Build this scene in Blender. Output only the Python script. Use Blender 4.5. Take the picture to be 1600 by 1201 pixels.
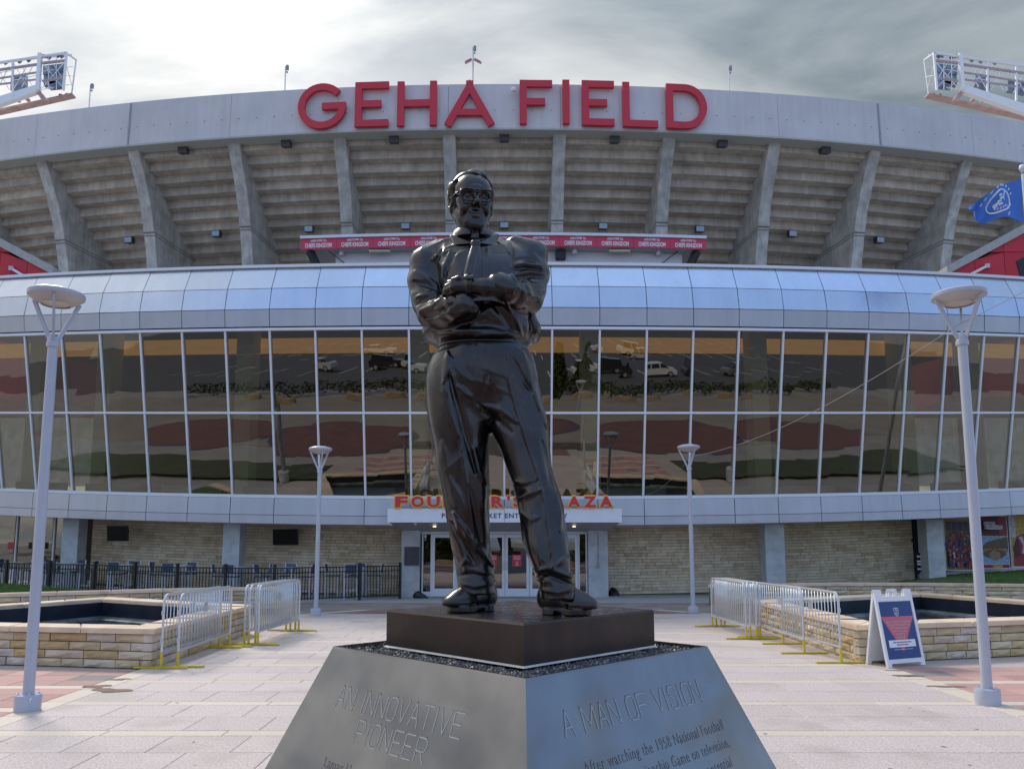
import bpy, math, random
import numpy as np
from mathutils import Vector, Matrix

for o in list(bpy.data.objects):
    bpy.data.objects.remove(o)
random.seed(7)
scn = bpy.context.scene
COL = scn.collection
PI = math.pi

# ---------------------------------------------------------------- camera
EYE = 1.8
PITCH = math.radians(6.75)
cam_data = bpy.data.cameras.new('camera')
cam_data.sensor_width = 36
cam_data.lens = 27
cam_data.shift_x = 0.0075
cam_data.shift_y = 0.0672
cam_data.clip_start = 0.1
cam_data.clip_end = 3000
cam = bpy.data.objects.new('camera', cam_data)
cam.location = (0, 0, EYE)
cam.rotation_euler = (PI / 2 + PITCH, 0, 0)
COL.objects.link(cam)
scn.camera = cam

# ---------------------------------------------------------------- sky
SUN_EL = math.radians(48)
SUN_AZ = math.radians(-38)          # from +Y towards +X ; the sun stands behind the stadium, to its left
world = bpy.data.worlds.new('World')
scn.world = world
world.use_nodes = True
wn, wl = world.node_tree.nodes, world.node_tree.links
wn.clear()
def W(t, **k):
    n = wn.new(t)
    for a, b in k.items():
        setattr(n, a, b)
    return n
def wmath(op, a, b=None, c=None, clamp=False):
    n = W('ShaderNodeMath', operation=op, use_clamp=clamp)
    for i, v in enumerate((a, b, c)):
        if v is None:
            continue
        if isinstance(v, (int, float)):
            n.inputs[i].default_value = v
        else:
            wl.new(v, n.inputs[i])
    return n.outputs[0]
def wmix(f, a, b):
    n = W('ShaderNodeMix', data_type='RGBA')
    for i, v in ((0, f), (6, a), (7, b)):
        if isinstance(v, (int, float)):
            n.inputs[i].default_value = v
        elif isinstance(v, tuple):
            n.inputs[i].default_value = v + (1,)
        else:
            wl.new(v, n.inputs[i])
    return n.outputs[2]
def wramp(f, stops):
    n = W('ShaderNodeValToRGB')
    cr = n.color_ramp
    while len(cr.elements) < len(stops):
        cr.elements.new(0.5)
    for e, (p, c) in zip(cr.elements, stops):
        e.position = p
        e.color = (c, c, c, 1) if isinstance(c, (int, float)) else tuple(c) + (1,)
    wl.new(f, n.inputs[0])
    return n.outputs[0]
tc = W('ShaderNodeTexCoord')
sep = W('ShaderNodeSeparateXYZ')
wl.new(tc.outputs['Generated'], sep.inputs[0])
dx, dy, dz = sep.outputs
sky = W('ShaderNodeTexSky', sky_type='NISHITA', sun_disc=False, sun_elevation=SUN_EL, sun_rotation=SUN_AZ,
        air_density=1.2, dust_density=1.6, ozone_density=1.2)
# clouds on a flat layer overhead
den = wmath('ADD', wmath('MAXIMUM', dz, 0.0), 0.22)
comb = W('ShaderNodeCombineXYZ')
wl.new(wmath('DIVIDE', dx, den), comb.inputs[0])
wl.new(wmath('DIVIDE', dy, den), comb.inputs[1])
def cloud(scale, detail, rough, off, dist=0.4):
    mp = W('ShaderNodeMapping')
    mp.inputs['Location'].default_value = off
    mp.inputs['Scale'].default_value = (0.7, 1.6, 1)
    wl.new(comb.outputs[0], mp.inputs[0])
    n = W('ShaderNodeTexNoise')
    n.inputs['Scale'].default_value = scale
    n.inputs['Detail'].default_value = detail
    n.inputs['Roughness'].default_value = rough
    n.inputs['Distortion'].default_value = dist
    wl.new(mp.outputs[0], n.inputs['Vector'])
    return n.outputs['Fac']
c_big = cloud(1.0, 5, 0.5, (3.1, 1.7, 0))
c_mid = cloud(2.6, 7, 0.55, (7.4, 2.2, 0))
# how overcast: full over the stadium (+Y), broken to the right and behind
over = wramp(wmath('ADD', wmath('MULTIPLY', dy, 0.5), wmath('MULTIPLY_ADD', dx, -0.30, 0.5)),
             [(0.40, 0.0), (0.70, 1.0)])
cover = wramp(wmath('ADD', wmath('MULTIPLY', over, 0.55), c_mid), [(0.47, 0.0), (0.68, 1.0)])
# the thick grey bank: high and to the right of the stadium, thinning to the left
bank = wmath('ADD', wmath('MULTIPLY_ADD', dx, 0.42, wmath('MULTIPLY', dz, 0.95)), wmath('MULTIPLY', c_big, 0.62))
thick = wramp(bank, [(0.70, 0.0), (0.93, 1.0)])
c_low = cloud(1.7, 6, 0.5, (11.3, 5.2, 0))
thick = wmath('MAXIMUM', thick, wmath('MULTIPLY', wramp(c_low, [(0.50, 0.0), (0.66, 1.0)]), 0.40))
lit = wmix(wramp(c_mid, [(0.36, 0.0), (0.60, 1.0)]), (4.4, 4.6, 4.85), (7.1, 7.0, 6.75))
grey = wmix(wramp(c_mid, [(0.38, 0.0), (0.68, 1.0)]), (1.5, 1.9, 2.2), (3.4, 3.75, 4.05))
clouds = wmix(thick, lit, grey)
blue = wmix(0.6, sky.outputs[0], (3.3, 5.4, 9.6))
# brighter towards the zenith, as an overcast sky is
zen = W('ShaderNodeMapRange', interpolation_type='SMOOTHSTEP')
for i_, v_ in ((1, 0.45), (2, 1.0), (3, 1.0), (4, 1.7)):
    zen.inputs[i_].default_value = v_
wl.new(dz, zen.inputs[0])
vm = W('ShaderNodeVectorMath', operation='SCALE')
wl.new(wmix(cover, blue, clouds), vm.inputs[0])
wl.new(zen.outputs[0], vm.inputs[3])
# clouds glow where the sun stands behind them
dot = W('ShaderNodeVectorMath', operation='DOT_PRODUCT')
wl.new(tc.outputs['Generated'], dot.inputs[0])
dot.inputs[1].default_value = (math.sin(SUN_AZ) * math.cos(SUN_EL), math.cos(SUN_AZ) * math.cos(SUN_EL), math.sin(SUN_EL))
glow = wmath('MULTIPLY_ADD', wmath('POWER', wmath('MAXIMUM', dot.outputs['Value'], 0.0), 5.0), 0.42, 0.97)
vm2 = W('ShaderNodeVectorMath', operation='SCALE')
wl.new(vm.outputs[0], vm2.inputs[0])
wl.new(glow, vm2.inputs[3])
skyc = vm2.outputs[0]
bg = W('ShaderNodeBackground')
bg.inputs['Strength'].default_value = 0.10
wl.new(skyc, bg.inputs['Color'])
wo = W('ShaderNodeOutputWorld')
wl.new(bg.outputs[0], wo.inputs[0])

# ---------------------------------------------------------------- sun and exposure
sun_data = bpy.data.lights.new('sun', 'SUN')
sun_data.energy = 1.9
sun_data.angle = math.radians(14)
sun_data.color = (1.0, 0.95, 0.88)
sun = bpy.data.objects.new('sun', sun_data)
sdir = Vector((math.sin(SUN_AZ) * math.cos(SUN_EL), math.cos(SUN_AZ) * math.cos(SUN_EL), math.sin(SUN_EL)))
sun.rotation_euler = sdir.to_track_quat('Z', 'Y').to_euler()
sun.location = sdir * 200
COL.objects.link(sun)
scn.view_settings.view_transform = 'Standard'
scn.view_settings.look = 'None'
scn.view_settings.exposure = 0.44
scn.view_settings.gamma = 1.0
scn.cycles.max_bounces = 8
scn.cycles.use_denoising = True
scn.cycles.sample_clamp_indirect = 6

# ---------------------------------------------------------------- measuring: a point of the picture (1600 px wide) on a plane
_s, _c = math.sin(PITCH), math.cos(PITCH)
def _ray(px, py):
    u, v = (px - 788) / 1200, -(py - 708) / 1200
    return u, _c - v * _s, _s + v * _c
def on_z(px, py, z=0.0):
    a, b, c = _ray(px, py)
    t = (z - EYE) / c
    return Vector((a * t, b * t, z))
def on_y(px, py, Y):
    a, b, c = _ray(px, py)
    t = Y / b
    return Vector((a * t, Y, EYE + c * t))
def zat(py, Y):
    return on_y(788, py, Y).z

# ---------------------------------------------------------------- mesh building
class MB:
    def __init__(self):
        self.v, self.f, self.m = [], [], []
        self.mi = 0
    def add(self, vs, fs):
        n = len(self.v)
        self.v += [tuple(p) for p in vs]
        self.f += [tuple(i + n for i in f) for f in fs]
        self.m += [self.mi] * len(fs)
        return self
    def box(self, c, size, rz=0.0, mat=None):
        hx, hy, hz = size[0] / 2, size[1] / 2, size[2] / 2
        M = mat if mat is not None else Matrix.Rotation(rz, 3, 'Z')
        c = Vector(c)
        vs = [c + M @ Vector((x * hx, y * hy, z * hz)) for z in (-1, 1) for y in (-1, 1) for x in (-1, 1)]
        return self.add(vs, [(0, 2, 3, 1), (4, 5, 7, 6), (0, 1, 5, 4), (2, 6, 7, 3), (0, 4, 6, 2), (1, 3, 7, 5)])
    def hexa(self, b, t):       # four bottom corners (counter-clockwise from above) and four top corners
        return self.add(list(b) + list(t), [(3, 2, 1, 0), (4, 5, 6, 7), (0, 1, 5, 4), (1, 2, 6, 5), (2, 3, 7, 6), (3, 0, 4, 7)])
    def bar(self, a, b, w, h=None, up=(0, 0, 1)):
        a, b = Vector(a), Vector(b)
        h = w if h is None else h
        d = b - a
        L = d.length
        d.normalize()
        up = Vector(up)
        if abs(d.dot(up)) > 0.98:
            up = Vector((0, 1, 0))
        s = d.cross(up).normalized()
        u = s.cross(d)
        M = Matrix((s, d, u)).transposed()
        return self.box((a + b) / 2, (w, L, h), mat=M)
    def tube(self, pts, r, n=8, caps=True, closed=False):
        pts = [Vector(p) for p in pts]
        rs = r if isinstance(r, (list, tuple)) else [r] * len(pts)
        rings, prev = [], None
        N = len(pts)
        for i, p in enumerate(pts):
            if closed:
                t = (pts[(i + 1) % N] - pts[i - 1])
            else:
                t = pts[min(i + 1, N - 1)] - pts[max(i - 1, 0)]
            t.normalize()
            if prev is None:
                ref = Vector((0, 0, 1)) if abs(t.z) < 0.9 else Vector((1, 0, 0))
                s = t.cross(ref).normalized()
            else:
                s = (prev - t * prev.dot(t)).normalized()
            prev = s
            w = t.cross(s)
            rings.append([p + (s * math.cos(a) + w * math.sin(a)) * rs[i] for a in [2 * PI * k / n for k in range(n)]])
        vs = [q for R in rings for q in R]
        fs = []
        for i in range(N if closed else N - 1):
            j = (i + 1) % N
            for k in range(n):
                l = (k + 1) % n
                fs.append((i * n + k, i * n + l, j * n + l, j * n + k))
        if caps and not closed:
            fs.append(tuple(range(n))[::-1])
            fs.append(tuple((N - 1) * n + k for k in range(n)))
        return self.add(vs, fs)
    def lathe(self, prof, c=(0, 0, 0), n=24, caps=True):
        c = Vector(c)
        vs = [c + Vector((r * math.cos(2 * PI * k / n), r * math.sin(2 * PI * k / n), z)) for r, z in prof for k in range(n)]
        fs = []
        for i in range(len(prof) - 1):
            for k in range(n):
                l = (k + 1) % n
                fs.append((i * n + k, i * n + l, (i + 1) * n + l, (i + 1) * n + k))
        if caps:
            fs.append(tuple(range(n))[::-1])
            fs.append(tuple((len(prof) - 1) * n + k for k in range(n)))
        return self.add(vs, fs)
    def prism(self, poly, ext):     # planar polygon pushed along ext
        poly = [Vector(p) for p in poly]
        ext = Vector(ext)
        n = len(poly)
        fs = [tuple(range(n))[::-1], tuple(range(n, 2 * n))]
        fs += [(i, (i + 1) % n, n + (i + 1) % n, n + i) for i in range(n)]
        return self.add(poly + [p + ext for p in poly], fs)
    def quad(self, a, b, c, d):
        return self.add([a, b, c, d], [(0, 1, 2, 3)])
    def mesh(self, name, mats, smooth=False, origin=(0, 0, 0)):
        me = bpy.data.meshes.new(name)
        o = Vector(origin)
        me.from_pydata([(p[0] - o.x, p[1] - o.y, p[2] - o.z) for p in self.v], [], self.f)
        for m in (mats if isinstance(mats, (list, tuple)) else [mats]):
            me.materials.append(m)
        if any(self.m):
            me.polygons.foreach_set('material_index', self.m)
        if smooth:
            me.polygons.foreach_set('use_smooth', [True] * len(me.polygons))
        me.update()
        return me
    def build(self, name, mats, parent=None, smooth=False, local=False, **props):
        o = bpy.data.objects.new(name, None if False else self.mesh(
            name, mats, smooth, (0, 0, 0) if (local or parent is None) else root_loc(parent)))
        COL.objects.link(o)
        if parent is not None:
            o.parent = parent
        for k, v in props.items():
            o[k] = v
        if smooth == 'auto':
            o.data.polygons.foreach_set('use_smooth', [True] * len(o.data.polygons))
            o.data.set_sharp_from_angle(angle=math.radians(38))
        return o

def root_loc(o):
    p = Vector((0, 0, 0))
    while o is not None:
        p = p + Vector(o.location)
        o = o.parent
    return p
def thing(name, label, cat, loc=(0, 0, 0), rz=0.0, group=None):
    o = bpy.data.objects.new(name, None)
    o.empty_display_size = 0.2
    COL.objects.link(o)
    o.location = loc
    o.rotation_euler = (0, 0, rz)
    o['label'] = label
    o['category'] = cat
    if group:
        o['group'] = group
    return o
def tag(o, label, cat, group=None):
    o['label'] = label
    o['category'] = cat
    if group:
        o['group'] = group
    return o
def centre_origin(o):
    """moves a top-level mesh's origin to the middle of its base"""
    co = np.empty(len(o.data.vertices) * 3)
    o.data.vertices.foreach_get('co', co)
    co = co.reshape(-1, 3)
    b = Vector(((co[:, 0].min() + co[:, 0].max()) / 2, (co[:, 1].min() + co[:, 1].max()) / 2, co[:, 2].min()))
    o.data.vertices.foreach_set('co', (co - np.array(b)).ravel())
    o.location = Vector(o.location) + b
    o.data.update()
    return o
def kids(o):
    return [c for c in ALLKIDS.get(o.name, [])]
ALLKIDS = {}
def copy_tree(src, loc, rz, label, group=None):
    def cp(o, parent):
        c = o.copy()
        COL.objects.link(c)
        if parent is not None:
            c.parent = parent
        for ch in list(o.children):
            cp(ch, c)
        return c
    r = cp(src, None)
    r.location = loc
    r.rotation_euler = (0, 0, rz)
    r['label'] = label
    if group:
        r['group'] = group
    return r
def piece(name, me, parent, loc=(0, 0, 0), rz=0.0, scale=None):
    o = bpy.data.objects.new(name, me)
    COL.objects.link(o)
    o.parent = parent
    o.location = loc
    o.rotation_euler = (0, 0, rz)
    if scale is not None:
        o.scale = scale
    return o
def text_mb(body, size, depth, bold=0.0, spacing=1.0, align='CENTER', xs=1.0, line=1.0):
    """lettering as polygons in the XZ plane, facing -Y, middle of the first baseline at the origin: (vertices, faces)"""
    cu = bpy.data.curves.new('lettering', 'FONT')
    cu.body = body
    cu.size = size
    cu.extrude = depth / 2
    cu.offset = bold
    cu.space_character = spacing
    cu.space_line = line
    cu.align_x = align
    cu.resolution_u = 3
    ob = bpy.data.objects.new('lettering', cu)
    COL.objects.link(ob)
    dg = bpy.context.evaluated_depsgraph_get()
    me = bpy.data.meshes.new_from_object(ob.evaluated_get(dg))
    vs = [Vector((v.co.x * xs, -v.co.z, v.co.y)) for v in me.vertices]
    fs = [tuple(p.vertices) for p in me.polygons]
    bpy.data.objects.remove(ob)
    bpy.data.curves.remove(cu)
    bpy.data.meshes.remove(me)
    return vs, fs

# ---------------------------------------------------------------- materials
def M(name, col, rough=0.6, metal=0.0, var=0.12, scale=6.0, bump=0.0, bscale=60.0, rnd=0.0, spec=0.5, coat=0.0,
      cols=None, island=False, streak=0.0, stretch=(1, 1, 1), emit=0.0, rvar=0.0, bdist=0.01, blotch=None, world=False):
    m = bpy.data.materials.new(name)
    m.use_nodes = True
    nt = m.node_tree
    N, L = nt.nodes, nt.links
    b = N['Principled BSDF']
    b.inputs['Roughness'].default_value = rough
    b.inputs['Metallic'].default_value = metal
    b.inputs['Specular IOR Level'].default_value = spec
    b.inputs['Coat Weight'].default_value = coat
    b.inputs['Coat Roughness'].default_value = 0.1
    tcn = N.new('ShaderNodeNewGeometry' if world else 'ShaderNodeTexCoord')
    SRC = 'Position' if world else 'Object'
    mp = N.new('ShaderNodeMapping')
    mp.inputs['Scale'].default_value = stretch
    L.new(tcn.outputs[SRC], mp.inputs[0])
    def noise(s, d=5.0, vec=None, rg=0.55):
        n = N.new('ShaderNodeTexNoise')
        n.inputs['Scale'].default_value = s
        n.inputs['Detail'].default_value = d
        n.inputs['Roughness'].default_value = rg
        L.new(vec or mp.outputs[0], n.inputs['Vector'])
        return n.outputs['Fac']
    def mr(v, a, c, lo=0.3, hi=0.7):
        n = N.new('ShaderNodeMapRange')
        n.inputs[1].default_value, n.inputs[2].default_value = lo, hi
        n.inputs[3].default_value, n.inputs[4].default_value = a, c
        L.new(v, n.inputs[0])
        return n.outputs[0]
    def mul(a, v):
        n = N.new('ShaderNodeMix')
        n.data_type = 'RGBA'
        n.blend_type = 'MULTIPLY'
        n.inputs[0].default_value = 1.0
        L.new(a, n.inputs[6])
        L.new(v, n.inputs[7])
        return n.outputs[2]
    if cols:
        rp = N.new('ShaderNodeValToRGB')
        cr = rp.color_ramp
        cr.interpolation = 'CONSTANT'
        while len(cr.elements) < len(cols):
            cr.elements.new(0.5)
        for i, (e, c) in enumerate(zip(cr.elements, cols)):
            e.position = i / len(cols)
            e.color = tuple(c) + (1,)
        if island:
            g = N.new('ShaderNodeNewGeometry')
            L.new(g.outputs['Random Per Island'], rp.inputs[0])
        else:
            g = N.new('ShaderNodeObjectInfo')
            L.new(g.outputs['Random'], rp.inputs[0])
        c = rp.outputs[0]
    else:
        rgb = N.new('ShaderNodeRGB')
        rgb.outputs[0].default_value = tuple(col) + (1,)
        c = rgb.outputs[0]
    if var:
        c = mul(c, mr(noise(scale), 1 - var, 1 + var))
    if rnd:
        oi = N.new('ShaderNodeObjectInfo')
        c = mul(c, mr(oi.outputs['Random'], 1 - rnd, 1 + rnd, 0, 1))
    if streak:
        mp2 = N.new('ShaderNodeMapping')
        mp2.inputs['Scale'].default_value = (1, 1, 0.06)
        L.new(tcn.outputs[SRC], mp2.inputs[0])
        c = mul(c, mr(noise(2.2, 6, mp2.outputs[0], 0.65), 1 - streak, 1 + streak * 0.35, 0.32, 0.62))
    if blotch:
        mx = N.new('ShaderNodeMix')
        mx.data_type = 'RGBA'
        L.new(mr(noise(blotch[1], 4), 0, blotch[2], blotch[3], blotch[3] + 0.12), mx.inputs[0])
        L.new(c, mx.inputs[6])
        mx.inputs[7].default_value = tuple(blotch[0]) + (1,)
        c = mx.outputs[2]
    L.new(c, b.inputs['Base Color'])
    if rvar:
        L.new(mr(noise(scale * 1.7), rough - rvar, rough + rvar), b.inputs['Roughness'])
    if bump:
        bn = N.new('ShaderNodeBump')
        bn.inputs['Strength'].default_value = bump
        bn.inputs['Distance'].default_value = bdist
        L.new(noise(bscale, 6), bn.inputs['Height'])
        L.new(bn.outputs[0], b.inputs['Normal'])
    if emit:
        b.inputs['Emission Color'].default_value = tuple(col) + (1,)
        b.inputs['Emission Strength'].default_value = emit
    return m

CONC = M('concrete_shell', (0.50, 0.485, 0.46), 0.85, var=0.26, scale=0.8, bump=0.25, bscale=7, rnd=0.05, streak=0.22, blotch=((0.33, 0.32, 0.31), 1.1, 0.5, 0.58), world=True)
CONC_STEP = M('concrete_steps', (0.55, 0.49, 0.42), 0.88, var=0.2, scale=0.7, bump=0.15, bscale=8, rnd=0.14, streak=0.22, world=True)
CONC_FASCIA = M('fascia_concrete', (0.62, 0.585, 0.595), 0.8, var=0.07, scale=0.35, bump=0.1, bscale=10, rnd=0.03, streak=0.06, world=True)
CONC_COL = M('column_concrete', (0.47, 0.49, 0.51), 0.8, var=0.16, scale=2.2, bump=0.15, bscale=30, blotch=((0.36, 0.36, 0.37), 5, 0.5, 0.52))
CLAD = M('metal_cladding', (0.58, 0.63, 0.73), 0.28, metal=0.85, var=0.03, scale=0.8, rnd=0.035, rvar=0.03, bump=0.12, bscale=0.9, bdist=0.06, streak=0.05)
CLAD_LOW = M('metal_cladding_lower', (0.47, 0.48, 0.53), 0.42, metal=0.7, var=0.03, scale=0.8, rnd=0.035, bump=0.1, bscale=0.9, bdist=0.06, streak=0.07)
WHITE_METAL = M('white_metal', (0.72, 0.74, 0.80), 0.38, metal=0.0, var=0.03, scale=3)
GREY_METAL = M('grey_metal', (0.30, 0.31, 0.33), 0.5, metal=0.3, var=0.05)
DARK = M('dark_backing', (0.02, 0.02, 0.022), 0.7, var=0.05)
DARK_METAL = M('black_metal', (0.018, 0.019, 0.022), 0.42, metal=0.2, var=0.05)
RED = M('red_panel', (0.56, 0.014, 0.032), 0.45, var=0.06, scale=0.6, rnd=0.05)
SIGN_RED = M('sign_red', (0.60, 0.022, 0.042), 0.42, var=0.05, scale=1.5)
BANNER_RED = M('banner_red', (0.62, 0.045, 0.11), 0.5, var=0.05, scale=1)
WHITE = M('white_print', (0.80, 0.79, 0.80), 0.5, var=0.02)
YELLOW = M('yellow_paint', (0.62, 0.47, 0.03), 0.5, var=0.12, scale=14, bump=0.05)
GALV = M('galvanised_steel', (0.60, 0.62, 0.65), 0.38, metal=0.65, var=0.10, scale=18, rnd=0.04)
POLE = M('lamp_paint', (0.43, 0.45, 0.53), 0.35, var=0.04, scale=4, coat=0.2, bump=0.02)
# ================================================================ ground, plaza
GROUND = M('ground_concrete', (0.30, 0.285, 0.27), 0.85, var=0.15, scale=0.6, bump=0.1, bscale=40)
MORTAR = M('mortar', (0.44, 0.37, 0.325), 0.95, var=0.15, scale=20)
GRANITE = M('granite_paver', (0.53, 0.44, 0.405), 0.7, var=0.34, scale=48, bump=0.12, bscale=180, rnd=0.045, bdist=0.003,
            blotch=((0.40, 0.325, 0.28), 0.9, 0.55, 0.53), world=True)
CREAM = M('cream_border_stone', (0.60, 0.50, 0.40), 0.7, var=0.10, scale=30, bump=0.08, bscale=90, rnd=0.06, bdist=0.003,
          blotch=((0.55, 0.47, 0.40), 2.0, 0.35, 0.62), world=True)
REDPAV = M('red_paver', (0.47, 0.27, 0.235), 0.8, var=0.16, scale=50, bump=0.12, bscale=120, rnd=0.14, bdist=0.004,
           blotch=((0.30, 0.17, 0.14), 3.0, 0.5, 0.66), world=True)
DARKPAV = M('dark_paver', (0.22, 0.20, 0.19), 0.8, var=0.15, scale=40, bump=0.1, bscale=90, world=True)
BROWNAP = M('brown_apron', (0.26, 0.215, 0.19), 0.8, var=0.22, scale=1.2, bump=0.06, bscale=30)
REDAP = M('red_apron', (0.27, 0.135, 0.115), 0.8, var=0.22, scale=2.0, bump=0.06, bscale=30, world=True)

g = MB()
g.quad((-1500, -1500, -0.03), (1500, -1500, -0.03), (1500, 1500, -0.03), (-1500, 1500, -0.03))
ground = g.build('ground', GROUND)
ground['kind'] = 'structure'
plaza = bpy.data.objects.new('plaza_pavement', None)
COL.objects.link(plaza)
plaza['kind'] = 'structure'
b = MB()
b.box((0.2, 11.2, -0.02), (30, 18.4, 0.016))
mo = b.build('mortar_bed', MORTAR, plaza)

def paver_mesh(name, lx, ly, mat, bev=0.006, t=0.03):
    """flat slab with an eased arris"""
    m = MB()
    x, y, e = lx / 2, ly / 2, bev
    lo = [(-x, -y, -t), (x, -y, -t), (x, y, -t), (-x, y, -t)]
    mi = [(-x, -y, -e), (x, -y, -e), (x, y, -e), (-x, y, -e)]
    hi = [(-x + e, -y + e, 0), (x - e, -y + e, 0), (x - e, y - e, 0), (-x + e, y - e, 0)]
    m.add(lo + mi + hi, [(8, 9, 10, 11)] + [(4 + i, 4 + (i + 1) % 4, 8 + (i + 1) % 4, 8 + i) for i in range(4)]
          + [(i, (i + 1) % 4, 4 + (i + 1) % 4, 4 + i) for i in range(4)])
    return m.mesh(name, mat)
rg = random.Random(3)
XL, XR = -5.0, 5.42
BAND0, PITCHY, BW = 6.25, 1.40, 0.21
pv = paver_mesh('paver', 0.744, 0.594, GRANITE)
npv = (XR - XL) / 14
pvm = paver_mesh('paver', npv - 0.003, 0.5925, GRANITE)
bm_ = paver_mesh('border_stone', (XR - XL) / 9 - 0.006, BW - 0.006, CREAM)
for n in range(11):
    y0 = BAND0 + n * PITCHY
    for k in range(9):
        piece('border_stone', bm_, plaza, (XL + (k + 0.5) * (XR - XL) / 9, y0, rg.uniform(-0.0012, 0.0008)))
    if n == 10:
        break
    for r in range(2):
        yy = y0 + BW / 2 + (r + 0.5) * (PITCHY - BW) / 2
        off = 0.5 * ((r + n) % 2)
        for k in range(14):
            x = XL + (k + off) * npv + (npv / 2 if off == 0 else npv / 2)
            if x + npv / 2 > XR + 0.01:
                # the row's two half slabs
                for xx in (XL + npv / 4, XR - npv / 4):
                    piece('paver', pvm, plaza, (xx, yy, rg.uniform(-0.0015, 0.001)), 0, (0.496, 1, 1))
                continue
            piece('paver', pvm, plaza, (x, yy, rg.uniform(-0.0015, 0.001)))
# long border strips on both sides
sb = paver_mesh('border_stone', 0.294, 0.744, CREAM)
for x in (XL - 0.15, XR + 0.15):
    for k in range(19):
        piece('border_stone', sb, plaza, (x, 6.5 + k * 0.75, rg.uniform(-0.001, 0.001)))
# red paving to the sides with single dark slabs and cream cross bands
rp = paver_mesh('red_paver', 0.543, 0.393, REDPAV)
dp_ = paver_mesh('dark_paver', 0.543, 0.393, DARKPAV)
cb = paver_mesh('border_stone', 0.743, 0.203, CREAM)
for side in (-1, 1):
    x0 = (XL - 0.30) if side < 0 else (XR + 0.30)
    sh = 0 if side < 0 else 0.35
    bands = [6.0, 7.35, 8.70, 10.05]
    for bi, y0 in enumerate(bands):
        y0 += sh
        for k in range(8):
            piece('border_stone', cb, plaza, (x0 + side * (k + 0.5) * 0.75, y0, rg.uniform(-0.001, 0.001)))
        for r in range(3):
            yy = y0 + 0.105 + (r + 0.5) * 0.3825
            for k in range(11):
                dark = r == 1 and (k + 2 * bi) % 4 == 2
                x = x0 + side * ((k + 0.5) * 0.55 + (0.0 if r != 1 else 0.0))
                piece('dark_paver' if dark else 'red_paver', dp_ if dark else rp, plaza, (x, yy, rg.uniform(-0.0015, 0.001)), 0, (1, 0.965, 1))
# dark red paving in front, at the edge of the picture
fr = paver_mesh('red_paver', 0.593, 0.593, REDAP)
for k in range(18):
    for r in range(3):
        piece('red_paver', fr, plaza, (-5.1 + k * 0.6, 5.84 - r * 0.6, rg.uniform(-0.0015, 0.001)))
# apron before the doors
ap = MB()
ap.quad((-12, 20.36, -0.006), (13, 20.36, -0.006), (13, 28.4, -0.006), (-12, 28.4, -0.006))
o = ap.build('entrance_apron', BROWNAP)
o['kind'] = 'structure'
ap = MB()
pts = [(-4.1, 20.40), (4.5, 20.40)] + [(0.2 + 4.1 * math.cos(a), 20.75 + 1.9 * math.sin(a)) for a in [PI * k / 24 for k in range(25)]]
ap.add([(x, y, -0.001) for x, y in pts], [tuple(range(len(pts)))])
o = ap.build('red_apron', REDAP)
o['kind'] = 'structure'
ap = MB()
for sx in (-1, 1):
    for k in range(3):
        a, c = Vector((0.2 + sx * 5.35, 20.36, 0)), Vector((0.2 + sx * 4.1, 21.7, 0))
        p0, p1 = a.lerp(c, k / 3 + 0.005), a.lerp(c, (k + 1) / 3 - 0.005)
        w = Vector((0.34 * -sx, 0, 0))
        q = [p0, p0 + w, p1 + w, p1]
        if sx > 0:
            q = q[::-1]
        ap.add([(p.x, p.y, 0.003) for p in q], [(0, 1, 2, 3)])
o = ap.build('apron_border', CREAM)
o['kind'] = 'structure'
ap = MB()
ap.quad((-13, 24.2, -0.002), (13, 24.2, -0.002), (13, 28.6, -0.002), (-13, 28.6, -0.002))
o = ap.build('building_walk', M('walk_concrete', (0.36, 0.355, 0.34), 0.8, var=0.15, scale=1.5, bump=0.05, bscale=40))
o['kind'] = 'structure'
# gum spots and dirt flecks trodden into the paving
gm = MB()
gr = random.Random(77)
for _ in range(110):
    x, y = gr.uniform(-5, 5.4), gr.uniform(6, 18)
    if abs(x - .1) < 1.8 and abs(y - 5.1) < 1.8:
        continue
    s_ = gr.uniform(.008, .024)
    k_ = [s_ * gr.uniform(.7, 1.2) for _q in range(7)]
    gm.add([(x + k_[q] * math.cos(q * 2 * PI / 7), y + k_[q] * math.sin(q * 2 * PI / 7), 0.0022) for q in range(7)], [tuple(range(7))])
o = gm.build('gum_spots', M('gum', (0.27, 0.225, 0.20), 0.8, var=0.2))
o['kind'] = 'stuff'
# wet patches left by the barriers and rain
wet = M('wet_patch', (0.24, 0.17, 0.115), 0.3, var=0.25, scale=5)
def puddle(cx, cy, rx, ry, seed):
    r_ = random.Random(seed)
    m = MB()
    n = 22
    ph = [r_.uniform(0, 6.28) for _ in range(3)]
    pts = []
    for k in range(n):
        a = 2 * PI * k / n
        q = 1 + 0.25 * math.sin(2 * a + ph[0]) + 0.18 * math.sin(3 * a + ph[1]) + 0.12 * math.sin(5 * a + ph[2])
        pts.append((cx + rx * q * math.cos(a), cy + ry * q * math.sin(a), 0.0035))
    m.add(pts, [tuple(range(n))])
    o = m.build('wet_patch', wet)
    o['kind'] = 'structure'
for (px, py, rx, ry) in ((175, 1078, 0.24, 0.13), (150, 1072, 0.2, 0.09), (185, 1061, 0.16, 0.06), (1412, 1055, 0.2, 0.06), (1430, 1056, 0.15, 0.04),
                         (1478, 1072, 0.25, 0.05), (1398, 1047, 0.12, 0.04)):
    p = on_z(px, py)
    puddle(p.x, p.y, rx, ry, int(px))

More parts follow.
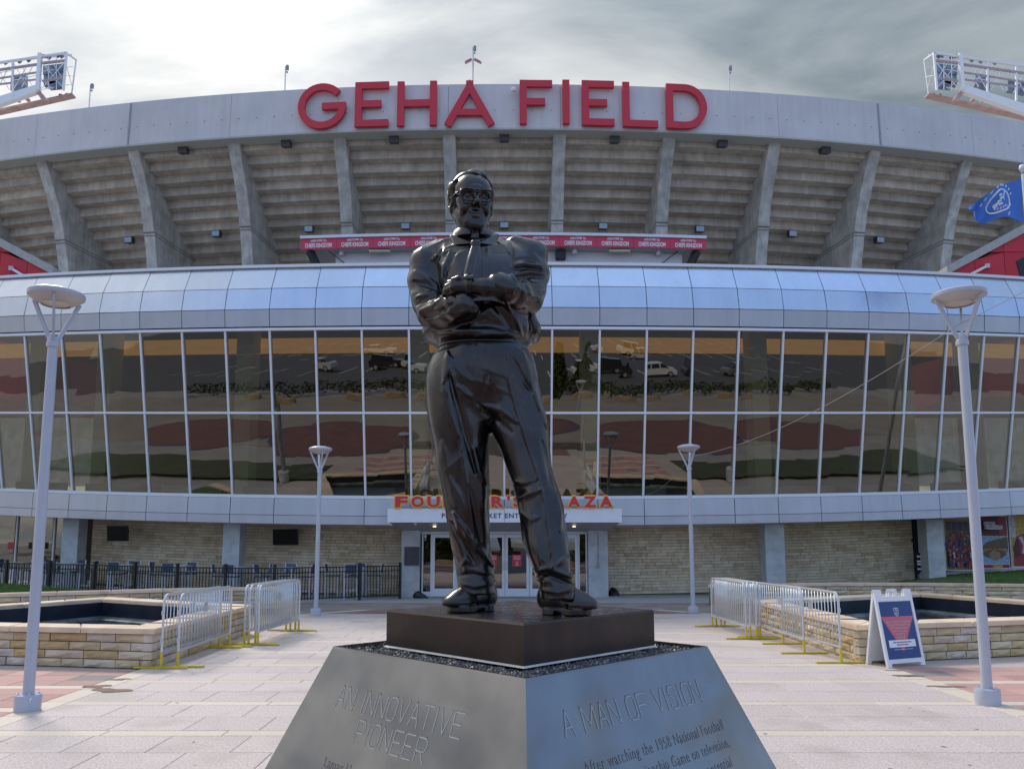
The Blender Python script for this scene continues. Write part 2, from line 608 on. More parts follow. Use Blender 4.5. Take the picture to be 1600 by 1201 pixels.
# ================================================================ fountains and planter walls of rough stone
STONE = M('rough_stone', None, 0.85, var=0.22, scale=3.0, bump=0.7, bscale=7, bdist=0.03,
          cols=[(0.58, 0.47, 0.31), (0.54, 0.41, 0.23), (0.59, 0.49, 0.36), (0.50, 0.36, 0.18), (0.57, 0.48, 0.40), (0.55, 0.44, 0.27), (0.58, 0.48, 0.34)], world=True)
COPING = M('coping_sandstone', (0.70, 0.53, 0.375), 0.8, var=0.16, scale=2.2, bump=0.2, bscale=30, rnd=0.10, bdist=0.006,
           blotch=((0.42, 0.27, 0.20), 2.6, 0.55, 0.6), world=True)
NAVY = M('basin_liner', (0.012, 0.017, 0.030), 0.35, var=0.5, scale=2.5, blotch=((0.10, 0.13, 0.13), 1.4, 0.5, 0.62))
LEDGE = M('basin_ledge', (0.14, 0.16, 0.16), 0.5, var=0.6, scale=3, blotch=((0.03, 0.04, 0.05), 2.2, 0.6, 0.5))
JOINT = M('wall_joint', (0.16, 0.13, 0.095), 0.95, var=0.2)
def rock_mesh(seed):
    """unit block (x -.5..+.5, z 0..1) with a split face towards -Y"""
    r_ = random.Random(seed)
    m = MB()
    nx, nz = 5, 3
    vs = []
    for j in range(nz + 1):
        for i in range(nx + 1):
            edge = i in (0, nx) or j in (0, nz)
            vs.append((i / nx - 0.5, -0.5 - (0 if edge else r_.uniform(0.06, 0.28)), j / nz))
    fs = [(j * (nx + 1) + i, j * (nx + 1) + i + 1, (j + 1) * (nx + 1) + i + 1, (j + 1) * (nx + 1) + i) for j in range(nz) for i in range(nx)]
    m.add(vs, fs)
    m.add([(-.5, -.5, 0), (.5, -.5, 0), (.5, .5, 0), (-.5, .5, 0), (-.5, -.5, 1), (.5, -.5, 1), (.5, .5, 1), (-.5, .5, 1)],
          [(3, 2, 1, 0), (4, 5, 6, 7), (1, 2, 6, 5), (2, 3, 7, 6), (3, 0, 4, 7)])
    return m.mesh('stone', STONE)
ROCKS = [rock_mesh(s) for s in range(5)]
def stone_run(root, a, b, z0, courses, ch, seed, lo=0.34, hi=0.66):
    """stones laid along a-b on the outer face (outside is to the right of a->b)"""
    r_ = random.Random(seed)
    a, b = Vector(a), Vector(b)
    L = (b - a).length
    d = (b - a) / L
    rz = math.atan2(d.y, d.x)
    base = Vector(root.location)
    for c in range(courses):
        x = -r_.uniform(0.0, 0.25) if c % 2 else 0.0
        while x < L - 0.02:
            w = r_.uniform(lo, hi)
            x0, x1 = max(x, 0), min(x + w, L)
            if L - x1 < 0.14:
                x1 = L
            x += w
            if x1 - x0 < 0.05:
                continue
            p = a + d * ((x0 + x1) / 2)
            nrm = Vector((d.y, -d.x))
            dep = 0.13
            p = p - nrm * (dep / 2 + r_.uniform(0.0, 0.012))
            piece('stone', r_.choice(ROCKS), root, (p.x - base.x, p.y - base.y, z0 + c * ch + 0.004 - base.z), rz, (x1 - x0 - 0.015, dep, ch - 0.013))
            if x1 == L:
                break
def inset(poly, t):
    n = len(poly)
    out = []
    for i in range(n):
        p0, p1, p2 = Vector(poly[i - 1]), Vector(poly[i]), Vector(poly[(i + 1) % n])
        d0, d1 = (p1 - p0).normalized(), (p2 - p1).normalized()
        n0, n1 = Vector((-d0.y, d0.x)), Vector((-d1.y, d1.x))
        q = (n0 + n1).normalized()
        out.append(p1 + q * (t / max(q.dot(n0), 0.2)))
    return out
def coping_mesh(o0, o1, i1, i0, z, t, base):
    m = MB()
    e = 0.018
    def lvl(zz, k):
        c = (o0 + o1 + i1 + i0) / 4
        r = []
        for p in (o0, o1, i1, i0):
            v = (c - p)
            r.append(Vector((p.x, p.y, 0)) + Vector((v.x, v.y, 0)).normalized() * k + Vector((0, 0, zz)) - base)
        return r
    A, B, C = lvl(z, 0.004), lvl(z + t - e, 0.004), lvl(z + t, 0.004 + e)
    m.add(A + B + C, [(3, 2, 1, 0), (8, 9, 10, 11)] + [(i, (i + 1) % 4, 4 + (i + 1) % 4, 4 + i) for i in range(4)]
          + [(4 + i, 4 + (i + 1) % 4, 8 + (i + 1) % 4, 8 + i) for i in range(4)])
    return m.mesh('coping_stone', COPING)
def fountain(name, poly, label, seed):
    """poly runs counter-clockwise seen from above"""
    c = sum((Vector(p) for p in poly), Vector((0, 0))) / len(poly)
    root = thing(name, label, 'fountain', (c.x, c.y, 0), group='stone fountain basins either side of the walkway')
    base = Vector((c.x, c.y, 0))
    wall_out = inset(poly, 0.045)
    inner = inset(poly, 0.46)
    n = len(poly)
    core = MB()
    ring = inset(poly, 0.12)
    for i in range(n):
        j = (i + 1) % n
        q = [ring[i], ring[j], inner[j], inner[i]]
        core.hexa([(p.x, p.y, -0.02) for p in q], [(p.x, p.y, 0.495) for p in q])
    core.build('wall_core', JOINT, root)
    ln = MB()
    inn = inset(poly, 0.452)
    inb = inset(poly, 0.50)
    for i in range(n):
        j = (i + 1) % n
        q = [inn[i], inn[j], inb[j], inb[i]]
        q2 = [inset(poly, 0.447)[k] for k in (i, j)]
        ln.add([(inb[i].x, inb[i].y, 0.05), (inb[j].x, inb[j].y, 0.05), (inb[j].x, inb[j].y, 0.492), (inb[i].x, inb[i].y, 0.492)], [(3, 2, 1, 0)])
    ln.add([(p.x, p.y, 0.07) for p in inset(poly, 0.48)], [tuple(range(n))])
    ln.build('basin', NAVY, root)
    lg = MB()
    la, lb = inset(poly, 0.50), inset(poly, 0.66)
    for i in range(n):
        j = (i + 1) % n
        lg.add([(la[i].x, la[i].y, 0.19), (la[j].x, la[j].y, 0.19), (lb[j].x, lb[j].y, 0.13), (lb[i].x, lb[i].y, 0.13)], [(0, 1, 2, 3)])
        lg.add([(lb[i].x, lb[i].y, 0.13), (lb[j].x, lb[j].y, 0.13), (lb[j].x, lb[j].y, 0.07), (lb[i].x, lb[i].y, 0.07)], [(0, 1, 2, 3)])
    lg.build('basin_ledge', LEDGE, root)
    for i in range(n):
        j = (i + 1) % n
        stone_run(root, wall_out[i], wall_out[j], 0.0, 4, 0.123, seed + i)
    outer_c, inner_c = inset(poly, 0.0), inset(poly, 0.50)
    for i in range(n):
        j = (i + 1) % n
        L = (outer_c[j] - outer_c[i]).length
        k = max(2, round(L / 1.15))
        for q in range(k):
            a, b_ = q / k, (q + 1) / k
            me = coping_mesh(outer_c[i].lerp(outer_c[j], a), outer_c[i].lerp(outer_c[j], b_), inner_c[i].lerp(inner_c[j], b_), inner_c[i].lerp(inner_c[j], a),
                             0.497, 0.078, base)
            piece('coping_stone', me, root)
    return root, outer_c, inner_c
FL = [(-5.10, 11.42), (-5.13, 15.95), (-9.35, 18.40), (-12.2, 12.60)]
FR = [(5.38, 11.95), (12.8, 13.95), (10.70, 20.25), (5.52, 17.35)]
fl, fo, fi = fountain('fountain', FL, 'low stone fountain basin west of the walkway, behind the two paired barriers', 11)
fr_, go, gi = fountain('fountain', FR, 'low stone fountain basin behind the white folding sign', 31)
fl['label'] = 'low stone fountain basin beside the dark patio fence, two barriers along its flank'
# dark slots in the copings
SLOT = M('slot_dark', (0.05, 0.035, 0.025), 0.8, var=0.2)
def slot(root, p, rz):
    m = MB()
    pts = [(0.22 * math.cos(a), 0.055 * math.sin(a), 0) for a in [2 * PI * k / 14 for k in range(14)]]
    m.add([Vector(q) + Vector((0, 0, 0.006)) for q in pts] + [Vector(q) * 1.12 for q in pts], [tuple(range(14))] + [(14 + k, 14 + (k + 1) % 14, (k + 1) % 14, k) for k in range(14)])
    me = m.mesh('coping_slot', SLOT)
    piece('coping_slot', me, root, (p[0] - root.location.x, p[1] - root.location.y, 0.576), rz)
for yy in (12.3, 13.1, 13.9, 14.8, 15.5):
    slot(fl, (-5.36, yy), 0.05)
for yy in (12.9, 13.7, 14.5, 15.4, 16.4):
    slot(fr_, (5.70, yy), -0.05)

def planter(name, pts, label, seed, h=0.6):
    root = thing(name, label, 'stone wall', (pts[len(pts) // 2][0], pts[len(pts) // 2][1], 0), group='curved stone planter walls')
    base = Vector(root.location)
    P = [Vector(p) for p in pts]
    nr = []
    for i in range(len(P)):
        d = (P[min(i + 1, len(P) - 1)] - P[max(i - 1, 0)]).normalized()
        nr.append(Vector((d.y, -d.x)))
    core = MB()
    for i in range(len(P) - 1):
        q = [P[i] - nr[i] * 0.1, P[i + 1] - nr[i + 1] * 0.1, P[i + 1] - nr[i + 1] * 0.4, P[i] - nr[i] * 0.4]
        core.hexa([(p.x, p.y, -0.02) for p in q], [(p.x, p.y, h - 0.09) for p in q])
        stone_run(root, P[i] - nr[i] * 0.02, P[i + 1] - nr[i + 1] * 0.02, 0, 4, (h - 0.09) / 4, seed + i, 0.4, 0.8)
        k = max(1, round((P[i + 1] - P[i]).length / 1.2))
        for c in range(k):
            a, b_ = c / k, (c + 1) / k
            o0, o1 = P[i] + nr[i] * 0.03, P[i + 1] + nr[i + 1] * 0.03
            i0, i1 = P[i] - nr[i] * 0.42, P[i + 1] - nr[i + 1] * 0.42
            me = coping_mesh(o0.lerp(o1, a), o0.lerp(o1, b_), i0.lerp(i1, b_), i0.lerp(i1, a), h - 0.085, 0.085, base)
            piece('coping_stone', me, root)
    core.build('wall_core', JOINT, root)
    return root
PL = [(-19.0, 15.6), (-15.6, 17.3), (-12.4, 19.1), (-9.25, 21.1), (-7.2, 21.75), (-6.1, 21.85)]
PR = [(6.3, 23.0), (7.8, 23.7), (10.0, 24.2), (12.4, 24.3), (15.8, 23.6), (20.0, 21.6)]
planter('planter_wall', PL, 'curved stone planter wall before the dark metal fence', 51)
planter('planter_wall', PR, 'curved stone planter wall before the window posters', 71)

# lawns behind the planter walls
GRASS = M('grass_blades', (0.085, 0.16, 0.022), 0.7, var=0.3, scale=1.5, rnd=0.0)
SOIL = M('lawn_soil', (0.06, 0.095, 0.02), 0.9, var=0.3, scale=3)
def lawn(name, strip, label, seed):
    """strip: pairs of (front point, back point) with heights; a sheet with blades all over"""
    r_ = random.Random(seed)
    m = MB()
    for (f0, b0), (f1, b1) in zip(strip, strip[1:]):
        m.quad(f0, f1, b1, b0)
    m.mi = 1
    for (f0, b0), (f1, b1) in zip(strip, strip[1:]):
        f0, b0, f1, b1 = map(Vector, (f0, b0, f1, b1))
        area = ((f1 - f0).length + (b1 - b0).length) / 2 * ((b0 - f0).length + (b1 - f1).length) / 2
        for _ in range(int(area * 330)):
            u, v = r_.random(), r_.random()
            p = f0.lerp(f1, u).lerp(b0.lerp(b1, u), v)
            a = r_.uniform(0, PI)
            w = Vector((math.cos(a), math.sin(a), 0)) * r_.uniform(0.006, 0.014)
            h = Vector((r_.uniform(-.03, .03), r_.uniform(-.03, .03), r_.uniform(0.03, 0.075)))
            m.add([p - w, p + w, p + h], [(0, 1, 2)])
    o = m.build(name, [SOIL, GRASS])
    o['kind'] = 'stuff'
    o['label'] = label
    return o
lawn('lawn', [((-19.2, 16.2, 0.55), (-21.5, 26.4, 0.8)), ((-15.8, 17.7, 0.55), (-16.8, 25.6, 0.56)), ((-12.6, 19.5, 0.55), (-13.3, 24.6, 0.36)), ((-9.4, 21.5, 0.5), (-9.6, 23.4, 0.2))],
     'short green grass behind the planter wall near the patio fence', 5)
lawn('lawn', [((8.4, 24.3, 0.1), (9.0, 27.4, 0.02)), ((10.0, 24.6, 0.4), (10.8, 28.2, 0.08)), ((12.4, 24.7, 0.52), (13.4, 28.8, 0.28)), ((15.8, 24.0, 0.54), (17.3, 29.7, 0.66)), ((20.0, 22.0, 0.54), (22.8, 31.0, 0.9))],
     'short green grass below the window posters', 6)
# ================================================================ glass-fronted club building at the foot of the stadium
RC, YC, SP = 69.0, 25.9, 1.57
def fp(o, s, z, sag=0.00127):
    """point on the curved front: o metres towards the camera from the window foot, s along the front"""
    a = s / RC
    return Vector(((RC - o) * 0 + (RC + o) * math.sin(a), YC + RC - (RC + o) * math.cos(a), z + sag * s * s))
club = thing('club_building', 'curved glass and silver metal club level building at the foot of the stadium', 'building', (0, 27, 0))
CB = Vector(club.location)
JIT = random.Random(99)
def slab(mb, o0, z0, o1, z1, s0, s1, t, sag=0.00127, jit=0.0):
    """panel between two levels of the profile, t thick inwards"""
    q_ = lambda: JIT.uniform(-jit, jit) if jit else 0.0
    f = [fp(o0 + q_(), s0, z0, sag), fp(o0 + q_(), s1, z0, sag), fp(o1 + q_(), s1, z1, sag), fp(o1 + q_(), s0, z1, sag)]
    nx, nz = z1 - z0, -(o1 - o0)
    ln = math.hypot(nx, nz) or 1
    dO, dZ = -nx / ln * t, -nz / ln * t
    bk = [fp(o0 + dO, s0, z0 + dZ, sag), fp(o0 + dO, s1, z0 + dZ, sag), fp(o1 + dO, s1, z1 + dZ, sag), fp(o1 + dO, s0, z1 + dZ, sag)]
    mb.add(f + bk, [(0, 1, 2, 3), (7, 6, 5, 4), (1, 0, 4, 5), (2, 1, 5, 6), (3, 2, 6, 7), (0, 3, 7, 4)])
zf = lambda py, o: zat(py, YC - o)
NB = 15
W0, W1 = zf(776, 0.0), zf(513, 0.99)                   # window foot and head
WM = zf(645, 0.52)
prof = [(1.03, zf(508, 1.03)), (1.10, zf(480, 1.10)), (0.98, zf(447, .98)), (0.60, zf(415, .60))]
FA = [(0.16, zf(821, .16)), (0.16, zf(807, .16)), (0.14, zf(780, .14))]
back = MB()
for i in range(-NB, NB):
    s0, s1 = i * SP, (i + 1) * SP
    for (oa, za), (ob, zb) in list(zip(prof, prof[1:])) + list(zip(FA, FA[1:])):
        slab(back, oa - 0.05, za, ob - 0.05, zb, s0, s1, 0.04)
    slab(back, prof[3][0] - .05, prof[3][1], prof[3][0] - 9, prof[3][1] + 0.05, s0, s1, 0.04)
back.build('panel_backing', DARK, club)
gp_ = 0.011
for i in range(-NB, NB):
    s0, s1 = i * SP + gp_, (i + 1) * SP - gp_
    for r, ((oa, za), (ob, zb)) in enumerate(zip(prof, prof[1:])):
        p = MB()
        L = math.hypot(ob - oa, zb - za)
        ta, tb = gp_ / L, 1 - gp_ / L
        slab(p, oa + (ob - oa) * ta, za + (zb - za) * ta, oa + (ob - oa) * tb, za + (zb - za) * tb, s0, s1, 0.035, jit=0.005)
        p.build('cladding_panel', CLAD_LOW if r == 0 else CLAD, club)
    for (oa, za), (ob, zb) in zip(FA, FA[1:]):
        p = MB()
        slab(p, oa, za + gp_ * .7, ob, zb - gp_ * .7, s0, s1, 0.035, jit=0.004)
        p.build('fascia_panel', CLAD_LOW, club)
def ring(name, o, z, dep, h, mat, i0=-NB, i1=NB, sub=1):
    m = MB()
    for i in range(i0 * sub, i1 * sub):
        s0, s1 = i * SP / sub, (i + 1) * SP / sub
        b_ = [fp(o, s0, z), fp(o, s1, z), fp(o - dep, s1, z), fp(o - dep, s0, z)]
        m.hexa(b_, [p + Vector((0, 0, h)) for p in b_])
    return m.build(name, mat, club)
def owin(z):
    return 0.99 * (z - W0) / (W1 - W0)
ring('top_lip', 0.68, prof[3][1] + 0.005, 0.4, 0.10, WHITE_METAL)
ring('window_rail', 0.05, W0 - 0.09, 0.14, 0.11, WHITE_METAL)
ring('window_rail', 1.07, W1 - 0.04, 0.16, 0.09, WHITE_METAL)
ring('window_rail', owin(WM) + 0.06, WM - 0.035, 0.13, 0.07, WHITE_METAL)
GLASS = bpy.data.materials.new('tinted_glass')
GLASS.use_nodes = True
nt = GLASS.node_tree
nt.nodes.clear()
def gl(t):
    return nt.nodes.new(t)
out, mix, glo, tra, lw, mr_ = gl('ShaderNodeOutputMaterial'), gl('ShaderNodeMixShader'), gl('ShaderNodeBsdfGlossy'), gl('ShaderNodeBsdfTransparent'), gl('ShaderNodeFresnel'), gl('ShaderNodeMapRange')
glo.inputs['Color'].default_value = (0.86, 0.80, 0.72, 1)
glo.inputs['Roughness'].default_value = 0.0
tra.inputs['Color'].default_value = (0.58, 0.58, 0.50, 1)
lw.inputs['IOR'].default_value = 1.55
mr_.inputs[1].default_value, mr_.inputs[2].default_value, mr_.inputs[3].default_value, mr_.inputs[4].default_value = 0, 1, 0.17, 1
tcg, ng, bg_ = gl('ShaderNodeTexCoord'), gl('ShaderNodeTexNoise'), gl('ShaderNodeBump')
ng.inputs['Scale'].default_value = 0.55
ng.inputs['Detail'].default_value = 1
bg_.inputs['Strength'].default_value = 0.065
bg_.inputs['Distance'].default_value = 0.1
oi_, va_, vs_ = gl('ShaderNodeObjectInfo'), gl('ShaderNodeVectorMath'), gl('ShaderNodeVectorMath')
vs_.operation = 'SCALE'
vs_.inputs[0].default_value = (37, 11, 23)
nt.links.new(oi_.outputs['Random'], vs_.inputs[3])
nt.links.new(tcg.outputs['Object'], va_.inputs[0])
nt.links.new(vs_.outputs[0], va_.inputs[1])
nt.links.new(va_.outputs[0], ng.inputs['Vector'])
nt.links.new(ng.outputs['Fac'], bg_.inputs['Height'])
nt.links.new(bg_.outputs[0], glo.inputs['Normal'])
nt.links.new(lw.outputs[0], mr_.inputs[0])
geo_, inv_ = gl('ShaderNodeNewGeometry'), gl('ShaderNodeMath')
inv_.operation = 'MULTIPLY_ADD'
inv_.inputs[1].default_value, inv_.inputs[2].default_value = -1, 1
fm_ = gl('ShaderNodeMath')
fm_.operation = 'MULTIPLY'
nt.links.new(geo_.outputs['Backfacing'], inv_.inputs[0])
nt.links.new(inv_.outputs[0], fm_.inputs[0])
nt.links.new(mr_.outputs[0], fm_.inputs[1])
nt.links.new(fm_.outputs[0], mix.inputs[0])
nt.links.new(tra.outputs[0], mix.inputs[1])
nt.links.new(glo.outputs[0], mix.inputs[2])
nt.links.new(mix.outputs[0], out.inputs[0])
for i in range(-NB, NB):
    for za, zb in ((W0 + 0.01, WM - 0.03), (WM + 0.03, W1 - 0.03)):
        p = MB()
        slab(p, owin(za), za, owin(zb), zb, i * SP + 0.03, (i + 1) * SP - 0.03, 0.02, jit=0.007)
        p.build('window_pane', GLASS, club)
for i in range(-NB, NB + 1):
    p = MB()
    for za, zb in ((W0, WM - 0.035), (WM + 0.035, W1 - 0.04)):
        a = [fp(owin(za) + .055, i * SP - .032, za), fp(owin(za) + .055, i * SP + .032, za), fp(owin(za) - .1, i * SP + .032, za), fp(owin(za) - .1, i * SP - .032, za)]
        c = [fp(owin(zb) + .055, i * SP - .032, zb), fp(owin(zb) + .055, i * SP + .032, zb), fp(owin(zb) - .1, i * SP + .032, zb), fp(owin(zb) - .1, i * SP - .032, zb)]
        p.hexa(a, c)
    p.build('mullion', WHITE_METAL, club)
# the room behind the glass
ROOM = M('interior_wall', (0.12, 0.10, 0.08), 0.8, var=0.15, scale=0.7)
FLOORM = M('interior_floor', (0.20, 0.17, 0.13), 0.4, var=0.2, scale=1)
WOODLIT = M('lit_wood_band', (0.95, 0.50, 0.15), 0.5, var=0.25, scale=1.2, stretch=(1, 1, 6), emit=0.32)  # warm room light is built in as the band's own glow
ring('interior_floor', -0.12, W0 - 0.16, 9, 0.1, FLOORM)
ring('interior_ceiling', -0.2, W1 + 1.0, 9, 0.1, ROOM)
m = MB()
for i in range(-NB, NB):
    slab(m, -8.5, W0, -8.5, W1 + 1, i * SP, (i + 1) * SP, 0.1)
m.build('interior_wall', ROOM, club)
m = MB()
for i in range(-NB, NB):
    slab(m, -1.6, W1 - 0.12, -1.6, W1 + 0.42, i * SP, (i + 1) * SP, 0.2)
m.build('lit_wood_band', WOODLIT, club)
PALE = M('interior_column', (0.78, 0.79, 0.72), 0.8, var=0.1, scale=2)
for s in (-18.6, -15.4, -9.6, -3.1, 3.1, 9.4, 15.4, 18.6):
    c = fp(-1.1, s, W0)
    m = MB()
    m.box((c.x, c.y, (W0 + W1) / 2 + 0.5), (0.62, 0.62, W1 - W0 + 1.0), s / RC)
    m.build('interior_column', PALE, club)
m = MB()
for i in range(-NB, NB):
    if i % 2 == 0:
        slab(m, -0.35, W0 + 0.02, -0.35, W0 + 0.32, i * SP + 0.2, (i + 1) * SP + 0.9, 0.12)
m.build('sill_bench', M('sill_bench', (0.35, 0.42, 0.40), 0.6, var=0.05), club)
# ground storey: soffit, stone walls, columns
ZF = FA[0][1]
SOFF = M('soffit', (0.58, 0.58, 0.59), 0.7, var=0.05)
ring('soffit', 0.10, ZF - 0.004, 2.6, 0.05, SOFF)
BRICK = M('stone_course', None, 0.85, var=0.16, scale=3.5, bump=0.25, bscale=25, island=True,
          cols=[(0.64, 0.51, 0.34), (0.70, 0.57, 0.41), (0.66, 0.52, 0.345), (0.56, 0.43, 0.275), (0.72, 0.60, 0.44), (0.66, 0.54, 0.39), (0.69, 0.57, 0.41)])
OW = -1.95
def brick_wall(s0, s1, seed):
    r_ = random.Random(seed)
    core = MB()
    k = max(1, int(abs(s1 - s0) / 1.5))
    for i in range(k):
        slab(core, OW - 0.03, -0.1, OW - 0.03, ZF + 0.5, s0 + (s1 - s0) * i / k, s0 + (s1 - s0) * (i + 1) / k, 0.3)
    core.build('wall_core', JOINT, club)
    m = MB()
    ch = 0.112
    n = int((ZF + 0.45) / ch)
    for c in range(n):
        s = s0 - r_.uniform(0, 0.4)
        while s < s1:
            w = r_.choice((0.28, 0.36, 0.45, 0.6, 0.75))
            a, b_ = max(s, s0) + 0.006, min(s + w, s1) - 0.006
            s += w
            if b_ - a < 0.04:
                continue
            pr_ = r_.uniform(-0.006, 0.012)
            za, zb = c * ch + 0.005, (c + 1) * ch - 0.006
            f = [fp(OW + pr_, a, za), fp(OW + pr_, b_, za), fp(OW + pr_, b_, zb), fp(OW + pr_, a, zb)]
            g_ = [fp(OW - .03, a, za), fp(OW - .03, b_, za), fp(OW - .03, b_, zb), fp(OW - .03, a, zb)]
            m.add(f + g_, [(0, 1, 2, 3), (1, 0, 4, 5), (2, 1, 5, 6), (3, 2, 6, 7), (0, 3, 7, 4)])
    m.build('stone_courses', BRICK, club, kind='stuff')
brick_wall(-16.5, -3.4, 1)
brick_wall(3.4, 16.3, 2)
def column(px0, px1, Y, name='column', d=0.62):
    a, c = on_y(px0, 850, Y), on_y(px1, 850, Y)
    m = MB()
    x0, x1 = a.x, c.x
    sag = 0.00127 * x0 * x0
    m.hexa([(x0, Y, -0.1), (x1, Y, -0.1), (x1, Y + d, -0.1), (x0, Y + d, -0.1)], [(x0, Y, ZF + sag), (x1, Y, ZF + sag), (x1, Y + d, ZF + sag), (x0, Y + d, ZF + sag)])
    o = m.build(name, CONC_COL, club)
    return o
column(96, 121, 28.35)
column(348, 374, 27.1)
column(1196, 1226, 27.1)
column(1449, 1475, 28.35)
# entrance
YD = 26.93
def X(px, Y=YD):
    return on_y(px, 850, Y).x
ZD = zat(834, YD)
for a, c in ((629, 657), (918, 948)):
    m = MB()
    m.box(((X(a) + X(c)) / 2, YD + 0.1, 1.3), (X(c) - X(a), 0.7, 2.6))
    m.build('entrance_pier', CONC_COL, club)
m = MB()
for z0, z1 in ((ZD, ZD + 0.7),):
    m.box(((X(657) + X(918)) / 2, YD + 0.08, (z0 + z1) / 2), (X(918) - X(657), 0.12, z1 - z0))
m.build('door_head', WHITE_METAL, club)
m = MB()
m.box((0, YD + 3.4, 1.3), (7.5, 0.1, 2.8))
m.box((0, YD + 1.8, -0.005), (6.2, 3.2, 0.01))
m.box((-3.2, YD + 1.8, 1.3), (0.1, 3.2, 2.8))
m.box((3.2, YD + 1.8, 1.3), (0.1, 3.2, 2.8))
m.build('lobby_wall', ROOM, club)
DOORGLASS = GLASS
for a, c in ((659, 675), (903, 917)):
    m = MB()
    x0, x1 = X(a), X(c)
    for xx in (x0 + 0.03, x1 - 0.02):
        m.box((xx, YD + 0.05, ZD / 2), (0.05, 0.1, ZD))
    m.box(((x0 + x1) / 2, YD + 0.05, 0.10), (x1 - x0, 0.09, 0.16))
    sl = m.build('sidelight', WHITE_METAL, club)
    m = MB()
    m.box(((x0 + x1) / 2, YD + 0.06, ZD / 2 + 0.08), (x1 - x0 - 0.09, 0.02, ZD - 0.18))
    m.build('sidelight_pane', DOORGLASS, sl)
dw = (X(903) - X(675)) / 6
for k in range(6):
    x0 = X(675) + k * dw
    xc = x0 + dw / 2
    m = MB()
    st = 0.095
    m.box((x0 + st / 2 + .006, YD + 0.03, ZD / 2), (st, 0.055, ZD - 0.02))
    m.box((x0 + dw - st / 2 - .006, YD + 0.03, ZD / 2), (st, 0.055, ZD - 0.02))
    m.box((xc, YD + 0.03, 0.15), (dw - 2 * st - .012, 0.053, 0.27))
    m.box((xc, YD + 0.03, ZD - 0.065), (dw - 2 * st - .012, 0.053, 0.11))
    d = m.build('door', WHITE_METAL, club)
    m = MB()
    m.box((xc, YD + 0.03, ZD / 2 + 0.08), (dw - 2 * st - .01, 0.02, ZD - 0.40))
    m.build('door_pane', DOORGLASS, d)
    m = MB()
    hx = x0 + dw - 0.06 if k % 2 == 0 else x0 + 0.06
    m.tube([(hx, YD + 0.0, 0.92), (hx, YD - 0.06, 0.94), (hx, YD - 0.06, 1.2), (hx, YD, 1.22)], 0.014, 6)
    m.build('door_handle', GALV, d)
# canopy over the doors
cy, cz0, cz1 = 25.0, zat(815, 25.0), zat(795, 25.0)
x0, x1 = X(605, 25.0), X(972, 25.0)
canopy = MB()
zb = zat(830, 26.85)
canopy.hexa([(x0 + .02, cy + .05, cz0), (x1 - .02, cy + .05, cz0), (X(950, 26.85), 26.85, zb), (X(628, 26.85), 26.85, zb)],
            [(x0 + .02, cy + .05, cz1), (x1 - .02, cy + .05, cz1), (x1, 26.85, cz1 + .02), (x0, 26.85, cz1 + .02)])
can = canopy.build('entrance_canopy', M('canopy_soffit', (0.33, 0.33, 0.345), 0.5, var=0.04), club)
for xa, xb in ((x0, -0.006), (0.006, x1)):
    m = MB()
    m.box(((xa + xb) / 2, cy, (cz0 + cz1) / 2), (xb - xa, 0.08, cz1 - cz0 + 0.03))
    m.build('canopy_fascia', WHITE_METAL, can)
def fit_text(body, x0, x1, z0, z1, depth, bold=0.0, spacing=1.0):
    """lettering scaled to fill x0..x1, z0..z1"""
    vs, fs = text_mb(body, 1.0, 0.02, bold, spacing)
    ax, bx = min(v.x for v in vs), max(v.x for v in vs)
    az, bz = min(v.z for v in vs), max(v.z for v in vs)
    sx, sz = (x1 - x0) / (bx - ax), (z1 - z0) / (bz - az)
    return [Vector((x0 + (v.x - ax) * sx, v.y / 0.02 * depth, z0 + (v.z - az) * sz)) for v in vs], fs
INK = M('black_lettering', (0.03, 0.032, 0.04), 0.6, var=0.0)
vs, fs = fit_text('PREMIUM TICKET ENTRANCE ONLY', X(690, 25), X(887, 25), zat(809, 25), zat(801.5, 25), 0.012, 0.012, 1.1)
m = MB()
m.add([v + Vector((0, cy - 0.045, 0)) for v in vs], fs)
m.build('canopy_lettering', INK, can)
for px in (679, 897):
    p = on_y(px, 822, 25.6)
    m = MB()
    m.lathe([(0.06, 0), (0.05, 0.03)], (p.x, 25.6, zat(821.5, 25.6) - 0.03), 12)
    m.build('downlight', M('downlight_lens', (1.0, 0.85, 0.6), 0.3, var=0, emit=1.5), can)
p = on_y(649, 818, 25.25)
m = MB()
m.lathe([(0.02, -0.05), (0.055, -0.03), (0.06, 0.0), (0.06, 0.04)], (p.x, 25.3, cz0 - 0.045), 12)
m.build('dome_camera', WHITE, can)
# shop windows at the far end of the patio
m = MB()
slab(m, OW - 1.8, -0.1, OW - 1.8, ZF + 0.5, -24, -16.4, 0.1)
m.build('shop_back_wall', M('shop_wall', (0.13, 0.105, 0.09), 0.7, var=0.35, scale=0.9), club)
m = MB()
slab(m, OW - .6, -0.1, OW - .6, ZF + 0.5, 16.2, 24, 0.1)
m.build('window_backing', DARK, club)
for s0, s1 in ((-22.6, -20.2), (-20.1, -18.3), (-18.2, -16.6)):
    p = MB()
    slab(p, OW + .1, 0.3, OW + .1, ZF + 0.4, s0 + .04, s1 - .04, 0.02)
    p.build('shop_pane', GLASS, club)
    p = MB()
    a = fp(OW + .1, s0, 0)
    p.box((a.x, a.y, ZF / 2 + 0.3), (0.07, 0.1, ZF + 0.6), s0 / RC)
    p.build('shop_mullion', WHITE_METAL, club)
m = MB()
for s0, s1 in ((-22.6, -16.6), (16.4, 23.0)):
    slab(m, OW + .12, -0.1, OW + .12, 0.30 if s0 < 0 else 0.34, s0, s1, 0.15)
m.build('shop_sill', CLAD_LOW, club)
SR = M('shop_sticker', (0.55, 0.05, 0.05), 0.5, var=0.1)
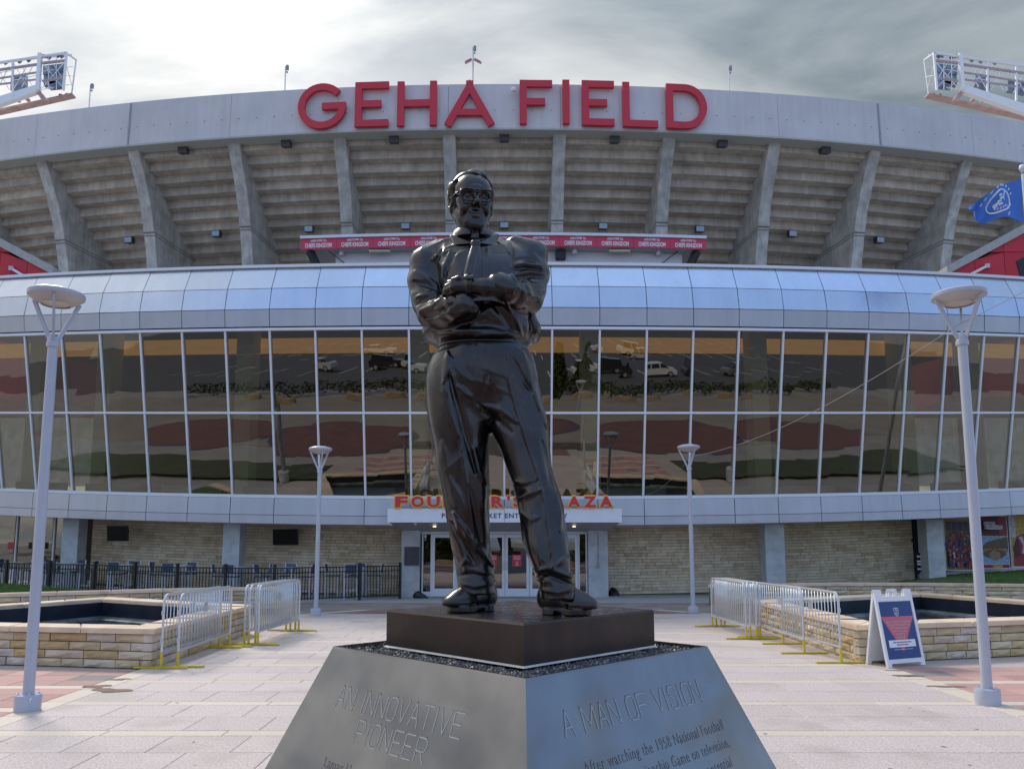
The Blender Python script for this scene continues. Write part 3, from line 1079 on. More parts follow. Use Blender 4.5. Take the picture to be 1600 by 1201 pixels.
for px, py in ((17, 852), (66, 852)):
    p = on_y(px, py, 30.1)
    m = MB()
    m.box(p, (0.24, 0.02, 0.26))
    m.build('shop_sticker', SR, club)
# ================================================================ stadium bowl of raw concrete
RB, YB = 202.0, 62.0
BAY = 9.62 / RB
bowl = thing('stadium_bowl', 'raised concrete seating bowl of the stadium with leaning ribs and stepped underside', 'stadium', (0, YB + RB, 0))
def lp(o, t, z):        # local to the bowl's middle: o towards the camera, t along the curve
    a = t / RB
    return Vector(((RB + o) * math.sin(a), -(RB + o) * math.cos(a), z))
def bslab(m, o0, z0, o1, z1, o2, z2, o3, z3, t0, t1, n=2):
    """section quad (o0,z0)..(o3,z3) swept along the curve"""
    for i in range(n):
        a, c = t0 + (t1 - t0) * i / n, t0 + (t1 - t0) * (i + 1) / n
        A = [lp(o0, a, z0), lp(o1, a, z1), lp(o2, a, z2), lp(o3, a, z3)]
        C = [lp(o0, c, z0), lp(o1, c, z1), lp(o2, c, z2), lp(o3, c, z3)]
        fs = [(0, 1, 5, 4), (1, 2, 6, 5), (2, 3, 7, 6), (3, 0, 4, 7)]
        if i == 0:
            fs.append((3, 2, 1, 0))
        if i == n - 1:
            fs.append((4, 5, 6, 7))
        m.add(A + C, fs)
FZ0, FZ1 = zat(203, YB), zat(131.5, YB)
half = 9.62 / 2
m = MB()
bslab(m, 0.1, FZ0, 0, FZ1, -1.2, FZ1, -1.2, FZ0, -half + 0.014, half - 0.014, 3)
fascia_me = m.mesh('fascia_panel', CONC_FASCIA)
m = MB()
bslab(m, 0.155, FZ0 - 0.06, 0.15, FZ0 + 0.10, -1.15, FZ0 + .1, -1.15, FZ0 - 0.06, -half, half, 3)
lip_me = m.mesh('fascia_lip', M('fascia_lip', (0.44, 0.45, 0.42), 0.8, var=0.08))
# bolt holes in a row
m = MB()
for k in range(6):
    t = -half + 9.62 * (k + 0.5) / 6
    p = lp(0.065, t, FZ0 + 1.75)
    m.box(p, (0.075, 0.03, 0.075), t / RB)
hole_me = m.mesh('bolt_holes', M('bolt_hole', (0.16, 0.15, 0.16), 0.9, var=0))
# ribs
def rib_poly():
    fr = [(-0.55, FZ0 + 0.3), (-0.6, FZ0), (-1.35, zat(238, 63.3)), (-2.25, zat(275, 64.2)), (-3.05, zat(313, 65)), (-3.62, zat(350, 65.6)),
          (-4.10, zat(385, 66.1)), (-4.45, zat(418, 66.4)), (-4.8, 20.0)]
    bk = [(-20.5, 20.0), (-18.5, 24.2), (-3.9, FZ0 + 0.3)]
    return fr + bk
RT = 0.54
poly = rib_poly()
m = MB()
A = [lp(o, -RT, z) for o, z in poly]
C = [lp(o, RT, z) for o, z in poly]
n = len(poly)
m.add(A + C, [tuple(range(n))[::-1], tuple(range(n, 2 * n))] + [(i, (i + 1) % n, n + (i + 1) % n, n + i) for i in range(n)])
rib_me = m.mesh('rib', CONC)
m = MB()
for dz_ in (0, 0.28):
    z = zat(350, 65.6) + dz_
    bslab(m, -3.59 + dz_ * .5, z, -3.57 + dz_ * .5, z + 0.07, -11.2, z + 0.07, -11.2, z, -RT - 0.02, RT + 0.02, 1)
joint_me = m.mesh('rib_joint', M('rib_joint', (0.22, 0.21, 0.20), 0.9, var=0.1))
step_me = []
for k in range(14):
    m = MB()
    zb, o = FZ0 - 0.45 - 0.76 * k, -1.35 - 0.98 * k
    h = 0.90 if k != 8 else 1.0
    bslab(m, o + (0.2 if k == 8 else 0), zb, o + (0.2 if k == 8 else 0), zb + h, o - 1.5, zb + h, o - 1.5, zb, -half + RT + 0.005, half - RT - 0.005, 3)
    step_me.append(m.mesh('seating_step', CONC_STEP))
m = MB()
bslab(m, -1.2, FZ1 - 0.3, -1.2, FZ1 - 0.05, -4, FZ1 - 0.05, -4, FZ1 - 0.3, -half, half, 3)
top_me = m.mesh('upper_walkway', CONC)
m = MB()
bslab(m, -14.0, 8, -14.0, 25.5, -14.7, 25.5, -14.7, 8, -half, half, 2)
base_me = m.mesh('lower_wall', CONC)
for i in range(-7, 8):
    a = i * BAY
    piece('fascia_panel', fascia_me, bowl, rz=a)
    piece('fascia_lip', lip_me, bowl, rz=a)
    piece('bolt_holes', hole_me, bowl, rz=a)
    piece('upper_walkway', top_me, bowl, rz=a)
    piece('lower_wall', base_me, bowl, rz=a)
    for s in step_me:
        piece('seating_step', s, bowl, rz=a)
for i in range(-7, 7):
    a = (i + 0.5) * BAY
    piece('rib', rib_me, bowl, rz=a)
    piece('rib_joint', joint_me, bowl, rz=a)
# dark joint covers at three fascia joints
m = MB()
bslab(m, 0.16, FZ0 + 0.02, 0.06, FZ1 - 0.1, -0.1, FZ1 - 0.1, -0.1, FZ0 + 0.02, -0.07, 0.07, 1)
for i in (-3.5, 3.5):
    piece('joint_cover', m.mesh('joint_cover', GREY_METAL), bowl, rz=i * BAY)

# ---------------------------------------------------------------- big red letters on the fascia
sign = thing('stadium_sign', 'big red metal letters GEHA FIELD fixed to the concrete fascia', 'sign', (0, YB - 0.3, FZ0))
def stroke(m, pts, w, d, closed=False, y0=0.0):
    """thick flat stroke in the XZ plane along pts (x,z), mitred"""
    P = [Vector((p[0], p[1])) for p in pts]
    n = len(P)
    L, Rr = [], []
    for i in range(n):
        d0 = (P[i] - P[i - 1]).normalized() if i or closed else None
        d1 = (P[(i + 1) % n] - P[i]).normalized() if i < n - 1 or closed else None
        d0 = d0 or d1
        d1 = d1 or d0
        n0, n1 = Vector((-d0.y, d0.x)), Vector((-d1.y, d1.x))
        q = (n0 + n1).normalized()
        k = w / 2 / max(q.dot(n0), 0.35)
        L.append(P[i] + q * k)
        Rr.append(P[i] - q * k)
    vs = [(p.x, y0 - d, p.y) for p in L] + [(p.x, y0 - d, p.y) for p in Rr] + [(p.x, y0, p.y) for p in L] + [(p.x, y0, p.y) for p in Rr]
    fs = []
    for i in range(n if closed else n - 1):
        j = (i + 1) % n
        fs += [(n + i, n + j, j, i), (i, j, 2 * n + j, 2 * n + i), (3 * n + i, 3 * n + j, n + j, n + i), (2 * n + i, 2 * n + j, 3 * n + j, 3 * n + i)]
    if not closed:
        fs += [(0, 2 * n, 3 * n, n), (n - 1, 2 * n - 1, 4 * n - 1, 3 * n - 1)]
    m.add(vs, fs)
def letter(m, ch, w, h, t, d):
    q = t / 2
    if ch == 'G':
        cx, cz, rx, rz_ = w * 0.5, h / 2, w * 0.5 - q, h / 2 - q
        arc = [(cx + rx * math.cos(a), cz + rz_ * math.sin(a)) for a in [math.radians(40 + k * (318 - 0) / 30) for k in range(31)]]
        stroke(m, arc[:-1] + [(w - q, cz - 0.05)], t, d)
        stroke(m, [(w * 0.5, cz - 0.02 + 0.0), (w - 0.02, cz - 0.02)], t, d - .012)
    elif ch in 'EF':
        stroke(m, [(q, 0), (q, h)], t, d)
        stroke(m, [(t, h - q), (w, h - q)], t, d - .012)
        stroke(m, [(t, h * 0.51), (w * 0.78, h * 0.51)], t, d - .012)
        if ch == 'E':
            stroke(m, [(t, q), (w, q)], t, d - .012)
    elif ch == 'H':
        stroke(m, [(q, 0), (q, h)], t, d)
        stroke(m, [(w - q, 0), (w - q, h)], t, d)
        stroke(m, [(t, h * 0.51), (w - t, h * 0.51)], t, d - .012)
    elif ch == 'A':
        k = t * 0.52
        stroke(m, [(k, 0), (w / 2, h - t * 0.9), (w - k, 0)], t, d)
        stroke(m, [(w * 0.24, h * 0.29), (w * 0.76, h * 0.29)], t * 0.95, d - .012)
        m.prism([(w / 2 - t * .55, 0, h - t * 1.4), (w / 2 + t * .55, 0, h - t * 1.4), (w / 2 + t * .5, 0, h), (w / 2 - t * .5, 0, h)], (0, -d + .02, 0))
    elif ch == 'I':
        stroke(m, [(q, 0), (q, h)], t, d)
    elif ch == 'L':
        stroke(m, [(q, 0), (q, h)], t, d)
        stroke(m, [(t, q), (w, q)], t, d - .012)
    elif ch == 'D':
        rz_ = h / 2 - q
        arc = [(w - q - rz_ * 0.95 + rz_ * 0.95 * math.cos(a), h / 2 + rz_ * math.sin(a)) for a in [math.radians(-90 + k * 180 / 20) for k in range(21)]]
        stroke(m, [(q, h - q)] + arc[::-1] + [(q, q)], t, d, closed=True)
YS = YB - 0.1
for ch, a, c, t_, b_ in (('G', 465, 541.5, 133.5, 203.5), ('E', 554.6, 607.6, 131, 200), ('H', 620.7, 682.8, 130, 198.7), ('A', 693.7, 773.8, 128.7, 197.8),
                         ('F', 811.9, 863, 128.2, 196), ('I', 878.8, 888.4, 127.8, 195.7), ('E', 909, 959.8, 129, 198.3), ('L', 972.4, 1027.6, 132, 200.8), ('D', 1040.3, 1105, 135, 203.5)):
    mid = (a + c) / 2
    xm = on_y(mid, 165, YS).x
    ang = math.asin(xm / RB)
    Y = YB + RB * (1 - math.cos(ang)) - 0.22
    pa, pc = on_y(a, b_, Y), on_y(c, b_, Y)
    z0, z1 = pa.z, on_y(a, t_, Y).z
    w = (pc.x - pa.x) / math.cos(ang)
    m = MB()
    letter(m, ch, w, z1 - z0, 0.60, 0.30)
    me = m.mesh('letter', SIGN_RED)
    o = piece('letter', me, sign, Vector((pa.x, Y - (pc.x - pa.x) / 2 * math.tan(ang), z0)) - Vector(sign.location), ang)

# ---------------------------------------------------------------- things on and under the bowl
LAMPBOX = M('floodlight_body', (0.06, 0.06, 0.063), 0.5, var=0.1)
LENS = M('floodlight_lens', (0.33, 0.38, 0.47), 0.15, metal=0.3, var=0.1)
def floodlight(face):
    r = thing('floodlight', 'x', 'floodlight')
    m = MB()
    m.hexa([(-.42, -.30, -.42), (.42, -.30, -.42), (.34, .3, -.30), (-.34, .3, -.30)], [(-.42, -.34, .18), (.42, -.34, .18), (.34, .3, .25), (-.34, .3, .25)])
    m.build('housing', LAMPBOX, r, local=True)
    if face:
        m = MB()
        m.hexa([(-.37, -.33, -.36), (.37, -.33, -.36), (.37, -.30, -.36), (-.37, -.30, -.36)], [(-.37, -.37, .13), (.37, -.37, .13), (.37, -.34, .13), (-.37, -.34, .13)])
        m.build('lens', LENS, r, local=True)
    m = MB()
    m.bar((0, 0.15, 0.2), (0, 0.15, 0.62), 0.1)
    m.bar((-.2, 0.15, 0.62), (.2, 0.15, 0.62), 0.14)
    m.build('bracket', LAMPBOX, r, local=True)
    return r
f_up, f_low = floodlight(False), floodlight(True)
pos = {-4: 'outermost bay on the flagless end', -3: 'third bay from the middle', }
where = {-4: 'over the flagless red wall', -3: 'x', -2: 'in the bay two before the letter G',
         -1: 'in the bay below the letters GE', 0: 'in the middle bay between the letters A and F', 1: 'in the bay below the letters FIE', 2: 'in the bay just past the letter D',
         3: 'in the second bay past the letter D', 4: 'behind the blue flag'}
where[-3] = 'in the second bay before the letter G'
where[-2] = 'in the bay just before the letter G'
where[-1] = 'in the bay below the letters E and H'
where[-3] = 'in the second bay before the letter G'
for i in range(-4, 5):
    a = i * BAY
    for kind in ('up', 'low'):
        if kind == 'up' and i in (-4, 4):
            continue
        if kind == 'up':
            o, z = -0.95, zat(212, 63) - 0.25
            src, lab = f_up, 'dark floodlight hung under the fascia ' + where[i]
        else:
            o, z = -7.2, zat(352, 69) + .1
            src, lab = f_low, 'pale floodlight low under the steps ' + where[i]
        p = Vector(bowl.location) + lp(o, a * RB, z)
        first = (kind == 'up' and i == -3) or (kind == 'low' and i == -4)
        grp = 'floodlights under the fascia' if kind == 'up' else 'floodlights low under the seating steps'
        if first:
            src.location, src.rotation_euler = p, (0, 0, a)
            src['label'], src['group'] = lab, grp
        else:
            copy_tree(src, p, a, lab, grp)
# thin masts on the rim
def mast(px, top, bottom, label, big=False):
    ang = math.asin((on_y(px, 150, 63).x) / RB)
    Y = YB + RB * (1 - math.cos(ang)) - 0 + 0.8
    p = on_y(px, bottom + 4, Y)
    t = on_y(px, top, Y)
    r = thing('rooftop_mast', label, 'mast', p, group='masts on the stadium rim')
    m = MB()
    m.tube([p, (p.x, p.y, t.z)], 0.055 if not big else 0.075, 6)
    m.build('pole', WHITE_METAL, r)
    h = t.z - p.z
    m = MB()
    m.box((p.x + 0.16, p.y, t.z - 0.12), (0.22, 0.2, 0.42))
    m.box((p.x + 0.14, p.y, t.z - 0.55), (0.12, 0.12, 0.12))
    m.build('antenna_box', GREY_METAL, r)
    if big:
        for sx in (-1, 1):
            m = MB()
            c = Vector((p.x + sx * 0.42, p.y - 0.1, on_y(px, 97, Y).z))
            m.box(c, (0.6, 0.5, 0.16), mat=Matrix.Rotation(sx * 0.5, 3, 'Y') @ Matrix.Rotation(0.35, 3, 'X'))
            m.build('lamp_head', M('mast_lamp', (0.45, 0.2, 0.22), 0.5, var=0.1), r)
        m = MB()
        zc = on_y(px, 94, Y).z
        m.bar((p.x - 0.4, p.y, zc), (p.x + 0.4, p.y, zc), 0.07)
        m.build('crossarm', WHITE_METAL, r)
mast(139, 133, 166, 'thin white mast on the rim beside the leaning white truss')
mast(445, 104, 139, 'thin white mast on the rim just before the letter G')
mast(739, 74, 129, 'white mast with two small lamp heads above the letter A', True)
mast(1140, 105, 142, 'thin white mast on the rim just past the letter D')
p = on_y(803, 138, YB - 0.6)
r = thing('security_camera', 'small white dome camera on the fascia between the letters A and F', 'camera', p)
m = MB()
m.lathe([(0.05, -0.34), (0.19, -0.26), (0.22, -0.1), (0.2, 0.0), (0.08, 0.05)], p, 14)
m.build('dome', WHITE, r)
m = MB()
m.bar(p + Vector((0, 0.0, 0.08)), p + Vector((0, 0.5, 0.30)), 0.1)
m.build('bracket', WHITE_METAL, r)

# lighting rigs: leaning box trusses carrying lamp banks
BANK = M('lamp_bank', (0.19, 0.25, 0.35), 0.3, metal=0.2, var=0.6, scale=1.2)  # this and the next rig colours are paled, bright haze mixed in
RUST = M('rig_walkway', (0.50, 0.34, 0.32), 0.7, var=0.2, scale=1)
RIGW = M('rig_white', (0.82, 0.82, 0.86), 0.5, var=0.05)
RIGM = M('rig_mauve', (0.42, 0.34, 0.39), 0.6, var=0.2)
def rig(label, sgn, fx, Y=84.0, D=2.4):
    q = lambda px, py, d=0.0: on_y(fx(px), py, Y + d)
    base = q(60, 150)
    r = thing('lighting_rig', label, 'lighting rig', base, group='stadium lighting rigs above the rim')
    W1_, W2 = 0.16, 0.10
    def bars(name, mat, lst, w):
        for a in lst:
            m = MB()
            m.bar(q(*a[0]), q(*a[1]), a[2] if len(a) > 2 else w)
            m.build(name, mat, r)
    bars('top_rail', RIGW, [((-60, 107), (103, 83), .22), ((-60, 103, D), (112, 86, D)), ((103, 83), (119, 94, D))], 0.15)
    bars('post', RIGW, [((63, 84), (59, 141), .40), ((104, 82), (99, 141), .22), ((119, 94, D), (112, 147, D)), ((20, 96), (20, 150), .2), ((-25, 101), (-25, 158), .2)], 0.12)
    bars('brace', RIGW, [((66, 98), (99, 138)), ((100, 98), (66, 138)), ((82, 98), (97, 122)), ((62, 120), (82, 140)), ((22, 100), (44, 138)), ((44, 100), (22, 138)), ((-5, 104), (14, 140)), ((14, 104), (-5, 142)),
                         ((34, 103), (50, 134)), ((52, 102), (34, 136)), ((103, 100), (114, 140, D)), ((-40, 108), (-20, 146)), ((-18, 106), (-40, 148)), ((66, 112), (114, 104, D)), ((66, 140), (110, 132, D)), ((103, 118), (117, 120, D)), ((20, 126), (62, 117)), ((-60, 125), (20, 110)), ((88, 86), (88, 140)), ((76, 90), (76, 140))], 0.06)
    bars('lamp_rail', RIGM, [((-60, 118), (58, 101), .22), ((-60, 132), (60, 113), .16), ((-60, 140), (60, 124), .16), ((66, 99), (102, 95), .24), ((66, 127), (99, 122), .2)], 0.2)
    m = MB()
    b4 = [q(-60, 169), q(60, 131), q(60, 142), q(-60, 184)]
    m.prism(b4, (0, 0.6, 0))
    m.build('boom', RIGW, r)
    m = MB()
    a_ = q(-52, 172, 0.3)
    m.tube([a_ + Vector((0, 0, .4)), (a_.x, a_.y + 3.0, 0)], [.5, .8], 12)
    m.build('support_mast', RIGW, r)
    m = MB()
    m.prism([q(-60, 182.5, 1.5), q(112, 145, 1.5), q(112, 147.2, 1.5), q(-60, 186, 1.5)], (0, 0.9, 0))
    m.prism([q(56, 143, .2), q(62, 142, .2), q(73, 156, .2), (q(66, 158, .2))], (0, 0.8, 0))
    for px in (28, 43, 96, 106):
        m.box(q(px, 160 - px * .1, 2), (0.35, 0.6, 0.25))
    m.build('walkway', RUST, r)
    for pts in (((67, 103), (100, 99), (99, 112), (67, 117)), ((68, 119), (99, 113), (98, 126), (68, 134)), ((17, 121), (39, 117), (40, 133), (16, 141)), ((75, 126), (97, 127), (97, 136), (76, 138)), ((-40, 130), (-12, 126), (-12, 141), (-40, 147))):
        m = MB()
        m.prism([q(a, b_, 1.0) for a, b_ in pts], (0, 0.5, 0))
        m.build('lamp_bank', BANK, r)
    for px, py in ((70, 91), (76, 93), (90, 90), (96, 91), (30, 99), (44, 97), (8, 101)):
        m = MB()
        m.lathe([(0.12, 0), (0.28, 0.25), (0.3, 0.3)], q(px, py, 0.4), 10)
        m.build('lamp', BANK, r)
    return r
rig('white truss lighting rig reaching in above the rim beside the brightest cloud', -1, lambda x: x)
rig('white truss lighting rig reaching in above the flag', 1, lambda x: 1561 - x + 2)
# ================================================================ pedestal
GRANB = M('polished_slab', (0.25, 0.245, 0.25), 0.055, metal=0.93, var=0.10, scale=3, rvar=0.02, streak=0.06)
BRONZE_BLOCK = M('bronze_block', (0.058, 0.040, 0.034), 0.38, metal=0.45, var=0.22, scale=3.5, rvar=0.08, bump=0.03, bscale=120, streak=0.2)
WETTOP = M('wet_bronze_top', (0.05, 0.042, 0.04), 0.22, metal=0.3, var=0.5, scale=7, rvar=0.12, bump=0.08, bscale=18)
PX, PYc = 0.105, 5.12                   # middle of the pedestal
ZP = 1.375                              # top of the block, where the shoes stand
ped = thing('statue_pedestal', 'dark tapered pedestal with engraved sloping faces and a bronze block on top', 'pedestal', (PX, PYc, 0))
def diamond(h, z):
    return [(PX, PYc - h, z), (PX + h, PYc, z), (PX, PYc + h, z), (PX - h, PYc, z)]
HB = 0.875
m = MB()
e = 0.008
A, B, C = diamond(HB, ZP - 0.232), diamond(HB, ZP - 0.012), diamond(HB - 0.010, ZP)
m.add(A + B + C, [(3, 2, 1, 0)] + [(i, (i + 1) % 4, 4 + (i + 1) % 4, 4 + i) for i in range(4)] + [(4 + i, 4 + (i + 1) % 4, 8 + (i + 1) % 4, 8 + i) for i in range(4)])
m.mi = 1
m.add(C, [(0, 1, 2, 3)])
m.build('bronze_block', [BRONZE_BLOCK, WETTOP], ped)
ZS = 1.142
H1 = 1.225
slope = (1.62 - 1.19) / 0.78
m = MB()
H0 = H1 + slope * (ZS - 0.02)
A, B = diamond(H0, 0.0), diamond(H1, ZS - 0.012)
C, D = diamond(H1 - 0.008, ZS), diamond(H1 - 0.035, ZS)
E_ = diamond(H1 - 0.035, ZS - 0.03)
m.add(A + B + C + D + E_, [(3, 2, 1, 0)] + [(j * 4 + i, j * 4 + (i + 1) % 4, j * 4 + 4 + (i + 1) % 4, j * 4 + 4 + i) for j in range(4) for i in range(4)] + [(16, 17, 18, 19)])
slab_o = m.build('sloping_slab', GRANB, ped)
# gravel bed round the block
GRAVEL = M('dark_gravel', None, 0.45, var=0.1, scale=30, island=True,
           cols=[(0.03, 0.03, 0.032), (0.07, 0.065, 0.065), (0.13, 0.125, 0.125), (0.05, 0.045, 0.045), (0.28, 0.27, 0.26), (0.04, 0.04, 0.045), (0.09, 0.08, 0.078)])
r_ = random.Random(5)
m = MB()
for side in range(4):
    p0 = [Vector(q) for q in diamond(HB + 0.015, ZS - 0.02)]
    p1 = [Vector(q) for q in diamond(H1 - 0.05, ZS - 0.02)]
    a, b_, c, d = p0[side], p0[(side + 1) % 4], p1[(side + 1) % 4], p1[side]
    for _ in range(2600 if side in (0, 3) else 700):
        u, v = r_.random(), r_.random()
        p = a.lerp(b_, u).lerp(d.lerp(c, u), v)
        s = r_.uniform(0.006, 0.015)
        ax = [Vector((r_.gauss(0, 1), r_.gauss(0, 1), r_.gauss(0, 1))).normalized() for _ in range(1)][0]
        R_ = ax.to_track_quat('Z', 'Y').to_matrix()
        vs = [p + R_ @ Vector(q) * s + Vector((0, 0, r_.uniform(-0.012, 0.004))) for q in ((1, 0, 0), (-.9, .2, 0), (0, .9, .1), (.1, -1, 0), (0, .1, .7), (0, 0, -.8))]
        m.add(vs, [(0, 2, 4), (2, 1, 4), (1, 3, 4), (3, 0, 4), (2, 0, 5), (1, 2, 5), (3, 1, 5), (0, 3, 5)])
m.build('gravel_bed', GRAVEL, ped, kind='stuff')
m = MB()
ra, rb = diamond(HB + 0.016, ZS - 0.004), diamond(HB + 0.001, ZS + 0.006)
m.add(ra + rb, [(i, (i + 1) % 4, 4 + (i + 1) % 4, 4 + i) for i in range(4)])
m.build('seal_strip', M('seal', (0.5, 0.48, 0.45), 0.6, var=0.2, scale=9), ped)
# engraved lettering on the two faces in view
ENG = M('engraving', (0.42, 0.43, 0.45), 0.4, metal=0.5, var=0.15, scale=40)
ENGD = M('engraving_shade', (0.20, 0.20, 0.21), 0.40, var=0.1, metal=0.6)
def face_frame(side):
    """middle of the upper edge, direction along the edge (left to right as read), down the slope, outward"""
    a, b_ = (diamond(H1, ZS - .012)[3], diamond(H1, ZS - .012)[0]) if side == 'l' else (diamond(H1, ZS - .012)[0], diamond(H1, ZS - .012)[1])
    c, d = (diamond(H0, 0)[3], diamond(H0, 0)[0]) if side == 'l' else (diamond(H0, 0)[0], diamond(H0, 0)[1])
    a, b_, c, d = map(Vector, (a, b_, c, d))
    ex = (b_ - a).normalized()
    mid0, mid1 = (a + b_) / 2, (c + d) / 2
    dn = (mid1 - mid0).normalized()
    nr = ex.cross(-dn).normalized()
    return mid0, ex, dn, nr
# thin ruled capitals, each a few strokes on a unit cell (x to the right, z up)
CAPS = {'A': [[(0, 0), (.5, 1), (1, 0)], [(.18, .36), (.82, .36)]], 'N': [[(0, 0), (0, 1), (1, 0), (1, 1)]], 'I': [[(.5, 0), (.5, 1)]],
        'O': [[(0, .2), (0, .8), (.2, 1), (.8, 1), (1, .8), (1, .2), (.8, 0), (.2, 0), (0, .2)]], 'V': [[(0, 1), (.5, 0), (1, 1)]],
        'T': [[(0, 1), (1, 1)], [(.5, 1), (.5, 0)]], 'E': [[(1, 1), (0, 1), (0, 0), (1, 0)], [(0, .52), (.8, .52)]],
        'P': [[(0, 0), (0, 1), (.8, 1), (1, .85), (1, .6), (.8, .45), (0, .45)]], 'R': [[(0, 0), (0, 1), (.8, 1), (1, .85), (1, .6), (.8, .45), (0, .45)], [(.5, .45), (1, 0)]],
        'M': [[(0, 0), (0, 1), (.5, .25), (1, 1), (1, 0)]], 'F': [[(1, 1), (0, 1), (0, 0)], [(0, .52), (.8, .52)]],
        'S': [[(1, .82), (.8, 1), (.2, 1), (0, .8), (.1, .6), (.9, .42), (1, .2), (.8, 0), (.2, 0), (0, .18)]]}
CW = {'I': .28, 'M': 1.25}
def caps(text, h, gap=.32, space=.75):
    segs, x = [], 0.0
    for ch in text:
        if ch == ' ':
            x += space * h * .62
            continue
        w = h * .62 * CW.get(ch, 1)
        for st in CAPS[ch]:
            q = [(x + (a if ch != 'I' else .5) * w, b_ * h) for a, b_ in st]
            segs += list(zip(q, q[1:]))
        x += w + gap * h * .62
    return segs, x - gap * h * .62
def engrave(side, heads, rows):
    mid, ex, dn, nr = face_frame(side)
    m1, m2 = MB(), MB()
    def seg(mm, a, c, w, dx0, dz0, lift):
        A_, C_ = Vector((a[0] + dx0, a[1] + dz0)), Vector((c[0] + dx0, c[1] + dz0))
        d = (C_ - A_).normalized()
        A_, C_ = A_ - d * w * .4, C_ + d * w * .4
        n_ = Vector((-d.y, d.x)) * w / 2
        mm.add([mid + ex * p.x + dn * (-p.y) + nr * lift for p in (A_ - n_, C_ - n_, C_ + n_, A_ + n_)], [(0, 1, 2, 3)])
    for text, h, xc, down in heads:
        segs, wd = caps(text, h)
        for a, c in segs:
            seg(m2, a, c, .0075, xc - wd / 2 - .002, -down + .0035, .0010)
            seg(m1, a, c, .0055, xc - wd / 2 + .002, -down - .003, .0016)
    for body, size, x, down, sp_ in rows:
        vs, fs = text_mb(body, size, 0.001, -0.001, sp_, xs=.82)
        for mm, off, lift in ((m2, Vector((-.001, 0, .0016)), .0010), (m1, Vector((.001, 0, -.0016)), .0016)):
            mm.add([mid + ex * (x + v.x + off.x) + dn * (down - v.z - off.z) + nr * lift for v in vs], fs)
    m1.build('engraved_text', ENG, slab_o, kind='stuff')
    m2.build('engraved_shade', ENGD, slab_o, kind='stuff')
engrave('l', [('AN INNOVATIVE', .125, -.06, .335), ('PIONEER', .125, -.03, .50)],
        [("Lamar Hunt's ideas and innovations", 0.088, 0.02, 0.68, 1.1), ('permanently altered the', 0.088, -0.05, 0.785, 1.1), ('American sports landscape', 0.088, -0.05, 0.89, 1.1)])
engrave('r', [('A MAN OF VISION', .125, -.05, .30)],
        [('After watching the 1958 National Football', 0.086, 0.05, 0.49, 1.1), ('League Championship Game on television,', 0.086, 0.05, 0.595, 1.1),
         ('Hunt recognized the immense potential', 0.086, 0.05, 0.70, 1.1), ('of the sport on television', 0.086, 0.05, 0.805, 1.1)])

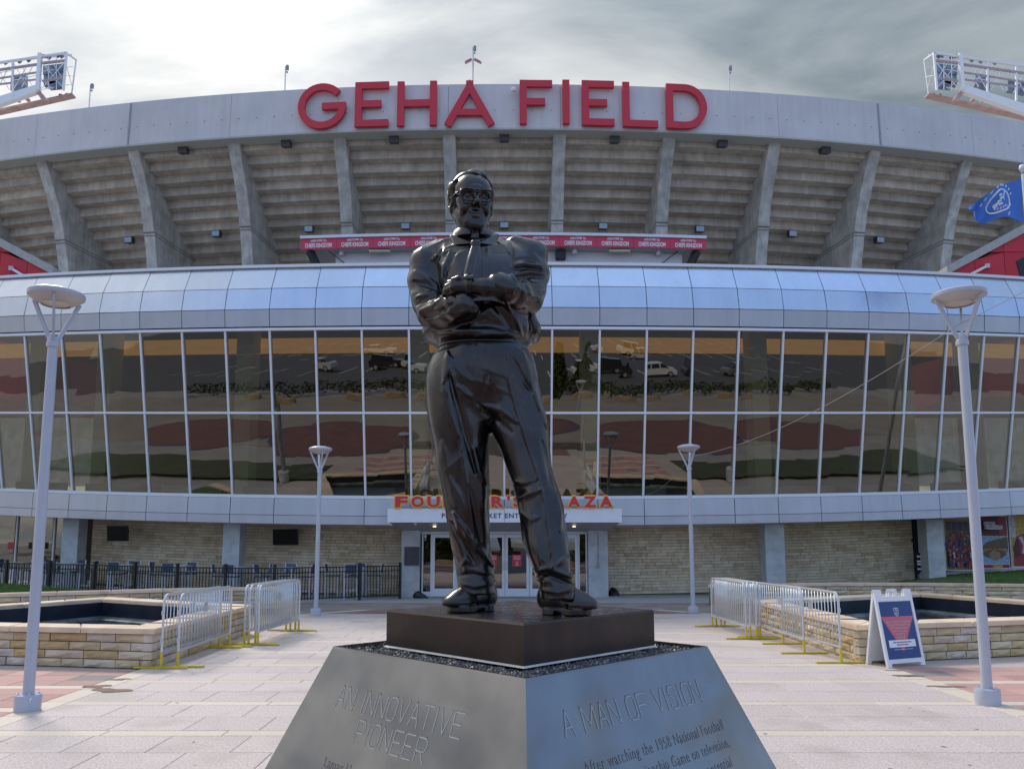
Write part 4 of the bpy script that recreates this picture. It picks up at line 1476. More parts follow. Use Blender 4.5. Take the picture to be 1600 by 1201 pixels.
# ================================================================ statue, carved from distance fields
BRONZE = M('bronze', (0.046, 0.042, 0.044), 0.30, metal=0.9, var=0.28, scale=4.5, rvar=0.08, bump=0.12, bscale=60, coat=0.45, bdist=0.005,
           blotch=((0.036, 0.023, 0.019), 3.2, 0.5, 0.52))
BRONZE_SKIN = M('bronze_skin', (0.046, 0.041, 0.041), 0.30, metal=0.9, var=0.2, scale=9, rvar=0.05, bump=0.05, bscale=70, coat=0.5, bdist=0.003)
YST = 5.0
def sp(px, py, d=0.0):
    return np.array(on_y(px, py, YST + d))
class Field:
    def __init__(self, lo, hi, h):
        self.h = h
        self.lo = np.array(lo, float)
        n = np.ceil((np.array(hi) - self.lo) / h).astype(int) + 1
        self.F = np.full(n, 0.12, np.float32)
        self.ax = [self.lo[i] + h * np.arange(n[i]) for i in range(3)]
    def win(self, lo, hi, pad):
        sl = []
        for i in range(3):
            a = int(np.clip(np.floor((lo[i] - pad - self.lo[i]) / self.h), 0, self.F.shape[i]))
            b = int(np.clip(np.ceil((hi[i] + pad - self.lo[i]) / self.h) + 1, 0, self.F.shape[i]))
            sl.append(slice(a, b))
        return tuple(sl)
    def grid(self, sl):
        return (self.ax[0][sl[0]][:, None, None], self.ax[1][sl[1]][None, :, None], self.ax[2][sl[2]][None, None, :])
    def put(self, sl, d, k, op='u'):
        G = self.F[sl]
        if op == 'u':
            hh = np.clip(0.5 + 0.5 * (G - d) / k, 0, 1)
            self.F[sl] = G * (1 - hh) + d * hh - k * hh * (1 - hh)
        else:
            d = -d
            hh = np.clip(0.5 - 0.5 * (G - d) / k, 0, 1)
            self.F[sl] = G * (1 - hh) + d * hh + k * hh * (1 - hh)
    def cone(self, a, b, ra, rb, k=0.03, op='u', sy=1.0):
        a, b = np.asarray(a, float), np.asarray(b, float)
        R = max(ra, rb)
        lo, hi = np.minimum(a, b) - R * max(1, 1 / sy), np.maximum(a, b) + R * max(1, 1 / sy)
        sl = self.win(lo, hi, k * 1.5 + 0.02)
        X, Y, Z = self.grid(sl)
        cy = (a[1] + b[1]) / 2
        Yc = cy + (Y - cy) * sy if sy != 1 else Y
        A2 = a.copy(); B2 = b.copy()
        if sy != 1:
            A2[1] = cy + (a[1] - cy) * sy; B2[1] = cy + (b[1] - cy) * sy
        d = B2 - A2
        L2 = float(d @ d) + 1e-9
        t = np.clip(((X - A2[0]) * d[0] + (Yc - A2[1]) * d[1] + (Z - A2[2]) * d[2]) / L2, 0, 1)
        q = np.sqrt((X - A2[0] - t * d[0]) ** 2 + (Yc - A2[1] - t * d[1]) ** 2 + (Z - A2[2] - t * d[2]) ** 2)
        self.put(sl, q - (ra + (rb - ra) * t), k, op)
    def chain(self, pts, rs, k=0.02, op='u'):
        for i in range(len(pts) - 1):
            self.cone(pts[i], pts[i + 1], rs[i], rs[i + 1], k, op)
    def ell(self, c, r, k=0.03, op='u', M3=None):
        c = np.asarray(c, float)
        R = max(r)
        sl = self.win(c - R, c + R, k * 1.5 + 0.02)
        X, Y, Z = self.grid(sl)
        X, Y, Z = X - c[0], Y - c[1], Z - c[2]
        if M3 is not None:
            X, Y, Z = (M3[0][i] * X + M3[1][i] * Y + M3[2][i] * Z for i in range(3))
        q = np.sqrt((X / r[0]) ** 2 + (Y / r[1]) ** 2 + (Z / r[2]) ** 2)
        q2 = np.sqrt((X / r[0] ** 2) ** 2 + (Y / r[1] ** 2) ** 2 + (Z / r[2] ** 2) ** 2) + 1e-6
        self.put(sl, q * (q - 1) / q2, k, op)
    def loft(self, rows, k=0.03, pw=2.0, op='u', pad=0.0):
        """rows: (z, x left, x right, y middle, y half) from top to bottom"""
        rows = sorted(rows)
        zs = np.array([r[0] for r in rows])
        P = np.array([((r[1] + r[2]) / 2, (r[2] - r[1]) / 2, r[3], r[4]) for r in rows])
        lo = (P[:, 0] - P[:, 1]).min(), (P[:, 2] - P[:, 3]).min(), zs[0]
        hi = (P[:, 0] + P[:, 1]).max(), (P[:, 2] + P[:, 3]).max(), zs[-1]
        sl = self.win(lo, hi, k * 1.5 + 0.03)
        X, Y, Z = self.grid(sl)
        z1 = np.clip(self.ax[2][sl[2]], zs[0], zs[-1])
        def ip(c):
            # smooth (Catmull-Rom like) interpolation
            v = P[:, c]
            m_ = np.gradient(v, zs)
            i = np.clip(np.searchsorted(zs, z1, side='right') - 1, 0, len(zs) - 2)
            hh = zs[i + 1] - zs[i]
            t = (z1 - zs[i]) / hh
            return ((2 * t ** 3 - 3 * t ** 2 + 1) * v[i] + (t ** 3 - 2 * t ** 2 + t) * hh * m_[i] + (-2 * t ** 3 + 3 * t ** 2) * v[i + 1] + (t ** 3 - t ** 2) * hh * m_[i + 1])[None, None, :]
        cx, rx, cy, ry = ip(0), np.maximum(ip(1), 0.004), ip(2), np.maximum(ip(3), 0.004)
        U, V = np.abs(X - cx) / rx, np.abs(Y - cy) / ry
        q = (U ** pw + V ** pw) ** (1 / pw)
        g_ = np.sqrt((U / rx) ** 2 + (V / ry) ** 2) / np.maximum(np.sqrt(U ** 2 + V ** 2), 1e-4)
        d = (q - 1) / np.maximum(g_, 1e-3)
        dz = np.maximum(zs[0] - Z, Z - zs[-1])
        d = np.maximum(d, dz)
        self.put(sl, d, k, op)
    def crease(self, pts, amp, w, side=-1):
        """ridge (amp>0) or groove (amp<0) along a line drawn on the front (in x,z)"""
        P = np.array([(p[0], p[2]) for p in pts])
        lo, hi = P.min(0) - 3 * w, P.max(0) + 3 * w
        sl = self.win((lo[0], self.lo[1], lo[1]), (hi[0], self.ax[1][-1], hi[1]), 0)
        X, Z = self.ax[0][sl[0]][:, None], self.ax[2][sl[2]][None, :]
        best = np.full((X.shape[0], Z.shape[1]), 1e9)
        n = len(P) - 1
        for i in range(n):
            d = P[i + 1] - P[i]
            t = np.clip(((X - P[i, 0]) * d[0] + (Z - P[i, 1]) * d[1]) / (d @ d), 0, 1)
            q = (X - P[i, 0] - t * d[0]) ** 2 + (Z - P[i, 1] - t * d[1]) ** 2
            tt = (i + t) / n
            q = q / (np.clip(4 * tt * (1 - tt), 0.12, 1))
            best = np.minimum(best, q)
        D = amp * np.exp(-best / (w * w))
        self.F[sl] -= D[:, None, :].astype(np.float32)
    def noise(self, amp, seed, sc):
        rn = np.random.RandomState(seed)
        X, Y, Z = self.grid((slice(None),) * 3)
        s = 0
        for i in range(6):
            f = rn.normal(0, sc, 3) * np.array([1, 1, 0.7])
            s = s + np.sin(f[0] * X + f[1] * Y + f[2] * Z + rn.uniform(0, 6.28))
        self.F -= (amp * s / 2.4).astype(np.float32)
    def folds(self, amp, seed, freq, along, warp=0.06, lo=0.1):
        """soft cloth ridges running along a direction, coming and going"""
        rn = np.random.RandomState(seed)
        X, Y, Z = self.grid((slice(None),) * 3)
        a = np.array(along, float)
        a /= np.linalg.norm(a)
        n1 = np.cross(a, (0, 1, 0)); n1 /= np.linalg.norm(n1)
        n2 = np.cross(a, n1)
        def low(sc):
            s = 0
            for i in range(4):
                f = rn.normal(0, sc, 3)
                s = s + np.sin(f[0] * X + f[1] * Y + f[2] * Z + rn.uniform(0, 6.28))
            return s / 2.2
        u = n1[0] * X + n1[1] * Y + n1[2] * Z + .45 * (n2[0] * X + n2[1] * Y + n2[2] * Z) + warp * low(5)
        r = (1 - np.abs(np.sin(u * freq + rn.uniform(0, 3)))) ** 2.2
        m_ = np.clip(low(4.5) + lo, 0, 1)
        self.F -= (amp * (r - .33) * m_).astype(np.float32)
    def mesh(self, name, mat, origin):
        F, h = self.F, self.h
        ins = F < 0
        c = [ins[i:ins.shape[0] - 1 + i, j:ins.shape[1] - 1 + j, k:ins.shape[2] - 1 + k] for i in (0, 1) for j in (0, 1) for k in (0, 1)]
        s = sum(x.astype(np.int8) for x in c)
        act = (s > 0) & (s < 8)
        I = np.argwhere(act)
        vid = np.full(act.shape, -1, np.int64)
        vid[act] = np.arange(len(I))
        pos = np.zeros((len(I), 3))
        cnt = np.zeros(len(I))
        cor = [(i, j, k) for i in (0, 1) for j in (0, 1) for k in (0, 1)]
        val = {q: F[I[:, 0] + q[0], I[:, 1] + q[1], I[:, 2] + q[2]] for q in cor}
        for q in cor:
            for a in range(3):
                if q[a] == 0:
                    q2 = tuple(1 if b == a else q[b] for b in range(3))
                    f0, f1 = val[q], val[q2]
                    x = (f0 < 0) != (f1 < 0)
                    t = np.where(x, f0 / np.where(x, f0 - f1, 1), 0)
                    p = np.array(q, float)[None, :].repeat(len(I), 0)
                    p[:, a] += t
                    pos[x] += p[x]
                    cnt[x] += 1
        V = I + pos / cnt[:, None]
        faces = []
        for a in range(3):
            b, cc = (a + 1) % 3, (a + 2) % 3
            sl0 = [slice(None)] * 3
            sl1 = [slice(None)] * 3
            sl0[a], sl1[a] = slice(0, -1), slice(1, None)
            x = ins[tuple(sl0)] != ins[tuple(sl1)]
            E = np.argwhere(x)
            E = E[(E[:, b] > 0) & (E[:, cc] > 0) & (E[:, b] < F.shape[b] - 1) & (E[:, cc] < F.shape[cc] - 1)]
            fl = ins[tuple(sl0)][E[:, 0], E[:, 1], E[:, 2]]
            def cell(db, dc):
                q = E.copy()
                q[:, b] += db
                q[:, cc] += dc
                return vid[q[:, 0], q[:, 1], q[:, 2]]
            Q = np.stack([cell(-1, -1), cell(0, -1), cell(0, 0), cell(-1, 0)], 1)
            Q[~fl] = Q[~fl][:, ::-1]
            faces.append(Q)
        Q = np.concatenate(faces)
        Gx, Gy, Gz = np.gradient(F)
        def tri(A, P):
            i = np.clip(np.floor(P).astype(int), 0, np.array(A.shape) - 2)
            f = P - i
            r = 0
            for q in cor:
                w = np.prod([f[:, b] if q[b] else 1 - f[:, b] for b in range(3)], axis=0)
                r = r + w * A[i[:, 0] + q[0], i[:, 1] + q[1], i[:, 2] + q[2]]
            return r
        for _ in range(2):
            g_ = np.stack([tri(Gx, V), tri(Gy, V), tri(Gz, V)], 1)
            st = (tri(F, V) / np.maximum((g_ ** 2).sum(1), 1e-8))[:, None] * g_
            V = V - np.clip(st, -0.4, 0.4)
        g_ = np.stack([tri(Gx, V), tri(Gy, V), tri(Gz, V)], 1)
        nr = g_ / np.maximum(np.linalg.norm(g_, axis=1), 1e-8)[:, None]
        W_ = self.lo + V * h - np.array(origin)
        me = bpy.data.meshes.new(name)
        me.vertices.add(len(W_))
        me.vertices.foreach_set('co', W_.astype(np.float32).ravel())
        me.loops.add(len(Q) * 4)
        me.loops.foreach_set('vertex_index', Q.astype(np.int32).ravel())
        me.polygons.add(len(Q))
        me.polygons.foreach_set('loop_start', np.arange(0, len(Q) * 4, 4, dtype=np.int32))
        me.polygons.foreach_set('use_smooth', np.ones(len(Q), bool))
        me.materials.append(mat)
        me.update(calc_edges=True)
        me.validate()
        if len(me.vertices) == len(nr):
            me.normals_split_custom_set_from_vertices(nr)
        return me
SO = Vector((-0.02, 4.95, ZP))
statue = thing('bronze_statue', 'dark bronze statue of a man in shirt and tie with folded arms and large glasses', 'statue', SO)
def part(name, field, mat, parent=None):
    me = field.mesh(name, mat, SO if parent is None else SO)
    o = bpy.data.objects.new(name, me)
    COL.objects.link(o)
    o.parent = parent or statue
    return o
def lrow(py, xl, xr, d, ry):
    a, b = sp(xl, py, d), sp(xr, py, d)
    return (a[2], a[0], b[0], YST + d, ry)

# ---- trousers
T = Field((-0.58, 4.42, 1.38), (0.62, 5.42, 3.22), 0.0085)
T.loft([lrow(536, 686, 822, 0.0, .235), lrow(550, 683, 828, 0, .255), lrow(575, 672, 836, 0, .275), lrow(600, 668, 841, .01, .28), lrow(630, 668, 846, .02, .26), lrow(662, 680, 846, .03, .20)], .03, 2.3)
T.loft([lrow(560, 678, 772, 0, .22), lrow(600, 667, 771, 0, .24), lrow(632, 667, 770, 0, .235), lrow(662, 671, 768, 0, .225), lrow(695, 678, 764, -.005, .205), lrow(735, 684, 764, -.01, .19), lrow(779, 691.5, 764.5, -.01, .175),
        lrow(823, 700, 766, .0, .16), lrow(860, 707, 768, .02, .15), lrow(889, 713, 772, .03, .148), lrow(908, 714, 774, .03, .15), lrow(927, 715, 775, .03, .152)], .035, 2.4)
T.loft([lrow(560, 735, 831, 0, .22), lrow(600, 740, 840, -.01, .24), lrow(630, 748, 847, -.02, .235), lrow(665, 764, 856, -.04, .22), lrow(702, 781, 860, -.07, .20), lrow(746, 798, 866, -.11, .185), lrow(779, 807, 877, -.14, .18),
        lrow(823, 814, 885, -.18, .165), lrow(867, 823, 891, -.215, .155), lrow(896, 834, 895, -.23, .15), lrow(915, 840, 899, -.235, .152), lrow(935, 843, 902, -.24, .155)], .035, 2.4)
def cr(F, pts, amp, w, d=-0.2):
    F.crease([sp(x, y, d) for x, y in pts], amp, w)
for pts, a, w in [
        ([(700, 552), (699, 575), (694, 598)], .022, .020), ([(703, 588), (711, 622), (722, 660), (734, 705), (743, 738)], -.026, .018), ([(694, 600), (703, 640), (715, 680)], .012, .03),
        ([(740, 700), (748, 735), (764, 757)], .016, .018), ([(706, 801), (728, 832), (752, 862), (772, 886)], .024, .017), ([(703, 812), (722, 846), (738, 878)], -.018, .016), ([(708, 800), (718, 850), (726, 893)], .013, .016),
        ([(716, 606), (735, 623), (750, 640)], .014, .016), ([(705, 560), (720, 585), (738, 600)], .010, .018), ([(745, 540), (746, 580), (745, 618)], .007, .009), ([(760, 545), (762, 590), (752, 622)], -.006, .010),
        ([(728, 622), (745, 632), (757, 640)], -.012, .012), ([(755, 634), (782, 642), (808, 662)], .020, .016), ([(752, 642), (776, 655), (800, 678)], -.014, .016), ([(792, 560), (795, 600), (808, 648), (823, 695), (838, 740), (849, 786), (856, 840), (861, 885)], .022, .008), ([(722, 700), (730, 760), (738, 820), (744, 870)], .014, .009),
        ([(802, 562), (815, 592), (830, 612)], -.014, .016), ([(818, 552), (828, 590), (843, 640)], .018, .02), ([(836, 610), (846, 640), (856, 668)], .014, .018), ([(806, 780), (826, 772), (846, 766)], .018, .016), ([(808, 768), (826, 758), (842, 752)], -.012, .014),
        ([(800, 750), (822, 758), (838, 752)], .010, .014), ([(812, 800), (828, 812), (842, 808)], .010, .016), ([(868, 770), (876, 800), (872, 830)], .014, .018), ([(834, 890), (852, 886), (872, 892), (892, 900)], .020, .014), ([(836, 903), (858, 898), (880, 908), (896, 914)], -.018, .011),
        ([(846, 872), (856, 884), (868, 880), (884, 868)], .016, .014), ([(716, 900), (738, 897), (760, 903), (773, 900)], -.012, .012), ([(718, 884), (728, 874), (738, 880)], .012, .014), ([(717, 912), (742, 917), (773, 911)], .010, .010),
        ([(840, 918), (868, 922), (898, 916)], .010, .010), ([(690, 690), (700, 740), (712, 790)], .008, .025), ([(758, 690), (752, 740), (757, 800)], .008, .02),
        ([(784, 712), (802, 752), (812, 800)], .008, .015), ([(846, 690), (853, 720), (860, 760)], -.012, .016), ([(770, 606), (775, 640), (764, 668)], -.010, .018), ([(732, 760), (742, 800), (750, 845)], -.008, .022), ([(825, 800), (835, 840), (842, 880)], .009, .016)]:
    cr(T, pts, a * 0.85, w * 1.15)
T.noise(.003, 3, 15)
T.noise(.0012, 4, 34)
T.folds(.012, 21, 16, (.35, 0, -1))
T.folds(.006, 22, 20, (-.75, 0, -.7), lo=-.1)
T.folds(.005, 23, 26, (1, 0, -.25), lo=-.35)
part('trousers', T, BRONZE)
# ---- shirt with rolled sleeves
S = Field((-0.72, 4.38, 2.86), (0.52, 5.40, 4.06), 0.0085)
S.loft([lrow(368, 714, 770, .04, .10), lrow(376, 702, 780, .04, .115), lrow(385, 684, 806, .04, .135), lrow(397, 668, 830, .035, .175), lrow(418, 668, 838, .01, .222), lrow(445, 676, 838, -.01, .25), lrow(475, 684, 832, -.02, .265),
        lrow(500, 680, 828, -.03, .28), lrow(517, 667, 830, -.02, .285), lrow(529, 666, 828, -.01, .275), lrow(538, 678, 826, 0, .26), lrow(544, 687, 822, 0, .24)], .03, 2.3)
# shoulders and upper arms
S.chain([sp(690, 397, .04), sp(668, 412, .0), sp(661, 440, -.03), sp(668, 470, -.07), sp(677, 488, -.10)], [.105, .110, .095, .10, .105], .04)
S.chain([sp(806, 388, .05), sp(830, 400, .02), sp(833, 430, -.03), sp(828, 452, -.08), sp(822, 464, -.12)], [.088, .105, .10, .10, .112], .04)
# forearm sleeves: his right arm low, his left arm above it
S.chain([sp(677, 488, -.12), sp(702, 486, -.25), sp(722, 479, -.33)], [.108, .098, .086], .03)
S.chain([sp(822, 466, -.14), sp(803, 458, -.28), sp(788, 452, -.36)], [.108, .098, .084], .03)
# cuffs
def cuff(F, c, ax, r, t):
    c, ax = np.array(c), np.array(ax, float)
    ax = ax / np.linalg.norm(ax)
    F.cone(c - ax * t * 1.2, c - ax * t * .9, r * .98, r * .98, .01, 's') if False else None
    F.cone(c - ax * t / 2, c + ax * t / 2, r, r * 0.97, .005)
cuff(S, sp(722, 478, -.335), sp(735, 474, -.36) - sp(705, 484, -.28), .098, .05)
cuff(S, sp(786, 451, -.365), sp(770, 447, -.40) - sp(803, 458, -.29), .098, .045)
# billow over the belt and the loose fold at his left side
S.ell(sp(690, 523, -.03), (.13, .17, .062), .03)
S.ell(sp(745, 526, -.16), (.26, .15, .06), .03)
S.loft([lrow(480, 820, 834, .05, .12), lrow(500, 818, 840, .05, .13), lrow(517, 816, 846, .05, .14), lrow(529, 814, 843, .05, .13), lrow(536, 812, 834, .05, .10)], .02)
for pts, a, w in [
        ([(690, 388), (682, 410), (687, 440), (692, 462)], -.020, .013), ([(676, 390), (690, 420), (692, 452)], .014, .013), ([(703, 395), (693, 425), (690, 445)], .014, .014), ([(712, 400), (700, 425), (694, 440)], -.010, .012),
        ([(797, 372), (800, 395), (799, 420)], -.018, .010), ([(778, 372), (790, 385), (798, 398)], .012, .010), ([(784, 378), (794, 392), (797, 412)], -.010, .012),
        ([(646, 420), (664, 432), (684, 446)], .010, .013), ([(645, 437), (660, 444), (680, 452)], -.012, .012), ([(650, 465), (668, 462), (690, 456)], .014, .013), ([(652, 476), (676, 470), (694, 464)], -.012, .012), ([(657, 488), (676, 488), (694, 478)], .012, .014),
        ([(666, 500), (690, 502), (712, 494)], -.014, .012), ([(690, 470), (697, 482), (707, 497)], .014, .010), ([(698, 462), (708, 470), (722, 492)], -.008, .007),
        ([(803, 420), (822, 412), (846, 414)], .016, .010), ([(800, 428), (820, 420), (848, 421)], -.016, .009), ([(806, 436), (825, 427), (852, 427)], .016, .010), ([(812, 442), (830, 434), (850, 436)], -.010, .009), ([(800, 412), (820, 404), (840, 405)], -.010, .010),
        ([(796, 440), (806, 462), (800, 480)], .014, .010), ([(806, 440), (818, 460), (826, 482)], -.012, .012), ([(815, 450), (832, 452), (848, 446)], .012, .012), ([(808, 470), (826, 474), (842, 468)], .010, .012),
        ([(690, 500), (712, 512), (745, 505)], .012, .014), ([(700, 510), (730, 515), (760, 508)], -.008, .012), ([(790, 490), (806, 505), (816, 526)], .014, .012), ([(770, 486), (792, 510), (800, 524)], -.012, .014),
        ([(674, 520), (690, 528), (712, 530)], .012, .012), ([(826, 490), (832, 508), (838, 526)], -.012, .009), ([(735, 482), (737, 505), (736, 530)], .005, .006), ([(762, 384), (763, 410), (764, 432)], .006, .006), ([(768, 400), (785, 400), (796, 398)], -.005, .005),
        ([(745, 534), (780, 531), (815, 524)], .012, .010), ([(690, 536), (715, 538), (740, 536)], -.008, .010), ([(672, 404), (684, 398), (704, 390)], .008, .012), ([(835, 392), (845, 408), (850, 424)], .008, .014)]:
    cr(S, pts, a * 0.9, w * 1.25, -.15)
S.noise(.0018, 9, 17)
S.noise(.0012, 10, 36)
S.folds(.010, 31, 20, (.5, 0, -1), lo=-.05)
S.folds(.009, 32, 22, (-.8, 0, -.6), lo=-.15)
S.folds(.007, 33, 26, (1, 0, -.15), lo=-.2)
shirt = part('shirt', S, BRONZE)
# collar
K = Field((-0.42, 4.58, 3.76), (0.08, 5.25, 4.16), 0.006)
K.loft([lrow(365, 708, 774, .045, .130), lrow(371, 705, 777, .04, .140), lrow(379, 701, 783, .035, .145)], .01, 2.2)
K.loft([lrow(358, 714, 772, .05, .115), lrow(372, 711, 775, .04, .125), lrow(384, 706, 782, .03, .138)], .006, 2.2, op='s')
K.cone(sp(743, 350, -.15), sp(743, 376, -.12), .075, .02, .01, 's')
for pts in (((705, 370, -.05), (735, 381, -.135), (718, 396, -.168)), ((777, 368, -.04), (750, 381, -.135), (765, 394, -.163))):
    a, b_, c = [sp(*q) for q in pts]
    for t in np.linspace(0, 1, 40):
        K.cone(a + (b_ - a) * t, a + (c - a) * t, .012, .011, .008)
    K.cone(b_, c, .013, .012, .008)
collar = part('collar', K, BRONZE)
# tie
Q = Field((-0.38, 4.46, 3.46), (0.05, 4.95, 3.98), 0.006)
Q.ell(sp(743, 382, -.165), (.036, .036, .036), .01)
Q.loft([lrow(386, 736, 751, -.180, .022), lrow(400, 731, 753, -.212, .024), lrow(418, 726, 754, -.240, .026), lrow(440, 721, 754, -.270, .026)], .01, 2.6)
cr(Q, [(744, 390), (742, 410), (739, 436)], -.006, .008)
cr(Q, [(738, 392), (733, 415), (729, 436)], .004, .007)
part('tie', Q, BRONZE)
# belt
Bt = Field((-0.50, 4.60, 3.02), (0.28, 5.36, 3.18), 0.006)
Bt.loft([lrow(535, 684, 823, 0, .243), lrow(548, 683, 826, 0, .262)], .006, 2.3)
part('belt', Bt, BRONZE)

# ---- body: head, neck, trunk inside the shirt, bare forearms and hands as one skin
Bf = Field((-0.52, 4.34, 3.28), (0.22, 5.30, 4.38), 0.0062)
yaw, pit, rol = math.radians(15), math.radians(-9), math.radians(2)
ey = np.array((math.sin(yaw) * math.cos(pit), -math.cos(yaw) * math.cos(pit), math.sin(pit)))
ex = np.array((math.cos(yaw), math.sin(yaw), 0.0))
ez = np.cross(ex, -ey)
ez = ez / np.linalg.norm(ez)
if ez[2] < 0:
    ez = -ez
ex, ez = ex * math.cos(rol) + ez * math.sin(rol), ez * math.cos(rol) - ex * math.sin(rol)
HC = sp(736.5, 318.5, 0.0)
HS = 1.09
def hp(x, y, z):
    return HC + (ex * x + ey * y + ez * z) * HS
M3 = (ex, ey, ez)
MM = [[ex[0], ey[0], ez[0]], [ex[1], ey[1], ez[1]], [ex[2], ey[2], ez[2]]]
def he(F, c, r, k=.03, op='u'):
    F.ell(hp(*c), tuple(q * HS for q in r), k, op, MM)
def hc(F, a, b, ra, rb, k=.02, op='u'):
    F.cone(hp(*a), hp(*b), ra * HS, rb * HS, k, op)
he(Bf, (0, -.02, .055), (.122, .155, .128))
he(Bf, (0, .045, .055), (.108, .105, .105), .04)
he(Bf, (0, .035, -.06), (.103, .098, .125), .04)
hc(Bf, (0, .102, -.150), (0, .110, -.158), .038, .034, .03)
for s in (-1, 1):
    hc(Bf, (s * .092, -.02, -.055), (s * .034, .088, -.140), .036, .034, .04)
    he(Bf, (s * .068, .082, -.012), (.040, .038, .036), .03)
    he(Bf, (s * .060, .098, -.058), (.034, .030, .034), .03)
    he(Bf, (s * .046, .150, .016), (.032, .030, .022), .02, 's')
    he(Bf, (s * .046, .108, .012), (.026, .024, .020), .008)
    hc(Bf, (s * .022, .135, .046), (s * .078, .108, .046), .016, .013, .02)
    hc(Bf, (s * .020, .142, -.040), (s * .016, .150, -.044), .015, .014, .012)
    hc(Bf, (s * .034, .146, -.048), (s * .064, .116, -.098), .004, .004, .022, 's')
    hc(Bf, (s * .026, .128, .022), (s * .068, .118, .020), .007, .006, .006)
    he(Bf, (s * .126, -.015, -.005), (.020, .036, .056), .012)
    he(Bf, (s * .140, -.004, .004), (.012, .020, .030), .010, 's')
    hc(Bf, (s * .118, .0, -.045), (s * .124, -.005, -.056), .014, .012, .012)
hc(Bf, (0, .130, .035), (0, .168, -.028), .014, .020, .022)
he(Bf, (0, .170, -.032), (.021, .020, .018), .012)
for z, y, w, r in ((-.089, .131, .050, .0095), (-.109, .126, .042, .0125)):
    P3 = [hp(x * w, y - .026 * x * x, z + .016 * x * x) for x in np.linspace(-1, 1, 7)]
    Bf.chain(P3, [r * .6, r * .9, r, r * 1.05, r, r * .9, r * .6], .012)
P3 = [hp(x * .054, .149 - .030 * x * x, -.099 + .018 * x * x) for x in np.linspace(-1, 1, 7)]
Bf.chain(P3, [.003, .004, .0045, .0045, .0045, .004, .003], .006, 's')
for z, x in ((.085, .05), (.105, .045)):
    hc(Bf, (-x, .147, z), (x, .147, z), .004, .004, .012, 's')
# neck, trunk and shoulders
Bf.cone(hp(0, -.03, -.09), sp(741, 378, .05), .098, .108, .05)
nk = sp(741, 372, -.05)
for s in (-1, 1):
    Bf.cone(hp(s * .075, -.03, -.08), sp(741 + s * 6, 376, -.055), .022, .018, .03)
Bf.ell(sp(741, 360, -.06), (.014, .014, .02), .025)
Bf.cone(sp(741, 378, .04), sp(744, 440, .02), .11, .12, .05)
Bf.cone(sp(742, 392, .04), sp(690, 402, .04), .06, .07, .05)
Bf.cone(sp(742, 392, .04), sp(812, 396, .04), .06, .07, .05)
Bf.chain([sp(690, 402, .04), sp(668, 445, -.03), sp(678, 486, -.11)], [.07, .065, .06], .03)
Bf.chain([sp(812, 396, .04), sp(832, 430, -.03), sp(822, 464, -.13)], [.07, .065, .06], .03)
# his right forearm (low) and his left forearm (across, on top)
Bf.chain([sp(678, 486, -.12), sp(725, 478, -.345), sp(762, 472, -.385), sp(786, 466, -.345)], [.06, .072, .055, .045], .02)
Bf.chain([sp(822, 464, -.14), sp(788, 452, -.37), sp(760, 449, -.425), sp(736, 446, -.425)], [.06, .074, .057, .043], .02)
# his left hand lying on the right upper arm
Bf.cone(sp(736, 446, -.425), sp(716, 446, -.405), .046, .047, .02, sy=1.2)
kn = [(712, 438, -.405), (708, 443, -.415), (707, 449, -.415), (709, 455, -.40)]
md = [(702, 442, -.365), (698, 448, -.375), (697, 454, -.375), (700, 459, -.36)]
tp = [(698, 448, -.315), (694, 454, -.32), (694, 459, -.325), (698, 463, -.315)]
for a, b_, c, r in zip(kn, md, tp, (.017, .018, .0175, .0155)):
    Bf.chain([sp(722, (a[1] + 446) / 2, -.405), sp(*a), sp(*b_), sp(*c)], [.018, r * 1.08, r, r * .82], .006)
Bf.chain([sp(728, 438, -.43), sp(717, 435, -.435), sp(708, 437, -.42)], [.020, .019, .015], .008)
# his right hand: fingertips tucked under the left upper arm
for q, (yy, r) in enumerate(((458, .016), (463, .017), (468, .0165), (473, .014))):
    Bf.chain([sp(784, 464 + q * 2, -.345), sp(795, yy, -.33), sp(806, yy - 2, -.29)], [.018, r, r * .85], .006)
body = part('body', Bf, BRONZE_SKIN)
# hair
Hf = Field(tuple(HC - .24), tuple(HC + .24), 0.005)
he(Hf, (0, -.026, .058), (.143, .166, .150), .02)
GX, GY, GZ = Hf.grid((slice(None),) * 3)
lx = ((GX - HC[0]) * ex[0] + (GY - HC[1]) * ex[1] + (GZ - HC[2]) * ex[2]) / HS
ly = ((GX - HC[0]) * ey[0] + (GY - HC[1]) * ey[1] + (GZ - HC[2]) * ey[2]) / HS
lz = ((GX - HC[0]) * ez[0] + (GY - HC[1]) * ez[1] + (GZ - HC[2]) * ez[2]) / HS
line = np.interp(lz.ravel(), [-.12, -.06, -.02, .03, .07, .10, .13, .155, .175, .21], [-.07, -.01, .03, .050, .045, .045, .065, .085, .10, .11]).reshape(lz.shape)
line = line + .012 * np.sin(30 * lx + 1.0) * (lz > .1)
cut = np.maximum(ly - line, -(lz + .10 + .35 * np.clip(ly + .02, -1, 0)))
ear = np.sqrt(((np.abs(lx) - .13) / .05) ** 2 + ((ly + .008) / .040) ** 2 + ((lz + .005) / .055) ** 2) - 1
hh = np.clip(0.5 - 0.5 * (Hf.F + cut * HS) / .02, 0, 1)
k = .02
a_, b_ = Hf.F, (cut * HS).astype(np.float32)
hq = np.clip(0.5 + 0.5 * (a_ - b_) / k, 0, 1)
Hf.F = (b_ * (1 - hq) + a_ * hq + k * hq * (1 - hq)).astype(np.float32)
Hf.F = np.maximum(Hf.F, (-ear * .035).astype(np.float32))
th = np.arctan2(lz - .02, ly + .02)
